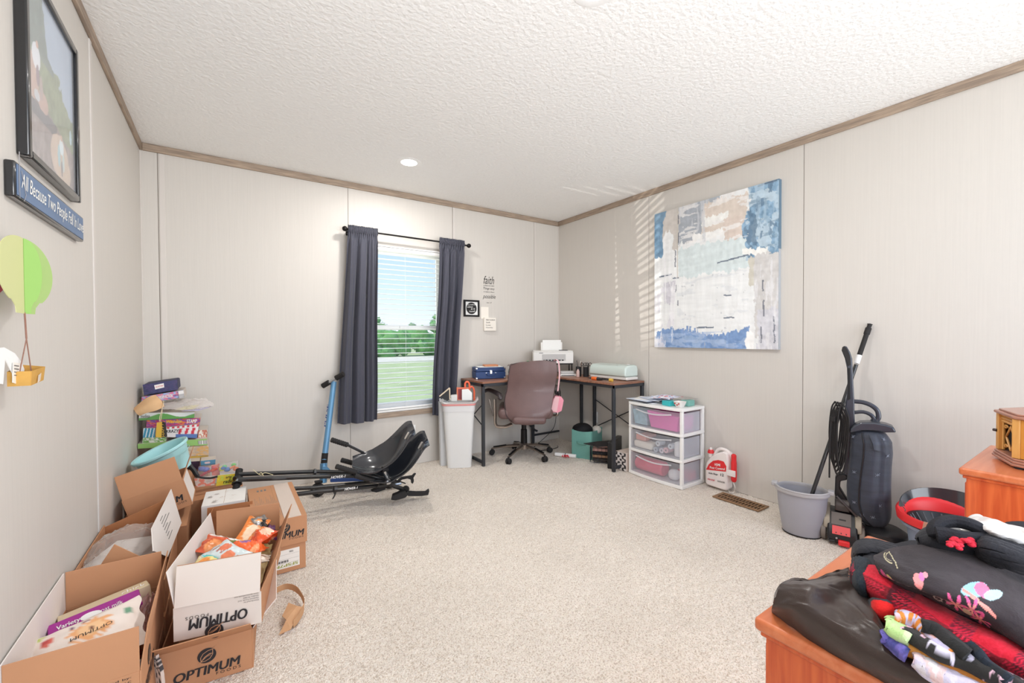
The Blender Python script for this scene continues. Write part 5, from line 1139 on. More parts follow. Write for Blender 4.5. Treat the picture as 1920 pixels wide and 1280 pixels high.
def pencup(c, r, h, label, items, seed):
    t = thing('pen_cup', label, 'pen cup', c); MB().lathe([(.0001, 0), (r, 0), (r, h), (r-.002, h), (r-.002, .003), (.0001, .003)], c, seg=20).build('cup', mat('black_mesh_cup', (34, 34, 36), .6, bump=.6, bscale=700), t)
    rr = random.Random(seed)
    for i, (nm, col, lab) in enumerate(items):
        a = rr.uniform(0, 2*PI); d = Vector((math.cos(a), math.sin(a), 0)); p = Vector(c)+d*r*.45+Uz*.006; e = p+d*r*.5*1.2+Uz*(.105 if nm == 'scissors' else rr.uniform(.12, .15))
        o = MB().tube([p, e], rr.uniform(.003, .0045), 8)
        if nm == 'scissors':
            for s in (-1, 1):
                cc = e+ra_*s*.016+Uz*.012; o.tube([cc+ra_*.013*math.cos(k*PI/6)+Uz*.016*math.sin(k*PI/6) for k in range(13)], .003, 6)
        o.build(nm, mat('pen_%d_%d_%d' % col, col, .4), label=lab, cat=nm)
pencup((3.39, 3.165, DZ), .028, .095, 'left black mesh pen cup crowded with pens on the desk', [('pen', (206, 204, 200), 'white pen in the left cup, leaning left'), ('pen', (120, 110, 106), 'grey brown pen in the left cup'), ('pen', (226, 222, 216), 'long cream pen in the left cup'), ('pen', (60, 58, 60), 'black pen in the left cup'), ('brush', (160, 120, 96), 'wooden brush in the left cup')], 3)
pencup((3.405, 3.075, DZ), .028, .095, 'right black mesh pen cup holding the dark scissors', [('scissors', (30, 30, 32), 'black handled scissors in the right cup, left pair'), ('scissors', (32, 32, 34), 'second black handled scissors in the right cup'), ('pen', (180, 178, 180), 'grey pen in the right cup'), ('pen', (40, 40, 44), 'black pen in the right cup')], 6)
t = thing('bottle', 'small pinkish glass bottle between the two pen cups', 'bottle', (3.335, 3.115, DZ))
MB().lathe([(.0001, 0), (.016, 0), (.017, .004), (.017, .055), (.010, .068), (.010, .076), (.0001, .076)], (3.335, 3.115, DZ), seg=16).build('body', mat('pink_glass', (206, 176, 168), .25), t); MB().lathe([(.0001, .076), (.012, .076), (.012, .092), (.0001, .092)], (3.335, 3.115, DZ), seg=16).build('cap', mdk, t)
# craft cutting machine
mmt = mat('mint_plastic', (206, 220, 214), .35, coat=.2)
k0 = Vector((3.375, 3.00, DZ)); k1_ = Vector((3.375, 2.545, DZ)); e1 = (k1_-k0).normalized(); L1 = (k1_-k0).length; e2 = Vector((1, 0, 0))
t = thing('cutting_machine', 'pale mint craft cutting machine with rounded ends on the right wing of the desk', 'machine', k0)
ob(k0, e1, e2, .0, L1, .012, .165, .006, .034).build('base', mpw, t, bevel=.008, seg=3)
prof_ = [(.0, .036), (-.004, .06), (0, .10), (.012, .122), (.035, .134), (.13, .140), (.16, .130), (.17, .10), (.17, .036)]
MB().prism([k0+e2*a+Uz*b_+e1*.004 for a, b_ in prof_], e1*(L1-.008)).build('shell', mmt, t, bevel=.012, seg=3)
for a in (.02, L1-.05): ob(k0, e1, e2, a, a+.03, .03, .15, 0, .006).build('foot', mdk, t)
ob(k0, e1, e2, .10, .34, .03, .032, .1345, .1365).build('lid_seam', mpg, t)
MB().lathe([(.0001, .139), (.018, .139), (.018, .145), (.0001, .145)], k0+e1*(L1-.05)+e2*.09, seg=20).build('dial', mpw, t, bevel=.002)
# tools
mo = mat('orange_plastic', (236, 112, 42), .45); my = mat('yellow_tape', (222, 180, 74), .6)
a = Vector((3.245, 2.80, DZ+.014)); b_ = Vector((3.27, 2.62, DZ+.012))
t = thing('glue_gun', 'orange and black craft tool with a yellow end lying before the cutting machine', 'tool', a)
d = (b_-a).normalized()
MB().tube([a-d*.085, a-d*.055, a-d*.03], [.002, .005, .009], 8).build('nozzle', mdk, t); MB().tube([a-d*.03, a-d*.02, a+d*.03, a+d*.036], [.010, .0165, .0165, .012], 12).build('collar', mo, t)
MB().tube([a+d*.034, a+d*.09], [.0155, .010], 12).tube([a+d*.09, b_], .006, 8).build('handle', mdk, t); MB().tube([b_-d*.015, b_+d*.015], .0145, 12).build('end_cap', my, t)

# ---------------------------------------------------------------- office chair
mlt = mat('brown_leather', (112, 88, 86), .42, bump=.15, bscale=90, var=.18, vscale=7, coat=.1); mlt2 = mat('dark_leather', (58, 50, 52), .4, coat=.2)
mpew = mat('pewter_metal', (160, 148, 138), .3, .85)
ch = thing('office_chair', 'brown leather swivel office chair seen from behind at the desk', 'chair', (2.83, 3.33, 0))
vb = vplane(2.74, 3.07)
rows_px = [[(956, 683), (975, 679), (1000, 676.5), (1022, 675.5), (1043, 677)], [(954, 700), (975, 700), (1000, 700), (1022, 700), (1045, 698)], [(951, 727), (972, 728), (998, 729), (1020, 728), (1041, 724)], [(946, 752), (968, 754), (994, 756), (1016, 754), (1037, 748)], [(951, 780), (970, 785), (992, 787), (1014, 783), (1033, 772)], [(957, 792), (974, 796), (994, 797), (1012, 793), (1028, 784)]]
nr = [.0, .0, -.01, .02, .05, .03]
G = grid_from([[vb(u, v, nr[i]+.035*(1-((j-2)/2)**2)) for j, (u, v) in enumerate(r)] for i, r in enumerate(rows_px)], 26, 26)
mb = MB(); n_ = len(G)
Gb = [[Vector(G[i][j]) + Fh*(.055*(1-abs(2*j/25-1)**3)*(1-abs(2*i/25-1)**5)+.012) for j in range(26)] for i in range(26)]
mb.sheet(G.tolist(), 0); k = len(mb.v); mb.sheet(Gb, 0)
bd = [(0, j) for j in range(26)]+[(i, 25) for i in range(1, 26)]+[(25, j) for j in range(24, -1, -1)]+[(i, 0) for i in range(24, 0, -1)]
for q in range(len(bd)):
    (i, j), (i2, j2) = bd[q], bd[(q+1) % len(bd)]; mb.f.append((i*26+j, i2*26+j2, k+i2*26+j2, k+i*26+j))
bk = mb.build('backrest', mlt, ch, bevel=.012, seg=3, smooth=50)
MB().tube(spline([vb(957, 683.5, .01), vb(975, 679.5, .02), vb(1000, 677, .024), vb(1022, 676, .02), vb(1043, 677.5, .008)], 20), .003, 6).tube(spline([vb(956, 685, .008), vb(954, 700, .008), vb(950, 728, -.002), vb(945.5, 752, .026), vb(950, 780, .055), vb(962, 792, .045)], 30), .003, 6).build('piping', mlt2, bk, root=ch)
cs_ = Vector((2.80, 3.27, 0)); R34 = Matrix.Rotation(-YAW, 3, 'Z')
MB().obox(cs_+Uz*.46, (.50, .48, .10), R34).build('seat', mlt, ch, bevel=.045, seg=4)
MB().obox(vb(992, 786, .02), (.30, .16, .07), R34).build('back_support', mlt, ch, bevel=.03, seg=3)
MB().obox(cs_+Uz*.385, (.17, .24, .05), R34).build('tilt_mechanism', mblk, ch, bevel=.01)
mla = lambda u, v, nr=0: vb(u, v, nr)
MB().tube(spline([mla(960, 795, -.03), mla(945, 800, .0), mla(930, 797, .0), mla(928.5, 775, .0), mla(928, 748, .0)], 16), .012, 8, flat=1.5, up=tuple(Rh)).build('arm_post', mpew, ch)
MB().tube([mla(925, 780, -.12), mla(917, 748, -.16)], .007, 8).build('arm_post', mpew, ch)
MB().tube(spline([mla(938, 749, .03), mla(937, 741, .0), mla(928, 735, -.06), mla(916, 731, -.16), mla(909, 733, -.22)], 16), [.012]+[.024]*14+[.014], 10, flat=.7).build('armrest', mlt2, ch)
for s in (1,):
    o_ = cs_+Rh*s*.285-Fh*.05
    P = spline([cs_+Rh*s*.20+Uz*.42, o_+Uz*.415+Rh*s*.01, o_+Uz*.46+Rh*s*.02, o_+Uz*.56+Rh*s*.022, o_+Uz*.635+Rh*s*.018], 18)
    MB().tube(P, .012, 8, flat=1.6, up=tuple(Fh)).build('arm_post', mpew, ch)
    MB().tube([o_+Fh*.14+Uz*.45, o_+Fh*.16+Uz*.64+Rh*s*.015], .008, 8).build('arm_post', mpew, ch)
    P = spline([o_-Fh*.06+Uz*.62+Rh*s*.018, o_-Fh*.0+Uz*.655+Rh*s*.018, o_+Fh*.12+Uz*.672+Rh*s*.018, o_+Fh*.21+Uz*.655+Rh*s*.018], 14)
    MB().tube(P, [.016]+[.028]*12+[.016], 10, flat=.62).build('armrest', mlt2, ch)
cc = Vector((2.83, 3.33, 0))
MB().lathe([(.0001, .10), (.032, .10), (.030, .26), (.024, .265), (.024, .36), (.0001, .36)], cc, seg=20).build('gas_lift', mblk, ch)
MB().lathe([(.0001, .075), (.045, .075), (.045, .115), (.03, .13), (.0001, .13)], cc, seg=20).build('hub', mpew, ch)
pts5 = [(2.60, 3.545), (2.565, 3.20), (2.875, 3.065), (3.115, 3.29), (2.90, 3.60)]
for x, y in pts5:
    e = Vector((x, y, 0)); d = (e-cc).normalized(); L_ = (e-cc).length
    lg = MB().tube([cc+d*.03+Uz*.105, cc+d*L_*.5+Uz*.095, cc+d*(L_-.02)+Uz*.068, cc+d*L_+Uz*.062], [.022, .018, .014, .013], 10, flat=.7).build('base_arm', mpew, ch)
    MB().tube([cc+d*L_*.55+Uz*.104, cc+d*(L_-.015)+Uz*.081], .012, 8, flat=.5).build('arm_pad', mblk, lg, root=ch)
    w2 = d.cross(Uz); cst = MB()
    for s in (-1, 1): cst.lathe([(.0001, -.009), (.020, -.009), (.026, -.004), (.026, .004), (.020, .009), (.0001, .009)], e+w2*s*.014+Uz*.0265, w2, 16)
    cst.tube([e+Uz*.03, e+Uz*.065], .008, 8); cst.ball(e+Uz*.034, (.02, .02, .02), 10, 6); cst.build('caster', mbk, ch)
# pink bag hung on the chair back
mpi = mat('pink_vinyl', (232, 150, 168), .35, coat=.2); vp2 = vplane(2.97, 2.97)
t = thing('pink_handbag', 'pink handbag hanging by its strap from the chair back', 'bag', vp2(1044, 776))
MB().tube(spline([vp2(1039, 677, -.03), vp2(1043, 674, .0), vp2(1047.5, 680, .02), vp2(1049, 705, .02), vp2(1046, 733, .02)], 26), .0035, 8, flat=3.4, up=tuple(Rh)).build('strap', mat('pale_pink', (240, 192, 196), .5), t)
for u in (1041, 1046, 1050): MB().tube([vp2(u, 732, .02), vp2(u+1, 745, .015)], .004, 6).build('clasp', mblk, t)
mb = MB(); mb.prism([vp2(u, v, .02) for u, v in [(1041, 742), (1052, 743), (1057, 750), (1053, 770), (1046, 773.5), (1032, 772), (1031, 764), (1036, 750)]], Fh*.06); mb.build('bag_body', mpi, t, smooth=0)
MB().prism([vp2(u, v, .026) for u, v in [(1041, 743), (1049, 744), (1044, 772), (1033, 770), (1037, 752)]], Fh*.004).build('flap', mat('pale_pink'), t, smooth=0)
# cable from the desk to the floor
MB().tube(spline([at(1049, 722, 'y', 3.35), at(1047, 742, 'y', 3.3), at(1043, 775, 'y', 3.3), at(1036, 805, 'y', 3.3), Vector((3.07, 3.50, .006)), Vector((3.03, 3.40, .006)), Vector((3.16, 3.36, .006)), Vector((3.28, 3.37, .006)), Vector((3.33, 3.42, .006))], 60), .003, 6).build('power_cable', mblk, label='black power cable running down from desk to carpet behind the chair', cat='cable')
# rolled paper with a red ribbon
a, b_ = at(1041, 851, 'z', .02), at(1080, 855, 'z', .02)
t = thing('paper_scroll', 'rolled white paper tied with red ribbon on the carpet', 'scroll', (a+b_)/2)
MB().tube([a, b_], .018, 16).build('roll', mat('white_paper'), t)
m_c = a.lerp(b_, .5); dr = (b_-a).normalized()
MB().tube([m_c-dr*.003, m_c+dr*.003], .0192, 16).build('band', mdk, t); mb = MB()
for k in range(5):
    q = m_c-Fh*(.02+.012*(k % 3))+dr*(-.035+.016*k)-Uz*.012; mb.tube([m_c-Fh*.012, q.lerp(m_c, .3)+Uz*.014, q], .004, 6, flat=1.6)
mb.build('ribbon', mat('red_ribbon', (216, 40, 60), .5), t)
# trash bins
def bin_(label, c, rz, wb, db, wt, dt, h, m):
    t = thing('trash_bin', label, 'bin', c, rz); n = 40; mb = MB()
    def ringp(w_, d_, z, inset=0): return [Vector((math.copysign(abs(math.cos(2*PI*k/n+.01))**.35, math.cos(2*PI*k/n+.01))*(w_/2-inset), math.copysign(abs(math.sin(2*PI*k/n+.01))**.35, math.sin(2*PI*k/n+.01))*(d_/2-inset), z)) for k in range(n)]
    levels = [(wb, db, 0, 0), (wb+(wt-wb)*.5, db+(dt-db)*.5, h*.5, 0), (wt, dt, h, 0), (wt, dt, h, .004), (wb, db, .006, .004)]
    V = [p for w_, d_, z, i_ in levels for p in ringp(w_, d_, z, i_)]
    F = [(i*n+k, i*n+(k+1) % n, (i+1)*n+(k+1) % n, (i+1)*n+k) for i in range(len(levels)-1) for k in range(n)]+[tuple(range(n))[::-1], tuple(4*n+k for k in range(n))]
    mb.add(V, F); mb.build('bin', m, t, local=True); return t, ringp
mbn1 = mat('white_bin', (222, 222, 220), .4)
bt, rg = bin_('tall white trash bin with a drawstring bag, full to the rim', (2.185, 3.43, 0), -YAW+.12, .215, .17, .285, .22, .575, mbn1)
n = 40; V = []; zz = [(.285, .22, .50), (.292, .227, .565), (.345, .262, .592), (.30, .236, .583), (.27, .21, .55)]
for i, (w_, d_, z) in enumerate(zz): V += [p+Vector((0, 0, (.006*math.sin(k*1.3)+.012*math.cos(k*.32)) if i == 2 else 0)) for k, p in enumerate(rg(w_, d_, z))]
MB().add(V, [(i*n+k, i*n+(k+1) % n, (i+1)*n+(k+1) % n, (i+1)*n+k) for i in range(4) for k in range(n)]).build('bag_rim', clearmat('white_bag', (240, 240, 240), .8, .4, .3), bt, local=True)
V = [p for w_, d_, z in [(.297, .232, .552), (.304, .239, .560), (.300, .235, .568)] for p in rg(w_, d_, z)]
MB().add(V, [(i*n+k, i*n+(k+1) % n, (i+1)*n+(k+1) % n, (i+1)*n+k) for i in range(2) for k in range(n)]).build('drawstring', mat('pink_drawstring', (226, 150, 146), .6), bt, local=True)
b2, _ = bin_('grey white second bin standing behind the full one, under the curtain', (2.085, 3.525, 0), -.25, .085, .075, .10, .09, .57, mat('pale_grey_bin', (204, 206, 208), .45))
vq = vplane(2.18, 3.42)
def on_plane(label, cat, name, px, near, depth, m, bev=.001):
    t = MB().prism([vq(u, v, near) for u, v in px], Fh*depth); return t.build(name, m, label=label, cat=cat, bevel=bev)
t = thing('framed_picture', 'small dark picture with cream frame sticking out of the bin at the left', 'picture', vq(832, 750))
for a, b_ in [((824, 743), (843, 727)), ((843, 727), (843.5, 748))]: MB().tube([vq(*a, .03), vq(*b_, .03)], .006, 6).build('frame', mat('cream_frame', (222, 204, 180), .5), t)
MB().prism([vq(u, v, .03) for u, v in [(826, 744), (842, 729), (842.5, 750), (834, 750)]], Fh*.006).build('picture', mdk, t)
on_plane('white box in the bin between the pictures', 'box', 'small_box', [(845, 741), (857, 740), (857, 752), (846, 752)], 0, .05, mpw)
t = on_plane('small red and white picture card standing in the bin', 'card', 'picture_card', [(856, 726), (879, 726), (879, 750), (857, 750)], -.02, .006, mat('orange_frame_card', (222, 120, 90), .5))
MB().prism([vq(u, v, -.018) for u, v in [(859, 729), (867, 729), (867, 748), (859, 748)]], Fh*.001).build('print', mat('maroon_print', (140, 60, 64), .6), t, root=t)
on_plane('blank white card standing in the bin', 'card', 'white_card', [(866, 730), (878, 729), (885, 736), (885, 750), (866, 750)], .01, .004, mat('white_paper'))
t = thing('orange_toy', 'orange plastic loop toy standing at the back of the bin', 'toy', vq(878, 750, -.05))
MB().tube(spline([vq(873, 735, -.05), vq(872, 720, -.05), vq(876, 715.5, -.05), vq(880, 720, -.05), (vq(880, 733, -.05))], 20), .009, 8).tube(spline([vq(878, 728, -.05), vq(885, 725, -.05), vq(889, 732, -.05), vq(889, 750, -.05)], 16), .009, 8).build('loops', mat('coral_plastic', (240, 112, 78), .45), t)

# ---------------------------------------------------------------- under the desk
mte = mat('teal_fabric', (112, 168, 158), .75, bump=.2, bscale=400)
c0, c1, c2 = Vector((3.195, 3.045, 0)), Vector((3.276, 2.87, 0)), Vector((3.50, 2.96, 0)); c3 = c0+c2-c1
t = thing('fabric_box', 'teal folding fabric storage box with a ribbon pull under the desk', 'storage box', (c0+c2)/2)
hb = .265
def wallp(a, b_, n1_, sag=0):
    d = (b_-a); G = [[a+d*(j/12)+Uz*(z*(hb-sag*math.sin(PI*j/12))) for j in range(13)] for z in (0, .5, 1)]; mb = MB(); mb.sheet(G, .006); return mb
for a, b_, nm in ((c0, c1, 'side'), (c1, c2, 'side'), (c2, c3, 'side'), (c3, c0, 'side')): wallp(a, b_, 0, .012).build(nm, mte, t)
MB().hexa([c0, c1, c2, c3], [p+Uz*.006 for p in (c0, c1, c2, c3)]).build('base', mte, t)
nn = (c1-c0).cross(Uz).normalized(); nn = nn if nn.dot(CAM-c0) > 0 else -nn
MB().tube(spline([c0.lerp(c1, .25)+Uz*.155, c0.lerp(c1, .35)+nn*.02+Uz*.145, c0.lerp(c1, .6)+nn*.02+Uz*.140, c0.lerp(c1, .78)+Uz*.135], 14), .004, 6, flat=2.5, up=(0, 0, 1)).build('pull', mte, t)
cm = (c0+c2)/2
mb = MB(); mb.ball(cm+Vector((-.03, .03, .245)), (.10, .10, .075), 18, 12)
for i in range(len(mb.v)): mb.v[i] = mb.v[i]+Vector((0, 0, 1))*(mnoise.noise(mb.v[i]*9)*.02)
mb.build('black_cloth', mat('black_fabric', (22, 22, 26), .8), label='black fabric bundle filling the teal storage box', cat='cloth')
mb = MB(); mb.ball(cm+Vector((.075, -.055, .25)), (.045, .045, .04), 16, 10); mb.build('white_roll', mat('offwhite_fabric', (214, 212, 204), .7), label='white rounded end of a roll in the teal storage box', cat='roll')
# wire basket with dark contents
b0 = Vector((3.19, 2.80, 0)); bx_, by_ = Vector((.13, -.165, 0)), Vector((.10, .085, 0))
t = thing('wire_basket', 'black wire basket of papers on the carpet beside the desk leg', 'basket', b0)
mb = MB(); hh = .15
for z in (.012, .058, .104, .15):
    L4 = [b0, b0+bx_, b0+bx_+by_, b0+by_, b0]; mb.tube([p+Uz*z for p in L4], .0022, 5)
for k in range(7):
    for o_, d_ in ((b0, bx_), (b0+by_, bx_)): p = o_+d_*k/6; mb.tube([p+Uz*.012, p+Uz*.15], .0018, 5)
for k in range(1, 5):
    for o_ in (b0, b0+bx_): p = o_+by_*k/5; mb.tube([p+Uz*.012, p+Uz*.15], .0018, 5)
mb.build('wires', mat('dark_wire', (70, 74, 84), .4, .7), t)
for i in range(4):
    o_ = b0+bx_*.1+by_*.1+Uz*(.02+i*.03)
    MB().hexa([o_, o_+bx_*.8, o_+bx_*.8+by_*.8, o_+by_*.8], [p+Uz*.024 for p in (o_, o_+bx_*.8, o_+bx_*.8+by_*.8, o_+by_*.8)]).build('book', mat(['dark_book', 'tan_book', 'black_book', 'pink_book'][i], [(50, 46, 46), (170, 130, 100), (30, 30, 32), (206, 160, 150)][i], .6), label=['dark brown book at the foot of the wire basket', 'tan book second from the foot of the wire basket', 'black book third in the wire basket', 'dusty pink book topmost in the wire basket'][i], cat='book', group=None, bevel=.002)
mb = MB(); mb.prism([at(1094, 832, 'z', .18), at(1122, 828, 'z', .19), at(1146, 826, 'z', .20), at(1146, 836, 'z', .175), at(1120, 838, 'z', .17)], (0, 0, .006)); mb.build('folder', mat('black_folder', (46, 44, 44), .4), label='black plastic folder laid across the wire basket', cat='folder', bevel=.001)
# black pieces and damask box between desk leg and drawers
t = MB().hexa(*[[Vector(p)+Uz*z for p in ((3.20, 2.60, 0), (3.225, 2.56, 0), (3.50, 2.70, 0), (3.48, 2.74, 0))] for z in (.0, .23)]); t.build('black_case', mat('black_case', (30, 30, 32), .35), label='upright black case behind the desk leg, left of the drawers', cat='case', bevel=.006)
mdam = mat('damask_card', rough=.6, vcol=True)
a, b_, c_ = Vector((3.262, 2.475, 0)), Vector((3.262, 2.440, 0)), Vector((3.50, 2.44, 0))
t = thing('damask_box', 'black and white damask patterned box against the left side of the drawers', 'box', a)
def dam(S, T):
    x, y = S*3*2*PI, T*2.5*2*PI; q = (np.sin(x)*np.sin(y)+.6*np.cos(2*x)*np.cos(y*.5)+(fbm(S*20, T*20, 3)-.5)) > .1; return np.where(q[..., None], np.array((30, 28, 30.)), np.array((226, 218, 214.)))
S, T = np.meshgrid(np.linspace(0, 1, 40), np.linspace(0, 1, 20), indexing='ij')
P0 = Vector((3.2595, 2.56, .15)); mb = MB(); mb.sheet([[Vector((3.2595, 2.56-.118*T[i, j], .155-.153*S[i, j])) for j in range(20)] for i in range(40)], 0); mb.c = 1; mb.build('printed_side', mdam, t, smooth=0, col=dam(S, T).reshape(-1, 3))
MB().box(3.26, 3.48, 2.445, 2.56, .001, .156).build('carton', mat('cream_card', (222, 206, 194), .7), t, bevel=.001)

# ---------------------------------------------------------------- plastic drawers
mdf = mat('drawer_frame_white', (240, 240, 238), .35); mmk = clearmat('milky_drawer', (230, 232, 240), .23, .35, .2)
X0, X1, YA, YB, ZT = 3.272, 3.562, 1.915, 2.425, .605
dr_ = thing('drawer_unit', 'three tier white plastic drawer unit with milky see-through drawers', 'drawers', (3.42, 2.17, 0))
def bowed(z0, z1, inset=0, bow=.018, x1=X1):
    n = 14; P = [Vector((X0+inset-bow*math.sin(PI*k/n), YB-inset-(YB-YA-2*inset)*k/n, z0)) for k in range(n+1)]
    return P+[Vector((x1-inset, YA+inset, z0)), Vector((x1-inset, YB-inset, z0))]
for i, z in enumerate((0.0, .196, .391, .583)):
    MB().prism(bowed(z, 0), (0, 0, .022 if i else .026)).build('shelf' if 0 < i < 3 else ('top' if i else 'base'), mdf, dr_, bevel=.003)
for x, y in ((X0+.012, YA+.012), (X0+.012, YB-.012), (X1-.014, YA+.012), (X1-.014, YB-.012)):
    for i in range(3): MB().box(x-.011, x+.013, y-.011, y+.011, .026+.195*i-.004*(i > 0), .196+.1935*i).build('post', mdf, dr_, bevel=.003)
for i in range(3):
    z0, z1 = .030+.193*i, .188+.193*i; mb = MB(); n = 14; bow = .016
    F_ = [[Vector((X0+.003-bow*math.sin(PI*k/n)-.002, YB-.022-(YB-YA-.044)*k/n, z)) for k in range(n+1)] for z in (z0, z1)]
    d_ = MB().sheet(F_, 0).build('drawer', mmk, dr_, label='milky see-through drawer, %s' % ['lowest', 'middle', 'top'][i])
    mb.box(X0+.004, X1-.03, YA+.022, YA+.0245, z0, z1-.01).box(X0+.004, X1-.03, YB-.0245, YB-.022, z0, z1-.01).box(X1-.0325, X1-.03, YA+.0245, YB-.0245, z0, z1-.01).box(X0+.004, X1-.0325, YA+.0245, YB-.0245, z0, z0+.002)
    mb.build('tray', mmk, d_, root=dr_, smooth=0)
    H_ = [Vector((X0-.004-bow*math.sin(PI*k/n), YB-.022-(YB-YA-.044)*k/n, z1-.022-.018*math.sin(PI*(k-2)/10))) for k in range(2, 13)]
    MB().tube(H_, .006, 6).build('handle', clearmat('milky_handle', (238, 238, 242), .5, .3, .3), d_, root=dr_)
# what shows through
def dbox(name, label, cat, x0, x1, y0, y1, z0, z1, m, bev=.006, rz=0): return MB().obox(((x0+x1)/2, (y0+y1)/2, (z0+z1)/2), (x1-x0, y1-y0, z1-z0), Matrix.Rotation(rz, 3, 'Z')).build(name, m, label=label, cat=cat, bevel=bev, seg=3)
mpkb = mat('hot_pink', (226, 90, 180), .6, var=.1, vscale=30)
MB().hexa([(3.282, 1.965, .424), (3.282, 2.205, .424), (3.48, 2.205, .424), (3.48, 1.965, .424)], [(3.282, 1.955, .535), (3.282, 2.245, .555), (3.48, 2.245, .555), (3.48, 1.955, .535)]).build('pink_bin', mpkb, label='bright pink bin inside the top drawer', cat='bin', bevel=.004)
MB().hexa([(3.29, 2.25, .424), (3.29, 2.375, .424), (3.44, 2.375, .424), (3.44, 2.25, .424)], [(3.285, 2.25, .53), (3.285, 2.395, .545), (3.44, 2.395, .545), (3.44, 2.25, .53)]).build('blue_pouch', mat('blue_flowered', (170, 206, 222), .7, var=.3, vscale=30), label='pale blue flowered pouch inside the top drawer', cat='pouch', bevel=.006)
dbox('white_cloth', 'crumpled white cloth inside the middle drawer', 'cloth', 3.29, 3.46, 2.20, 2.39, .226, .285, mat('white_cloth', (236, 232, 224), .8, bump=.5, bscale=30), .02)
dbox('salmon_case', 'salmon coloured case lying at the back of the middle drawer', 'case', 3.30, 3.44, 2.27, 2.37, .29, .335, mat('salmon', (226, 160, 150), .6), .006)
dbox('grey_case', 'dark grey case inside the middle drawer', 'case', 3.36, 3.46, 2.03, 2.26, .226, .32, mat('grey_case', (120, 122, 134), .6), .006)
for i, (y, z, c) in enumerate([(2.145, .300, (214, 222, 232)), (2.11, .252, (206, 200, 214)), (2.07, .262, (222, 180, 190)), (2.03, .300, (206, 214, 226)), (2.165, .248, (180, 190, 206))]):
    t = thing('vinyl_roll', ['white roll end, top left of the group in the middle drawer', 'lilac roll end at the foot of the middle drawer', 'pink roll end right of the lilac one in the middle drawer', 'pale blue roll end higher up in the middle drawer', 'grey blue roll end, leftmost at the foot of the middle drawer'][i], 'roll', (3.30, y, z))
    MB().lathe([(.008, 0), (.021, 0), (.021, .075), (.008, .075), (.008, 0)], (3.288, y, z), (1, 0, 0), 18).build('roll', mat('roll_%d' % i, c, .5), t)
    MB().lathe([(.0001, 0), (.0078, 0), (.0078, .002), (.0001, .002)], (3.290, y, z), (1, 0, 0), 12).build('core', mat('core_grey', (130, 130, 140), .7), t)
dbox('white_bag', 'white plastic bag standing at the right end of the middle drawer', 'bag', 3.29, 3.36, 1.945, 2.005, .226, .345, mat('soft_white', (226, 228, 234), .6), .02)
mb = MB(); mb.lathe([(.0001, 0), (.05, 0), (.058, .01), (.058, .25), (.05, .262), (.0001, .262)], (3.35, 2.12, .09), (0, 1, 0), 24, sx=1, sy=1); mb.build('pink_case', mat('coral_pink', (232, 96, 128), .5), label='long rounded coral pink case inside the bottom drawer', cat='case')
dbox('white_bundle', 'white bundle beside the pink case in the bottom drawer', 'bundle', 3.30, 3.38, 1.99, 2.07, .034, .115, mat('soft_white'), .03)
dbox('red_box', 'red box at the back right of the bottom drawer', 'box', 3.40, 3.50, 1.945, 2.05, .034, .10, mat('red_box', (226, 60, 90), .5), .004)
# on top
zt = ZT+.001
t = thing('paper_pile', 'fanned pile of papers and folders on the drawer unit', 'papers', (3.40, 2.30, zt))
rr = random.Random(5)
for i, (x, y, w_, l_, rz_, c) in enumerate([(3.41, 2.31, .20, .20, .1, (230, 230, 234)), (3.38, 2.33, .19, .22, -.15, (60, 64, 84)), (3.37, 2.34, .20, .22, -.05, (214, 222, 236)), (3.40, 2.31, .17, .22, .3, (240, 238, 236)), (3.43, 2.27, .19, .20, -.3, (206, 214, 230))]):
    MB().obox((x, y, zt+.004+i*.006), (w_, l_, .004), Matrix.Rotation(rz_, 3, 'Z') @ Matrix.Rotation(.03*((i % 3)-1), 3, 'Y')).build('sheet', mat('sheet_%d_%d_%d' % c, c, .6), t, smooth=0)
cloth('fabric_piece', [[(3.30, 2.24, zt+.045), (3.33, 2.16, zt+.05), (3.36, 2.09, zt+.048)], [(3.40, 2.27, zt+.052), (3.42, 2.18, zt+.066), (3.43, 2.10, zt+.05)], [(3.51, 2.25, zt+.045), (3.52, 2.18, zt+.055), (3.53, 2.08, zt+.05)]], mat('floral_cotton', rough=.8, vcol=True), n=24, mm=24, th=.003, wr=.008, colfn=lambda s, t: np.where((fbm(s*9, t*9, 2) > .6)[..., None], np.array((206, 120, 130.)), np.where((fbm(s*12, t*12, 5) > .55)[..., None], np.array((170, 180, 206.)), np.array((226, 224, 232.)))), label='pastel flowered cotton lying over the papers on the drawer unit', cat='fabric')
MB().plate([(3.42, 2.12, zt+.045), (3.42, 2.02, zt+.045), (3.55, 1.96, zt+.05), (3.555, 2.16, zt+.05)], .003).build('grey_folder', mat('grey_folder', (170, 166, 162), .5), label='grey folder propped at the back of the drawer unit top', cat='folder', smooth=0)
dbox('teal_box', 'bright teal box on the drawer unit beneath the flowered cotton', 'box', 3.315, 3.40, 2.045, 2.125, zt, zt+.036, mat('bright_teal', (60, 186, 190), .4), .003, -.2)
dbox('teal_tin', 'teal tin behind the white flowered bowl on the drawer unit', 'tin', 3.42, 3.50, 1.96, 2.03, zt, zt+.045, mat('soft_teal', (120, 176, 166), .5), .004)
bc = Vector((3.345, 1.985, zt)); t = thing('flowered_bowl', 'white square bowl with red flowers on the front edge of the drawer unit', 'bowl', bc)
mb = MB(); n = 32
def sq(w_, z): return [bc+Vector((math.copysign(abs(math.cos(2*PI*k/n+.01))**.5, math.cos(2*PI*k/n+.01))*w_, math.copysign(abs(math.sin(2*PI*k/n+.01))**.5, math.sin(2*PI*k/n+.01))*w_, z)) for k in range(n)]
V = sq(.022, 0)+sq(.032, .018)+sq(.040, .044)+sq(.0375, .044)+sq(.029, .018)+sq(.019, .004)
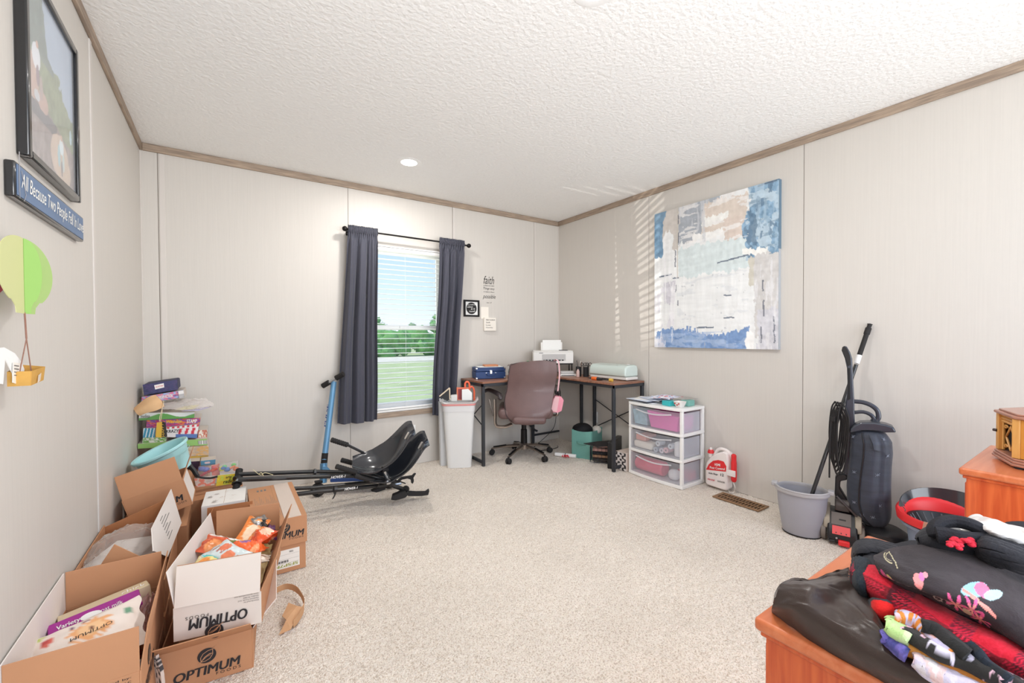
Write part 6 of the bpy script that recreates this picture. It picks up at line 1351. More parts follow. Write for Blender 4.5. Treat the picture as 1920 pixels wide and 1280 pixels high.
mb.add(V, [(i*n+k, i*n+(k+1) % n, (i+1)*n+(k+1) % n, (i+1)*n+k) for i in range(5) for k in range(n)]+[tuple(range(n))[::-1], tuple(5*n+k for k in range(n))]); mb.build('bowl', mpw, t)
for dy, dz in ((.018, .030), (-.016, .030), (.0, .020)):
    mb = MB()
    for k in range(5): mb.ball(bc+Vector((-.0385+.002*(dz < .025)+.0 , dy+.004*math.cos(k*1.257), dz+.004*math.sin(k*1.257))), (.0012, .003, .003), 6, 4)
    mb.build('flower_print', mat('rose_print', (196, 60, 60), .6), t)

# ================================================================== RIGHT SIDE
# spray jug
vj = lambda u, v, d=0: at(u, v, 'x', 3.485+d)
def cl(P): return [Vector((p.x, p.y, max(p.z, .002))) for p in P]
t = thing('weed_killer_jug', 'white jug with red label and red spray wand beside the drawer unit', 'jug', (3.52, 1.76, 0))
mjug = mat('jug_white', (236, 228, 224), .35)
P = cl([vj(u, v) for u, v in [(1322, 876), (1322, 905), (1326, 909), (1359, 920), (1364, 918), (1364, 895), (1366, 862), (1364, 850), (1356, 846), (1342, 850), (1332, 856), (1324, 866)]])
MB().prism(P, (.075, 0, 0)).build('body', mjug, t, bevel=.012, seg=3)
MB().tube(spline([vj(1340, 853, .035), vj(1346, 843, .035), vj(1355, 841.5, .035), vj(1366, 847, .035), vj(1369, 856, .035), vj(1366, 866, .035)], 24), .012, 10).build('handle', mjug, t)
MB().lathe([(.0001, 0), (.017, 0), (.017, .03), (.0001, .03)], vj(1333, 856, .035), (0, 0, 1), 16).build('neck', mjug, t)
MB().lathe([(.0001, .03), (.024, .03), (.023, .042), (.016, .056), (.0001, .056)], vj(1333, 856, .035), (0, 0, 1), 18).build('cap', mat('red_plastic', (226, 48, 52), .4), t)
MB().lathe([(.0001, .056), (.012, .056), (.010, .066), (.0001, .074)], vj(1333, 856, .035), (0, 0, 1), 14).build('nozzle', mjug, t)
mred = mat('red_plastic'); 
decal(t, [vj(u, v, -.0005) for u, v in [(1324, 880), (1361, 884), (1362, 874), (1357, 865), (1347, 862), (1337, 863.5), (1329, 870)]], mat('label_red', (222, 46, 50), .5), name='label_top', th=.0006)
decal(t, [vj(u, v, -.0005) for u, v in [(1324, 881), (1361, 885.5), (1361, 914), (1324, 902)]], mat('label_cream', (236, 220, 196), .5), name='label_foot', th=.0006)
def wl_(s, u0, v0, u1, v1, h_, m): return lettering(t, s, vj(u0, v0, -.003), vj(u1, v1, -.003), vj(u0, v0-h_, -.003), m, bold=.02)
wl_('HOME', 1340, 872.5, 1351, 874, 4.5, mwhite_ink); wl_('Pest Control', 1331, 878, 1359, 881.5, 4.5, mwhite_ink)
wl_('Kills Bugs', 1329, 889, 1346, 891.5, 4, mink); wl_('12', 1351, 892, 1357, 893, 5, mink); wl_('INDOOR', 1327, 899, 1340, 902, 3, mredi); wl_('OUTDOOR', 1345, 903, 1359, 906, 3, mink2)
w0, w1 = vj(1376, 851, .02), vj(1376, 903, .02)
MB().tube(spline([w0, w0.lerp(w1, .15), w0.lerp(w1, .5), w0.lerp(w1, .9), w1], 14), [.009]+[.017]*4+[.0195]*6+[.017, .016, .012], 12).build('wand', mred, t)
MB().tube([vj(1363, 886, .0), vj(1376, 888, .0)], .004, 6).box(*(lambda a: (a.x-.004, a.x+.004, a.y-.03, a.y+.03, a.z-.022, a.z+.022))(vj(1371, 887, -.002))).build('hang_tag', mjug, t, bevel=.001)
MB().tube(spline([vj(1375, 904, .02), vj(1378, 914, .02), at(1376, 922, 'z', .008), at(1370, 924, 'z', .008), at(1366, 919, 'z', .01), vj(1365, 913, .03)], 26), .004, 7).build('hose', mat('clear_hose', (228, 222, 214), .4), t)

# oval grey bucket
mgk = mat('grey_bucket_plastic', (160, 160, 168), .4); mgk2 = mat('grey_bucket_rim', (172, 170, 172), .4)
bc = Vector((3.235, 1.105, 0)); az = math.radians(-72)
t = thing('mop_bucket', 'grey oval bucket standing left of the vacuum cleaner', 'bucket', bc)
SXX, SYY = .88, .76
mb = MB(); mb.lathe([(.0001, .004), (.100, .004), (.104, 0), (.108, .006), (.122, .08), (.136, .18), (.141, .252), (.138, .252), (.133, .18), (.118, .08), (.100, .012), (.0001, .012)], bc, seg=48, sx=SXX, sy=SYY); 
def rotz(mb, c, a):
    Rz = Matrix.Rotation(a, 3, 'Z'); mb.v = [c+Rz @ (p-c) for p in mb.v]; return mb
rotz(mb, bc, az).build('tub', mgk, t)
mb = MB(); mb.lathe([(.137, .243), (.153, .243), (.156, .252), (.152, .262), (.140, .264), (.136, .258), (.137, .243)], bc, seg=48, sx=SXX, sy=SYY); rotz(mb, bc, az).build('rim', mgk2, t)
mb = MB(); mb.tube([bc+Vector((math.cos(a)*.150*SXX, math.sin(a)*.150*SYY, .268+.004*math.sin(a))) for a in np.linspace(PI*1.02, PI*1.98, 28)], .0055, 8); rotz(mb, bc, az).build('bail', mgk2, t)
mb = MB()
for s in (-1, 1): mb.obox(bc+Vector((s*.155*SXX, 0, .265)), (.03, .05, .022))
rotz(mb, bc, az).build('bail_lug', mgk2, t, bevel=.004)
mb = MB(); mb.tube([bc+Vector((math.cos(a)*.106*SXX, math.sin(a)*.106*SYY, .004)) for a in np.linspace(0, 2*PI, 40)], .004, 6); rotz(mb, bc, az).build('foot_ring', mblk, t)
# pole leaning on the wall
T_ = at(1632, 605, 'x', 3.562); B_ = at(1522, 928, 'x', 3.235); d = (T_-B_).normalized(); B0 = B_-d*((B_.z-.016)/d.z)
t = thing('mop_pole', 'black telescopic pole standing in the grey bucket and leaning on the wall', 'pole', B0)
LL = (T_-B0).length
def seg_(a, b_, r, nm, m): return MB().tube([B0+d*a, B0+d*b_], r, 12).build(nm, m, t, bevel=0)
seg_(.0, LL*.80, .0105, 'lower_tube', mgb); f1 = LL*.805
seg_(f1, LL*.845, .0135, 'white_collar', mat('collar_white', (226, 226, 226), .4)); seg_(LL*.846, LL*.945, .0125, 'grip', mbk)
MB().lathe([(.0001, 0)]+[(.0145+.001*(i % 2), LL*.03*i/8) for i in range(9)]+[(.0105, LL*.032), (.0105, LL*.045), (.0135, LL*.048), (.0001, LL*.052)], B0+d*LL*.945, d, 14).build('knurled_tip', mbk, t)

# upright vacuum cleaner
vv = vplane(3.36, .93); mvc = mat('vacuum_graphite', (58, 62, 72), .35, metal=.2, coat=.3); mvb = mat('vacuum_black', (30, 30, 33), .4, coat=.2)
t = thing('vacuum_cleaner', 'upright vacuum cleaner with a dark cloth bag against the right wall', 'vacuum cleaner', (3.33, .93, 0))
def slabp(px, near, depth, nm, m, bev=.004, parent=None, seg=2): return MB().prism([vv(u, v, near) for u, v in px], Vector((.95, .31, 0))*depth).build(nm, m, parent or t, bevel=bev, seg=seg, root=t)
g = slabp([(1578, 657), (1579, 651), (1583, 648), (1588, 650), (1594, 660), (1598, 672), (1599, 690), (1600, 715), (1602, 750), (1603, 800), (1600, 850), (1590, 890), (1582, 890), (1584, 830), (1583, 770), (1588, 740), (1589, 715), (1588, 690), (1584, 672)], .02, .035, 'handle_column', mvc, .006, seg=3)
slabp([(1578, 656), (1580, 650), (1584, 649), (1589, 654), (1594, 666), (1595, 684), (1590, 686), (1586, 674)], .026, .006, 'handle_grip', mbk, .002, g)
slabp([(1589.5, 690), (1594, 690), (1594.5, 748), (1589, 750)], .0235, .004, 'slot', mat('slot_dark', (12, 12, 14), .6), .001, g)
MB().tube(spline([vv(1600, 752, 0), vv(1618, 754, 0), (vv(1634, 760, 0)), vv(1645, 770, 0), vv(1647, 783, 0), vv(1641, 791, 0)], 26), .012, 10).tube(spline([vv(1600, 773, 0), vv(1618, 772, 0), vv(1632, 777, 0), (vv(1640, 786, 0))], 16), .010, 10).tube([vv(1640, 786, 0), vv(1632, 797, 0)], .014, 10).build('carry_handle', mvc, t)
slabp([(1594, 812), (1595, 804), (1602, 797), (1614, 792), (1640, 792), (1662, 796), (1676, 801), (1681, 811), (1660, 811), (1640, 808), (1618, 807), (1602, 810)], .075, .09, 'bag_cap', mvc, .008, seg=3)
rowsb = [(806, 1597, 1655), (815, 1592, 1664), (828, 1591, 1673), (850, 1590, 1674.5), (880, 1587, 1672), (910, 1585, 1671), (935, 1586, 1671.5), (955, 1593, 1672), (970, 1606, 1671), (982, 1622, 1666), (988, 1636, 1656)]
mbag = mat('vacuum_bag_cloth', (56, 62, 76), .5, bump=.25, bscale=220, stretch=(.4, .4, 3), var=.35, vscale=14, sheen=.2)
def bagpt(v, a):
    'a: angle, 0 faces the camera, +-90 the sides'
    i = max(k for k in range(len(rowsb)-1) if rowsb[k][0] <= v or k == 0); v0, l0, r0 = rowsb[i]; v1, l1, r1 = rowsb[i+1]; f = min(1, max(0, (v-v0)/(v1-v0))); l, r = l0+(l1-l0)*f, r0+(r1-r0)*f
    c = vv((l+r)/2, v, .015); e_ = vv(r, v, .015); hw = (e_-c).length; ex = (e_-c).normalized(); fw = Vector((-.95, -.31, 0))
    cr_ = 1-.16*math.exp(-((a-.45)/.16)**2)*math.sin(min(1, max(0, (v-800)/40))*PI/2)+.05*math.sin(a*3+v*.03)
    return c+ex*math.sin(a)*hw+fw*math.cos(a)*min(hw, .13)*.78*cr_
n, m = 40, 44
mb = MB(); mb.sheet([[bagpt(806+182*i/(n-1), -PI+2*PI*j/(m-1)) for j in range(m)] for i in range(n)], 0); mb.f += [tuple(range(m-1)), tuple((n-1)*m+j for j in range(m-1))]
bg = mb.build('cloth_bag', mbag, t, smooth=70)
MB().tube([bagpt(v, -.42+.10*math.cos((v-806)/60))+Vector((-.002, 0, 0)) for v in range(808, 984, 5)], .004, 6).build('zip', mvb, bg, root=t)
G = [[bagpt(812+3.2*j*(.9+.02*i), .05+.05*i+.012*j)+Vector((-.012-.001*j, -.003, .004)) for i in range(12)] for j in range(10)]
mb = MB(); mb.sheet(G, .003); mb.build('cloth_fold', mbag, bg, root=t, smooth=70)
mgm = mat('bag_grey_print', (126, 134, 148), .6)
for v, a in [(816, -.95), (880, -.75), (884, .35), (942, .45), (935, -.72), (958, -.5), (962, .0), (820, .75), (850, .8)]:
    p = bagpt(v, a); q = bagpt(v, a+.16); w_ = bagpt(v-7, a); n_ = (q-p).cross(w_-p).normalized(); n_ = n_ if n_.dot(CAM-p) > 0 else -n_
    ex, ey = (q-p), (w_-p); o_ = p+n_*.002; mb = MB()
    for a0, a1 in [((-1, 1), (-.2, 0)), ((-1, -.2), (-.2, .45)), ((1, 1), (.2, 0)), ((1, -.2), (.2, .45)), ((-.12, .9), (-.12, -.2)), ((.12, .9), (.12, -.2))]:
        mb.tube([o_+ex*a0[0]*.7+ey*(a0[1]-.4)*.6, o_+ex*a1[0]*.7+ey*(a1[1]-.4)*.6], .0011, 4)
    mb.build('bag_mark', mgm, bg, root=t, smooth=0)
# column foot and hose fork
slabp([(1566, 895), (1570, 888), (1582, 888), (1590, 893), (1588, 900), (1576, 902), (1575, 915), (1584, 930), (1594, 944), (1604, 958), (1600, 966), (1584, 960), (1568, 944), (1565, 925)], .02, .05, 'lower_fork', mvb, .006)
MB().tube([vv(1569, 930, .05), vv(1606, 968, .06), vv(1626, 1000, .05)], .006, 8).build('strut', mat('graphite_rod', (92, 88, 88), .4, .5), t)
# cord wound in long loops
for k in range(7):
    u0, u1 = 1556+k*2.4, 1568+k*2.6; vt, vb_ = 752+((k*5) % 9), 868+((k*7) % 24)
    P = [(u0+10, vt), (u0+3, vt+14), (u0-1, vt+55), (u0+1, vb_-20), (u0+6, vb_), (u0+12, vb_-8), (u1+6, vb_-50), (u1+8, vt+30), (u0+10, vt)]
    MB().tube(spline([vv(u, v, .035+.004*k) for u, v in P], 40), .0042, 6).build('power_cord', mbk, t)
MB().tube(spline([vv(1558, 790, .06), vv(1556, 830, .06), vv(1555, 895, .05)], 14), .0042, 6).box(*(lambda a: (a.x-.008, a.x+.008, a.y-.012, a.y+.012, a.z-.014, a.z+.014))(vv(1561, 785, .06))).tube([vv(1560, 783, .065), vv(1560.5, 776, .065)], .0018, 5).tube([vv(1563, 783, .065), vv(1563.5, 776, .065)], .0018, 5).build('plug', mbk, t)
# cleaning head
F0_ = Vector((3.232, .995, 0)); F1_ = Vector((3.285, .835, 0)); e1 = (F1_-F0_).normalized(); e2 = Vector((-e1.y, e1.x, 0)); WH = (F1_-F0_).length
hd_ = thing  # (name kept short)
def hb_(a0, a1, prof, nm, m, bev=.004, parent=None):
    'prism across the head: prof in (back, up)'
    return MB().prism([F0_+e1*a0+e2*b_+Uz*z for b_, z in prof], e1*(a1-a0)).build(nm, m, parent or t, bevel=bev, root=t)
mgb2 = mat('bronze_plastic', (150, 140, 124), .35, metal=.3)
hb_(.018, WH-.018, [(-.03, .015), (-.035, .05), (-.01, .10), (.05, .155), (.13, .165), (.20, .14), (.22, .06), (.22, .015)], 'head_shell', mvb, .008)
hb_(.040, WH-.050, [(-.0345, .062), (-.013, .102), (-.008, .101), (-.030, .060)], 'red_window', mat('red_window', (228, 70, 74), .3, coat=.4), .001)
for k in range(4): hb_(.055+k*.022, .060+k*.022, [(-.0355, .070), (-.033, .075), (-.032, .074), (-.034, .069)], 'window_slot', mvb, 0)
hb_(.035, WH-.045, [(-.008, .106), (.045, .158), (.05, .156), (-.003, .103)], 'front_panel', mat('taupe_panel', (112, 104, 98), .4), .001)
hb_(.070, .10, [(.012, .128), (.017, .133), (.019, .131), (.014, .126)], 'panel_slot', mvb, 0)
for a0, a1 in ((.0, .03), (WH-.03, WH)):
    hb_(a0, a1, [(-.01, .08), (.0, .115), (.04, .16), (.10, .18), (.16, .172), (.16, .15), (.10, .155), (.05, .138), (.02, .10), (.01, .07)], 'fender', mgb2, .004)
hb_(.05, WH-.05, [(.06, .16), (.05, .20), (.07, .225), (.13, .225), (.15, .17)], 'motor_cover', mat('dark_taupe', (84, 78, 76), .4), .006)
for a0 in (-.012, WH-.012):
    c = F0_+e1*(a0+.012)+e2*.035+Uz*.052
    MB().lathe([(.0001, -.014), (.038, -.014), (.050, -.010), (.052, 0), (.050, .010), (.038, .014), (.0001, .014)], c, e1, 24).build('wheel', mat('wheel_grey', (128, 120, 112), .6), t)
c = F0_+e1*.062-e2*.036+Uz*.022
MB().obox(c+e1*.03, (.05, .03, .028), Matrix.Rotation(math.atan2(e1.y, e1.x), 3, 'Z')).build('pedal', mred, t, bevel=.005); MB().tube([c-e1*.035, c-e1*.01+Uz*.004], .007, 8).build('pedal_arm', mvb, t)
MB().ball(c-e1*.002+Uz*.02-e2*.002, .006, 8, 6).build('screw', mnk, t)

MB().lathe([(.0001, .02), (.095, .02), (.105, .05), (.10, .095), (.07, .115), (.0001, .115)], (3.40, .775, 0), seg=30).build('motor_base', mvb, t)
MB().tube([F0_+e1*WH*.7+e2*.12+Uz*.06, Vector((3.40, .775, .06))], .045, 12).build('base_neck', mvb, t)
# spin mop bucket
sb = Vector((3.335, .485, 0)); mg3 = mat('blue_grey_bucket', (140, 152, 172), .4)
t = thing('spin_mop_bucket', 'blue grey mop bucket with a red wringer rim behind the dressers', 'bucket', sb)
SY_ = 1.22
MB().lathe([(.0001, 0), (.125, 0), (.130, .005), (.148, .20), (.166, .208), (.168, .222), (.150, .225), (.145, .205), (.122, .01), (.0001, .01)], sb, seg=44, sx=1, sy=SY_).build('tub', mg3, t)
n = 48; V = []
for k in range(n):
    a = 2*PI*k/n; lift = .05*max(0, math.cos(a-math.radians(35)))**2
    for r, z in ((.154, .225), (.178, .232), (.182, .262), (.176, .272), (.160, .266), (.147, .245), (.145, .215)): V.append(sb+Vector((math.cos(a)*r, math.sin(a)*r*SY_, z+lift*(z > .24))))
MB().add(V, [(k*7+i, ((k+1) % n)*7+i, ((k+1) % n)*7+i+1, k*7+i+1) for k in range(n) for i in range(6)]).build('red_rim', mred, t, smooth=50)
MB().lathe([(.0001, .13), (.085, .13), (.136, .225), (.144, .250), (.140, .250), (.080, .135), (.0001, .135)], sb, seg=40, sx=1, sy=SY_).build('wringer_basket', mat('black_plastic'), t)
for k in range(26):
    a = 2*PI*k/26; MB().tube([sb+Vector((math.cos(a)*.086, math.sin(a)*.086*SY_, .142)), sb+Vector((math.cos(a)*.1365, math.sin(a)*.1365*SY_, .244))], .0035, 5).build('slat', mat('slat_grey', (96, 98, 104), .5), t)
V = []; A_ = np.linspace(math.radians(-75), math.radians(105), 26)
for a in A_:
    s = math.sin((a-A_[0])/(A_[-1]-A_[0])*PI)**.6
    for r, z in ((.150, .262), (.168, .262+.105*s), (.171, .262+.105*s), (.155, .258)): V.append(sb+Vector((math.cos(a)*r, math.sin(a)*r*SY_, z)))
MB().add(V, [(k*4+i, (k+1)*4+i, (k+1)*4+(i+1) % 4, k*4+(i+1) % 4) for k in range(25) for i in range(4)]).build('splash_guard', mat('gloss_black_plastic'), t, smooth=50)

# ------------------------------------------------ dressers
mch = mat('cherry_wood', (214, 104, 54), .35, wood=((190, 78, 38), (30, 30, 2.2), 2.2), coat=.25); mcht = mat('cherry_top', (212, 124, 80), .35, wood=((198, 104, 60), (2.0, 26, 26), 2), coat=.3)
mkn = mat('dark_knob', (60, 50, 50), .3, .7)
def dresser(label, x0, x1, y1, dep, h, name='dresser', knobs=1, ndr=2):
    y0 = y1-dep; t = thing(name, label, 'dresser', ((x0+x1)/2, (y0+y1)/2, 0)); o = .014; th = .024
    MB().box(x0, x1, y0, y1, h-th, h).build('top', mcht, t, bevel=.007, seg=3)
    MB().box(x0+o*.6, x1-o*.6, y0+o, y1-o*.6, h-th-.010, h-th).build('moulding', mch, t, bevel=.002)
    MB().box(x0+o, x0+o+.018, y0+.01, y1-.016-o*0, .0, h-th-.010).build('side_panel', mch, t, bevel=.001)
    MB().box(x1-o-.018, x1-o, y0+.01, y1-.016, .0, h-th-.010).build('side_panel', mch, t, bevel=.001)
    MB().box(x0+o+.018, x1-o-.018, y0+.01, y0+.02, .05, h-th-.010).box(x0+o+.018, x1-o-.018, y0+.02, y1-.03, .05, .07).build('back_panel', mch, t)
    zb, hh = .07, (h-th-.02-.07)/ndr
    for i in range(ndr):
        d_ = MB().box(x0+o+.004, x1-o-.004, y1-.034, y1-.012, zb+i*hh+.004, zb+(i+1)*hh-.004).build('drawer', mch, t, bevel=.004)
        for kx in ([.5] if knobs == 1 else [.25, .75]):
            c = (x0+(x1-x0)*kx, y1-.012, zb+(i+.5)*hh); MB().lathe([(.0001, 0), (.006, 0), (.006, .012), (.014, .018), (.014, .024), (.0001, .028)], c, (0, 1, 0), 16).build('knob', mkn, d_, root=t)
    return t
NH = .63
dresser('low cherry wood nightstand in the near right corner, heaped with clothes', 1.262, 1.845, .401, .47, NH, 'nightstand')
dresser('taller cherry wood dresser behind the nightstand carrying the wooden radio', 2.436, 2.945, .333, .46, .72, 'dresser', ndr=3)
# radio
q1, q2 = Vector((2.707, .291, .72)), Vector((2.571, .229, .72)); q3 = Vector((2.500, .085, .72)); q4 = Vector((2.53, -.06, .72)); q5 = Vector((2.84, -.06, .72)); q6 = Vector((2.90, .20, .72))
q1 = Vector((2.700, .292, .72)); q2 = Vector((2.560, .232, .72)); OCT = [q1, q2, q3, q4, q5, q6]; cen = sum(OCT, Vector())/6
def octp(sc, z): return [cen+(p-cen)*sc+Uz*(z-.0) for p in OCT]
t = thing('wooden_radio', 'small wooden octagonal radio with diamond fretwork on the taller dresser', 'radio', cen)
mho = mat('honey_wood', (220, 168, 96), .4, wood=((204, 146, 76), (20, 20, 2), 2)); mrw = mat('rose_brown_wood', (172, 120, 100), .35, coat=.3); mho2 = mat('amber_wood', (204, 140, 58), .35, coat=.2)
for i, (sc_, z, h_) in enumerate([(1.02, .008, .008), (1.0, .0165, .008), (.985, .025, .007)]): MB().prism(octp(sc_, z), (0, 0, h_)).build('base_moulding', mrw, t, bevel=.002)
for p in OCT[1:5]: MB().lathe([(.0001, 0), (.012, 0), (.012, .0078), (.0001, .0078)], p.lerp(cen, .12), seg=10).build('foot', mdk, t)
MB().prism(octp(1.0, .160), (0, 0, .010)).build('top_moulding', mrw, t, bevel=.003); MB().prism(octp(.93, .170), (0, 0, .006)).build('lid', mrw, t, bevel=.002)
MB().prism(octp(.80, .0325), (0, 0, .127)).build('core', mat('radio_dark', (40, 32, 30), .7), t, smooth=0)
I_ = octp(.95, .0325)
for i in range(6):
    a, b_ = I_[i], I_[(i+1) % 6]; dd_ = (b_-a).normalized(); nin = Vector((-dd_.y, dd_.x, 0)); nin = nin if nin.dot(cen-a) > 0 else -nin; L_ = (b_-a).length
    MB().obox(a+nin*.010+Uz*.0635, (.020, .020, .127), Matrix.Rotation(math.atan2(dd_.y, dd_.x), 3, 'Z')).build('post', mho, t, bevel=.002)
    if i == 0:
        def pp_(x, z): return a+dd_*x*L_+nin*.012+Uz*z*.127
        for z in (.80, .88, .96): MB().tube([pp_(.08, z), pp_(.92, z)], .0055, 8).build('moulding_bar', mho, t)
        fr = MB()
        for P in ([(.5, .08), (.26, .40), (.5, .72), (.74, .40), (.5, .08)],): fr.tube([pp_(*q) for q in P], .0034, 6)
        for cx, cz, s in ((.24, .66, 1), (.76, .66, -1), (.24, .14, 1), (.76, .14, -1)): fr.tube([pp_(cx+s*.10*math.cos(k*.55)*(1-k*.07), cz+.055*math.sin(k*.55)*(1-k*.07)) for k in range(12)], .0028, 6)
        fr.tube([pp_(.10, .02), pp_(.10, .76)], .004, 6).tube([pp_(.90, .02), pp_(.90, .76)], .004, 6).build('fretwork', mho, t)
    elif i == 1:
        MB().obox(a.lerp(b_, .5)+nin*.008+Uz*.0635, (L_-.02, .010, .125), Matrix.Rotation(math.atan2(dd_.y, dd_.x), 3, 'Z')).build('front_panel', mho2, t, bevel=.001)
        for z in (.04, .085): MB().obox(a.lerp(b_, .62)-nin*.0+Uz*z, (L_*.42, .004, .036), Matrix.Rotation(math.atan2(dd_.y, dd_.x), 3, 'Z')).build('inset_panel', mat('olive_wood', (170, 130, 60), .4), t, bevel=.001)
    else: MB().obox(a.lerp(b_, .5)+nin*.010+Uz*.0635, (L_-.02, .010, .125), Matrix.Rotation(math.atan2(dd_.y, dd_.x), 3, 'Z')).build('side_panel', mho, t)
MB().tube([I_[0]+Uz*.065, I_[0]+Vector((.004, .009, .065))], .005, 8).build('knob', mkn, t)

# ------------------------------------------------ clothes on the nightstand
mvc_ = mat('printed_cloth', rough=.9, vcol=True, sheen=.05, bump=.35, bscale=350)
Z = NH+.004
# filling pile, mostly hidden
cloth('folded_clothes', [zpts((1625, 1060, Z+.03), (1720, 1040, Z+.04), (1850, 1010, Z+.05), (1960, 1000, Z+.05)), zpts((1640, 1110, Z+.06), (1760, 1110, Z+.08), (1880, 1100, Z+.09), (2000, 1100, Z+.09)), zpts((1680, 1180, Z+.03), (1800, 1200, Z+.05), (1930, 1220, Z+.06), (2060, 1230, Z+.06)), zpts((1700, 1240, Z+.01), (1820, 1280, Z+.03), (1950, 1300, Z+.03), (2080, 1320, Z+.03))], mat('dark_knit', (34, 34, 40), .9, bump=.4, bscale=300), th=.03, label='dark folded clothes buried in the middle of the heap', cat='clothes')
# brown satin garment
mbs_ = mat('brown_satin', (52, 38, 32), .33, sheen=.1, bump=.1, bscale=600)
rows = [zpts((1447, 1141, Z), (1478, 1168, Z+.002), (1530, 1202, Z+.002), (1590, 1237, Z+.002), (1660, 1272, Z+.002), (1740, 1318, Z+.002), (1800, 1345, Z+.002)),
        zpts((1448, 1124, Z+.035), (1490, 1140, Z+.048), (1545, 1170, Z+.045), (1605, 1207, Z+.042), (1672, 1245, Z+.04), (1750, 1290, Z+.04), (1815, 1320, Z+.04)),
        zpts((1460, 1104, Z+.055), (1510, 1118, Z+.072), (1565, 1145, Z+.062), (1622, 1180, Z+.06), (1690, 1222, Z+.055), (1765, 1266, Z+.055), (1830, 1300, Z+.05)),
        zpts((1476, 1096, Z+.052), (1530, 1100, Z+.078), (1580, 1120, Z+.056), (1628, 1156, Z+.066), (1672, 1204, Z+.05), (1750, 1256, Z+.05), (1830, 1305, Z+.045)),
        zpts((1500, 1091, Z+.035), (1552, 1090, Z+.062), (1600, 1106, Z+.045), (1642, 1146, Z+.05), (1668, 1196, Z+.035), (1744, 1246, Z+.035), (1828, 1296, Z+.03)),
        zpts((1520, 1088, Z+.004), (1572, 1081, Z+.02), (1616, 1098, Z+.02), (1648, 1140, Z+.01), (1662, 1190, Z+.004), (1734, 1240, Z+.004), (1820, 1290, Z+.004))]
cloth('satin_garment', rows, mbs_, n=60, mm=90, th=.004, wr=.016, ws=3, seed=4, wdir=(1.2, 1), label='shiny dark brown satin garment slumped over the near corner of the nightstand', cat='garment')
rows = [zpts((1452, 1122, Z+.03), (1462, 1108, Z+.04), (1478, 1092, Z+.035), (1500, 1088, Z+.03), (1530, 1090, Z+.03), (1560, 1080, Z+.03), (1590, 1074, Z+.03)),
        zpts((1449, 1130, Z+.006), (1454, 1108, Z+.012), (1468, 1090, Z+.016), (1495, 1084, Z+.02), (1528, 1086, Z+.02), (1560, 1072, Z+.02), (1592, 1064, Z+.02))]
cloth('satin_hem', rows, mbs_, n=10, mm=50, th=.006, wr=.004, ws=9, seed=7, label='rolled collar edge of brown satin at the nightstand corner', cat='garment')
# plaid sweater
def plaid(s, t):
    c = C3((206, 24, 50), s); g = (fbm(s*40, t*150, 3)-.5)[..., None]*40
    band = (np.sin(t*7*PI+1.2) > .5); c[band] = (118, 20, 44); q = (s > .42) & (s < .62); c[q] = c[q]*.62
    dot = (np.sin(s*110)*np.sin(t*330) > .25) & (band | q); c[dot] = (216, 30, 62)
    c[(s > .90)] = (24, 24, 30)
    return c+g
def ribcol(base):
    def f(s, t): return C3(base, s)+(fbm(s*30, t*60, 3)-.5)[..., None]*16
    return f
rows = [zpts((1603, 1052, Z+.07), (1650, 1070, Z+.085), (1710, 1106, Z+.09), (1780, 1148, Z+.09), (1850, 1184, Z+.09), (1920, 1212, Z+.09), (1990, 1244, Z+.09)),
        zpts((1600, 1068, Z+.08), (1642, 1084, Z+.10), (1704, 1122, Z+.10), (1770, 1164, Z+.10), (1840, 1202, Z+.10), (1908, 1236, Z+.10), (1984, 1274, Z+.10)),
        zpts((1602, 1090, Z+.06), (1638, 1106, Z+.085), (1698, 1146, Z+.085), (1758, 1186, Z+.085), (1826, 1226, Z+.08), (1898, 1256, Z+.08), (1976, 1296, Z+.08)),
        zpts((1608, 1112, Z+.03), (1640, 1122, Z+.055), (1698, 1162, Z+.06), (1754, 1200, Z+.06), (1820, 1238, Z+.055), (1890, 1264, Z+.055), (1968, 1306, Z+.055))]
cloth('plaid_sweater', rows, mvc_, n=50, mm=110, th=.006, wr=.006, ws=5, seed=9, colfn=plaid, label='red and crimson plaid knit sweater rolled between the brown satin and the flowered garment', cat='sweater')
rows = [zpts((1590, 1048, Z+.06), (1600, 1045, Z+.085), (1612, 1049, Z+.09), (1620, 1056, Z+.085)), zpts((1587, 1064, Z+.065), (1597, 1064, Z+.09), (1606, 1070, Z+.095), (1612, 1078, Z+.09)), zpts((1586, 1084, Z+.05), (1595, 1090, Z+.08), (1602, 1096, Z+.085), (1608, 1102, Z+.08)), zpts((1588, 1104, Z+.02), (1600, 1114, Z+.04), (1610, 1122, Z+.05), (1618, 1128, Z+.04))]
rows = [[p+Rh*.010-Fh*.002 for p in r] for r in rows]
cloth('knit_collar', rows, mvc_, n=36, mm=24, th=.004, wr=.002, colfn=ribcol((30, 40, 50)), label='dark ribbed cuff at the left end of the red plaid sweater', cat='garment', rib=(16, .0012, 1))
cloth('red_cuff', [zpts((1641, 1130, Z+.06), (1652, 1124, Z+.085), (1672, 1132, Z+.08), (1692, 1136, Z+.07)), zpts((1641, 1148, Z+.05), (1655, 1148, Z+.07), (1672, 1152, Z+.065), (1684, 1150, Z+.06)), zpts((1644, 1156, Z+.03), (1660, 1162, Z+.04), (1674, 1162, Z+.04), (1684, 1156, Z+.04))], mvc_, n=20, mm=24, th=.01, wr=.002, colfn=lambda s, t: np.where(((t < .2) | (s < .12))[..., None], np.array((56, 60, 66.)), np.array((226, 34, 34.))), label='scarlet cuff with black edging below the plaid sweater', cat='garment')
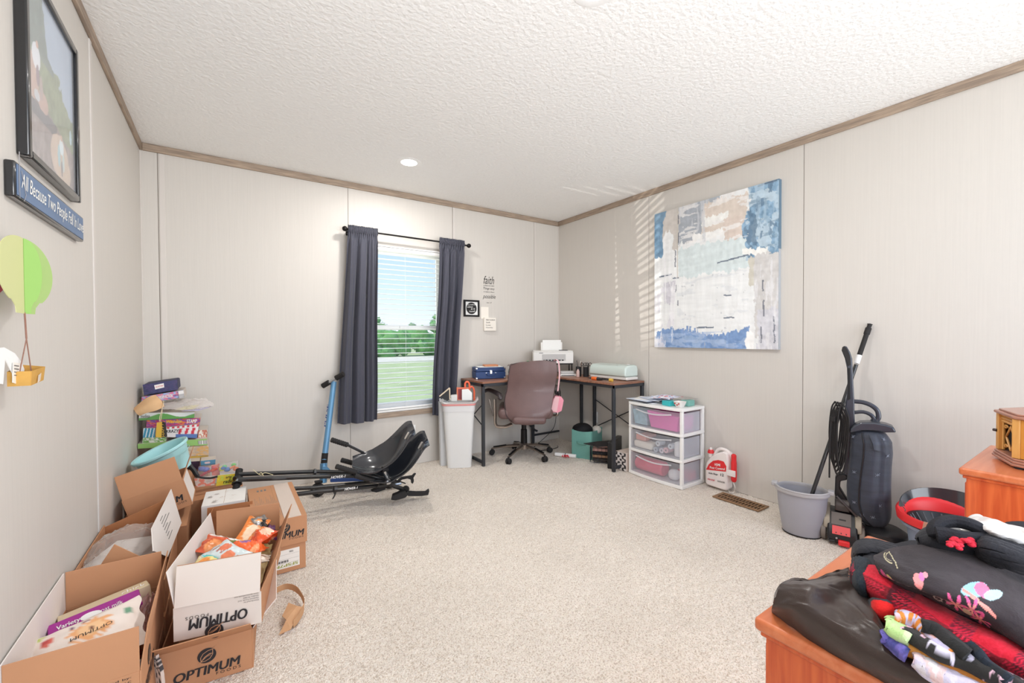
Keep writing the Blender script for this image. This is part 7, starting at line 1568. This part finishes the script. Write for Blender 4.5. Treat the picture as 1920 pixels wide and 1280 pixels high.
# bright folded garments
def strip(name, label, top, bot, z, colfn, th=.007, n=18, mm=70, wr=.003, seed=1, bulge=.02, cat='garment'):
    tp = [(u, v, z+.004) for u, v in top]; bo = [(u, v, z-.004) for u, v in bot]; md = [((a[0]+b_[0])/2, (a[1]+b_[1])/2, z+bulge) for a, b_ in zip(top, bot)]
    return cloth(name, [zpts(*tp), zpts(*md), zpts(*bo)], mvc_, n=n, mm=mm, th=th, wr=wr, ws=5, seed=seed, colfn=colfn, label=label, cat=cat)
def patches(cols, kx, ky, seed, base=None, thr=None):
    cols = np.array(cols, float)
    def f(s, t):
        a = fbm(s*kx+seed, t*ky, seed, 2); a = (a-a.min())/(np.ptp(a)+1e-6); c = cols[np.clip((a*len(cols)).astype(int), 0, len(cols)-1)]
        return c+(fbm(s*30, t*70, 2)-.5)[..., None]*18
    return f
strip('bright_garment', 'folded garment in teal, orange and lilac patches inside the heap', [(1684, 1150), (1712, 1146), (1738, 1156), (1760, 1190), (1800, 1222)], [(1672, 1168), (1690, 1176), (1716, 1186), (1742, 1206), (1780, 1236)], Z+.068, patches([(60, 130, 160), (226, 140, 60), (206, 200, 232), (226, 140, 60), (206, 200, 232), (40, 60, 80)], 3, 7, 6), seed=3)
strip('navy_garment', 'dark navy folded garment between the plaid sweater and the bright patches', [(1716, 1148), (1745, 1152), (1790, 1178), (1826, 1204), (1850, 1240), (1900, 1275)], [(1738, 1160), (1756, 1178), (1786, 1206), (1820, 1226), (1850, 1252), (1890, 1285)], Z+.07, patches([(30, 44, 56), (34, 38, 44), (26, 36, 50)], 2, 4, 3), seed=4)
strip('black_garment', 'black garment piece framed by the lilac and navy ones', [(1728, 1168), (1760, 1172), (1790, 1196), (1820, 1222)], [(1730, 1180), (1752, 1196), (1778, 1216), (1810, 1236)], Z+.078, patches([(36, 34, 34), (30, 30, 30)], 2, 4, 3), n=12, mm=40)
strip('lime_garment', 'pale lime green rolled edge at the left of the bright clothes', [(1666, 1166), (1676, 1164), (1700, 1180), (1712, 1192)], [(1664, 1182), (1672, 1194), (1686, 1202), (1700, 1204)], Z+.068, patches([(190, 226, 150), (206, 232, 170)], 2, 2, 1), n=14, mm=24, bulge=.018)
strip('spotted_garment', 'black garment with pink and white spots across the lower heap', [(1688, 1180), (1712, 1186), (1760, 1212), (1800, 1220), (1840, 1240), (1900, 1270), (1960, 1300)], [(1686, 1194), (1712, 1206), (1756, 1232), (1800, 1252), (1850, 1276), (1900, 1300), (1960, 1330)], Z+.066, lambda s, t: np.where((fbm(s*3+2, t*16, 12, 2) > .56)[..., None], np.where((fbm(s*3, t*9, 4) > .5)[..., None], np.array((232, 190, 206.)), np.array((226, 218, 236.))), np.array((44, 42, 40.)))+np.zeros(s.shape+(3,)), mm=110, wr=.004)
strip('blue_garment', 'royal blue and violet garment edge beside the brown satin', [(1656, 1192), (1670, 1190), (1690, 1206), (1704, 1220)], [(1652, 1198), (1664, 1206), (1684, 1224), (1700, 1234)], Z+.058, patches([(76, 76, 150), (110, 100, 180), (50, 60, 120)], 3, 4, 2), n=12, mm=30, bulge=.01)
for k, (dv, lab) in enumerate([(0, 'upper mustard folded hem across the lower heap'), (9, 'lower mustard folded hem across the lower heap')]):
    strip('mustard_hem', lab, [(1688, 1200+dv), (1720, 1210+dv), (1770, 1232+dv), (1820, 1256+dv), (1880, 1284+dv), (1930, 1310+dv)], [(1692, 1208+dv), (1720, 1220+dv), (1766, 1242+dv), (1816, 1266+dv), (1872, 1294+dv), (1920, 1318+dv)], Z+.064-.003*k, patches([(196, 126, 56), (206, 140, 66)], 2, 3, 2), n=10, bulge=.006, wr=.001, th=.008)
strip('white_garment', 'white and pink marbled garment at the front of the heap', [(1712, 1228), (1736, 1228), (1776, 1252), (1820, 1274), (1880, 1306)], [(1716, 1246), (1740, 1268), (1772, 1282), (1812, 1296), (1870, 1330)], Z+.052, patches([(232, 226, 234), (214, 206, 226), (236, 206, 206), (240, 234, 236)], 3, 5, 5), bulge=.012, wr=.004)
# ribbed sleeve
cloth('ribbed_sleeve', [zpts((1608, 1046, Z+.02), (1611, 1028, Z+.05), (1622, 1021, Z+.06), (1640, 1021, Z+.06), (1665, 1027, Z+.06), (1700, 1036, Z+.05)), zpts((1610, 1050, Z+.03), (1616, 1040, Z+.065), (1626, 1036, Z+.072), (1644, 1037, Z+.072), (1668, 1044, Z+.07), (1700, 1052, Z+.06)), zpts((1614, 1054, Z+.02), (1622, 1052, Z+.04), (1632, 1052, Z+.05), (1648, 1054, Z+.05), (1668, 1062, Z+.05), (1700, 1072, Z+.05))], mvc_, n=40, mm=40, th=.012, wr=.001, colfn=ribcol((38, 38, 44)), label='end of a dark ribbed knit sleeve on the bare wood of the nightstand', cat='sleeve', rib=(9, .0016, 0))
# flowered dark garment on top
def flam(s, t):
    c = C3((50, 42, 46), s)+(fbm(s*5, t*7, 3)-.5)[..., None]*26
    def put(q, k): c[q] = np.array(k)
    nz = (fbm(s*40, t*60, 9)-.5)
    put(blob(s, t, .60, .040, .11, .018), (216, 84, 150)); put(blob(s, t, .66, .055, .07, .013), (196, 60, 130)); put(blob(s, t, .66, .080, .10, .021), (236, 110, 150)); put(blob(s, t, .58, .082, .05, .016), (240, 214, 140))
    put(blob(s, t, .46+.0*nz, .255, .10, .026), (246, 150, 150)); put(blob(s, t, .39, .275, .06, .014), (232, 130, 190)); put(blob(s, t, .36, .295, .04, .012), (246, 160, 170))
    put(blob(s, t, .40, .52, .11, .048, .4), (150, 196, 216)); put(blob(s, t, .38, .555, .08, .034), (240, 120, 160)); put(blob(s, t, .40, .60, .07, .03, .5), (180, 214, 220))
    for a, b_, w_ in [(.47, .50, .02), (.53, .53, .02), (.57, .575, .018)]: put(abs(s-a-(t-b_)*1.2)+0*t < w_*(abs(t-b_) < .035), (246, 150, 140))
    for cs, ct, sc_ in [(.70, .425, 1.5), (.66, .50, 1.3), (.80, .53, 1.4)]:
        a = np.arctan2((t-ct)*3.4, s-cs); r = np.hypot(s-cs, (t-ct)*3.4)/sc_; put(r < .085+.055*np.cos(a*7), (232, 96, 150)); put((r < .05+.03*np.cos(a*7)), (246, 170, 150))
    put(blob(s, t, .78, .475, .08, .022), (206, 190, 150))
    line = abs(s-(.55+.62*t)) < .006; put(line & (t < .4) & (np.sin(t*150) > -.5), (196, 186, 176)); line = abs(s-(.62+.62*t)) < .004; put(line & (t < .42) & (fbm(t*60, s*3, 5) > .45), (170, 160, 152))
    r = np.hypot(s-.16, (t-.12)*3); put((abs(r-.12) < .010) & (s > .06) & (t < .125), (206, 196, 160)); put((abs(r-.08) < .006) & (t < .12), (206, 196, 160)); put((abs(t-.125-(s-.06)*.10) < .003) & (s > .06) & (s < .34), (206, 196, 160))
    r = np.hypot(s-.80, (t-.335)*3); put((abs(r-.06) < .012) & (t > .31), (170, 160, 150))
    return c
rows = [zpts((1642, 1046, Z+.105), (1672, 1034, Z+.12), (1714, 1028, Z+.13), (1770, 1029, Z+.135), (1830, 1038, Z+.135), (1890, 1060, Z+.13), (1960, 1092, Z+.12), (2050, 1130, Z+.11)),
        zpts((1640, 1052, Z+.12), (1680, 1056, Z+.135), (1730, 1064, Z+.145), (1785, 1072, Z+.148), (1845, 1084, Z+.145), (1905, 1102, Z+.14), (1970, 1126, Z+.135), (2060, 1165, Z+.12)),
        zpts((1648, 1066, Z+.118), (1686, 1082, Z+.135), (1736, 1098, Z+.142), (1790, 1114, Z+.145), (1850, 1132, Z+.142), (1915, 1154, Z+.138), (1980, 1178, Z+.13), (2070, 1215, Z+.12)),
        zpts((1653, 1076, Z+.105), (1693, 1092, Z+.120), (1742, 1110, Z+.125), (1796, 1134, Z+.125), (1856, 1164, Z+.12), (1922, 1200, Z+.12), (1990, 1232, Z+.12), (2080, 1270, Z+.11)),
        zpts((1655, 1080, Z+.09), (1695, 1097, Z+.105), (1743, 1115, Z+.11), (1798, 1140, Z+.11), (1858, 1172, Z+.10), (1924, 1214, Z+.10), (1994, 1248, Z+.10), (2084, 1286, Z+.10))]
cloth('flowered_garment', rows, mvc_, n=110, mm=260, th=.004, wr=.006, ws=4, seed=12, colfn=flam, label='charcoal garment printed with pink pineapples, fruit and lotus flowers on top of the heap', cat='garment')
# black ribbed sweater with red roses
def roses(s, t):
    c = C3((38, 38, 44), s)+(fbm(s*30, t*60, 3)-.5)[..., None]*16
    for cs, ct in ((.66, .60), (.84, .40)):
        q = blob(s, t, cs+.03*np.sin(t*60), ct, .10, .05); c[q] = np.array((206, 40, 60))+(fbm(s*40, t*60, 4)-.5)[q][:, None]*90
    return c
rows = [zpts((1728, 1004, Z+.14), (1752, 990, Z+.155), (1790, 990, Z+.155), (1822, 998, Z+.155), (1846, 1006, Z+.16)), zpts((1721, 1014, Z+.14), (1750, 1004, Z+.152), (1788, 1006, Z+.150), (1818, 1012, Z+.152), (1845, 1018, Z+.158)),
        zpts((1720, 1020, Z+.13), (1750, 1016, Z+.15), (1784, 1020, Z+.155), (1816, 1026, Z+.155), (1844, 1030, Z+.155)), zpts((1722, 1028, Z+.11), (1748, 1030, Z+.13), (1780, 1034, Z+.135), (1812, 1040, Z+.135), (1842, 1046, Z+.135))]
rsw = cloth('rose_sweater', rows, mvc_, n=40, mm=60, th=.008, wr=.003, ws=6, seed=5, colfn=ribcol((34, 34, 40)), label='black knit sweater with red roses looped at the far side of the heap', cat='sweater')
mkk = mat('black_knit', (34, 34, 40), .9, bump=.5, bscale=400)
loop = zpts((1756, 1006, Z+.165), (1752, 992, Z+.175), (1764, 980, Z+.185), (1790, 977, Z+.19), (1822, 984, Z+.19), (1846, 998, Z+.18), (1852, 1006, Z+.175))
MB().tube(spline(loop, 34), [.007]+[.0105]*32+[.008], 10, flat=1.3, up=(0, 0, 1)).build('collar', mkk, rsw, root=rsw)
MB().tube(spline(zpts((1754, 1002, Z+.17), (1775, 1004, Z+.172), (1802, 1010, Z+.172), (1830, 1013, Z+.17), (1850, 1012, Z+.17)), 26), [.006]+[.012]*24+[.008], 10, flat=1.2, up=(0, 0, 1)).build('collar', mkk, rsw, root=rsw)
mrs = mat('rose_red_yarn', (206, 36, 58), .85, bump=.6, bscale=300); rr = random.Random(8)
for u, v, k in ((1806, 1012, 1.0), (1788, 1022, .8)):
    c = at(u, v, 'z', Z+.176); mb = MB()
    for i in range(9): mb.ball(c+Vector((rr.uniform(-.011, .011), rr.uniform(-.011, .011), rr.uniform(-.004, .003)))*k, (.006*k, .006*k, .004*k), 8, 5)
    mb.build('rose', mrs, rsw, root=rsw)
rows = [zpts((1842, 1006, Z+.165), (1852, 1002, Z+.17), (1880, 1010, Z+.17), (1920, 1024, Z+.165), (1970, 1040, Z+.16)), zpts((1840, 1026, Z+.165), (1852, 1024, Z+.175), (1880, 1032, Z+.175), (1920, 1048, Z+.17), (1970, 1066, Z+.165)), zpts((1840, 1044, Z+.14), (1852, 1048, Z+.15), (1880, 1060, Z+.15), (1920, 1078, Z+.15), (1970, 1098, Z+.15))]
cloth('ribbed_cuff', rows, mvc_, n=60, mm=50, th=.008, wr=.001, colfn=ribcol((36, 36, 42)), label='black ribbed cuff running off the right edge beside the rose sweater', cat='garment', rib=(10, .0016, 0))
# plastic bag and paper
film('plastic_bag', [zpts((1752, 990, Z+.12), (1775, 978, Z+.135), (1800, 984, Z+.13), (1830, 970, Z+.15), (1880, 985, Z+.16), (1950, 1004, Z+.16)), zpts((1748, 1000, Z+.14), (1775, 986, Z+.165), (1806, 994, Z+.16), (1836, 990, Z+.185), (1886, 1002, Z+.19), (1956, 1022, Z+.18)), zpts((1750, 1010, Z+.12), (1780, 1000, Z+.14), (1815, 1010, Z+.15), (1850, 1008, Z+.165), (1900, 1026, Z+.16), (1960, 1044, Z+.16))], 'crumpled white plastic bag at the far side of the clothes heap', 'bag', m=mat('white_bag_plastic', (232, 230, 228), .3, coat=.3), n=40, mm=80, wr=.014, ws=4, th=.003)
MB().prism(zpts((1728, 997, Z+.11), (1732, 979, Z+.13), (1750, 984, Z+.13), (1752, 992, Z+.12)), (0, 0, .002)).build('peach_paper', mat('peach_paper', (242, 178, 150), .7), label='peach coloured paper corner beside the white plastic bag', cat='paper')
# glint thrown up through the blind by a bright car outside
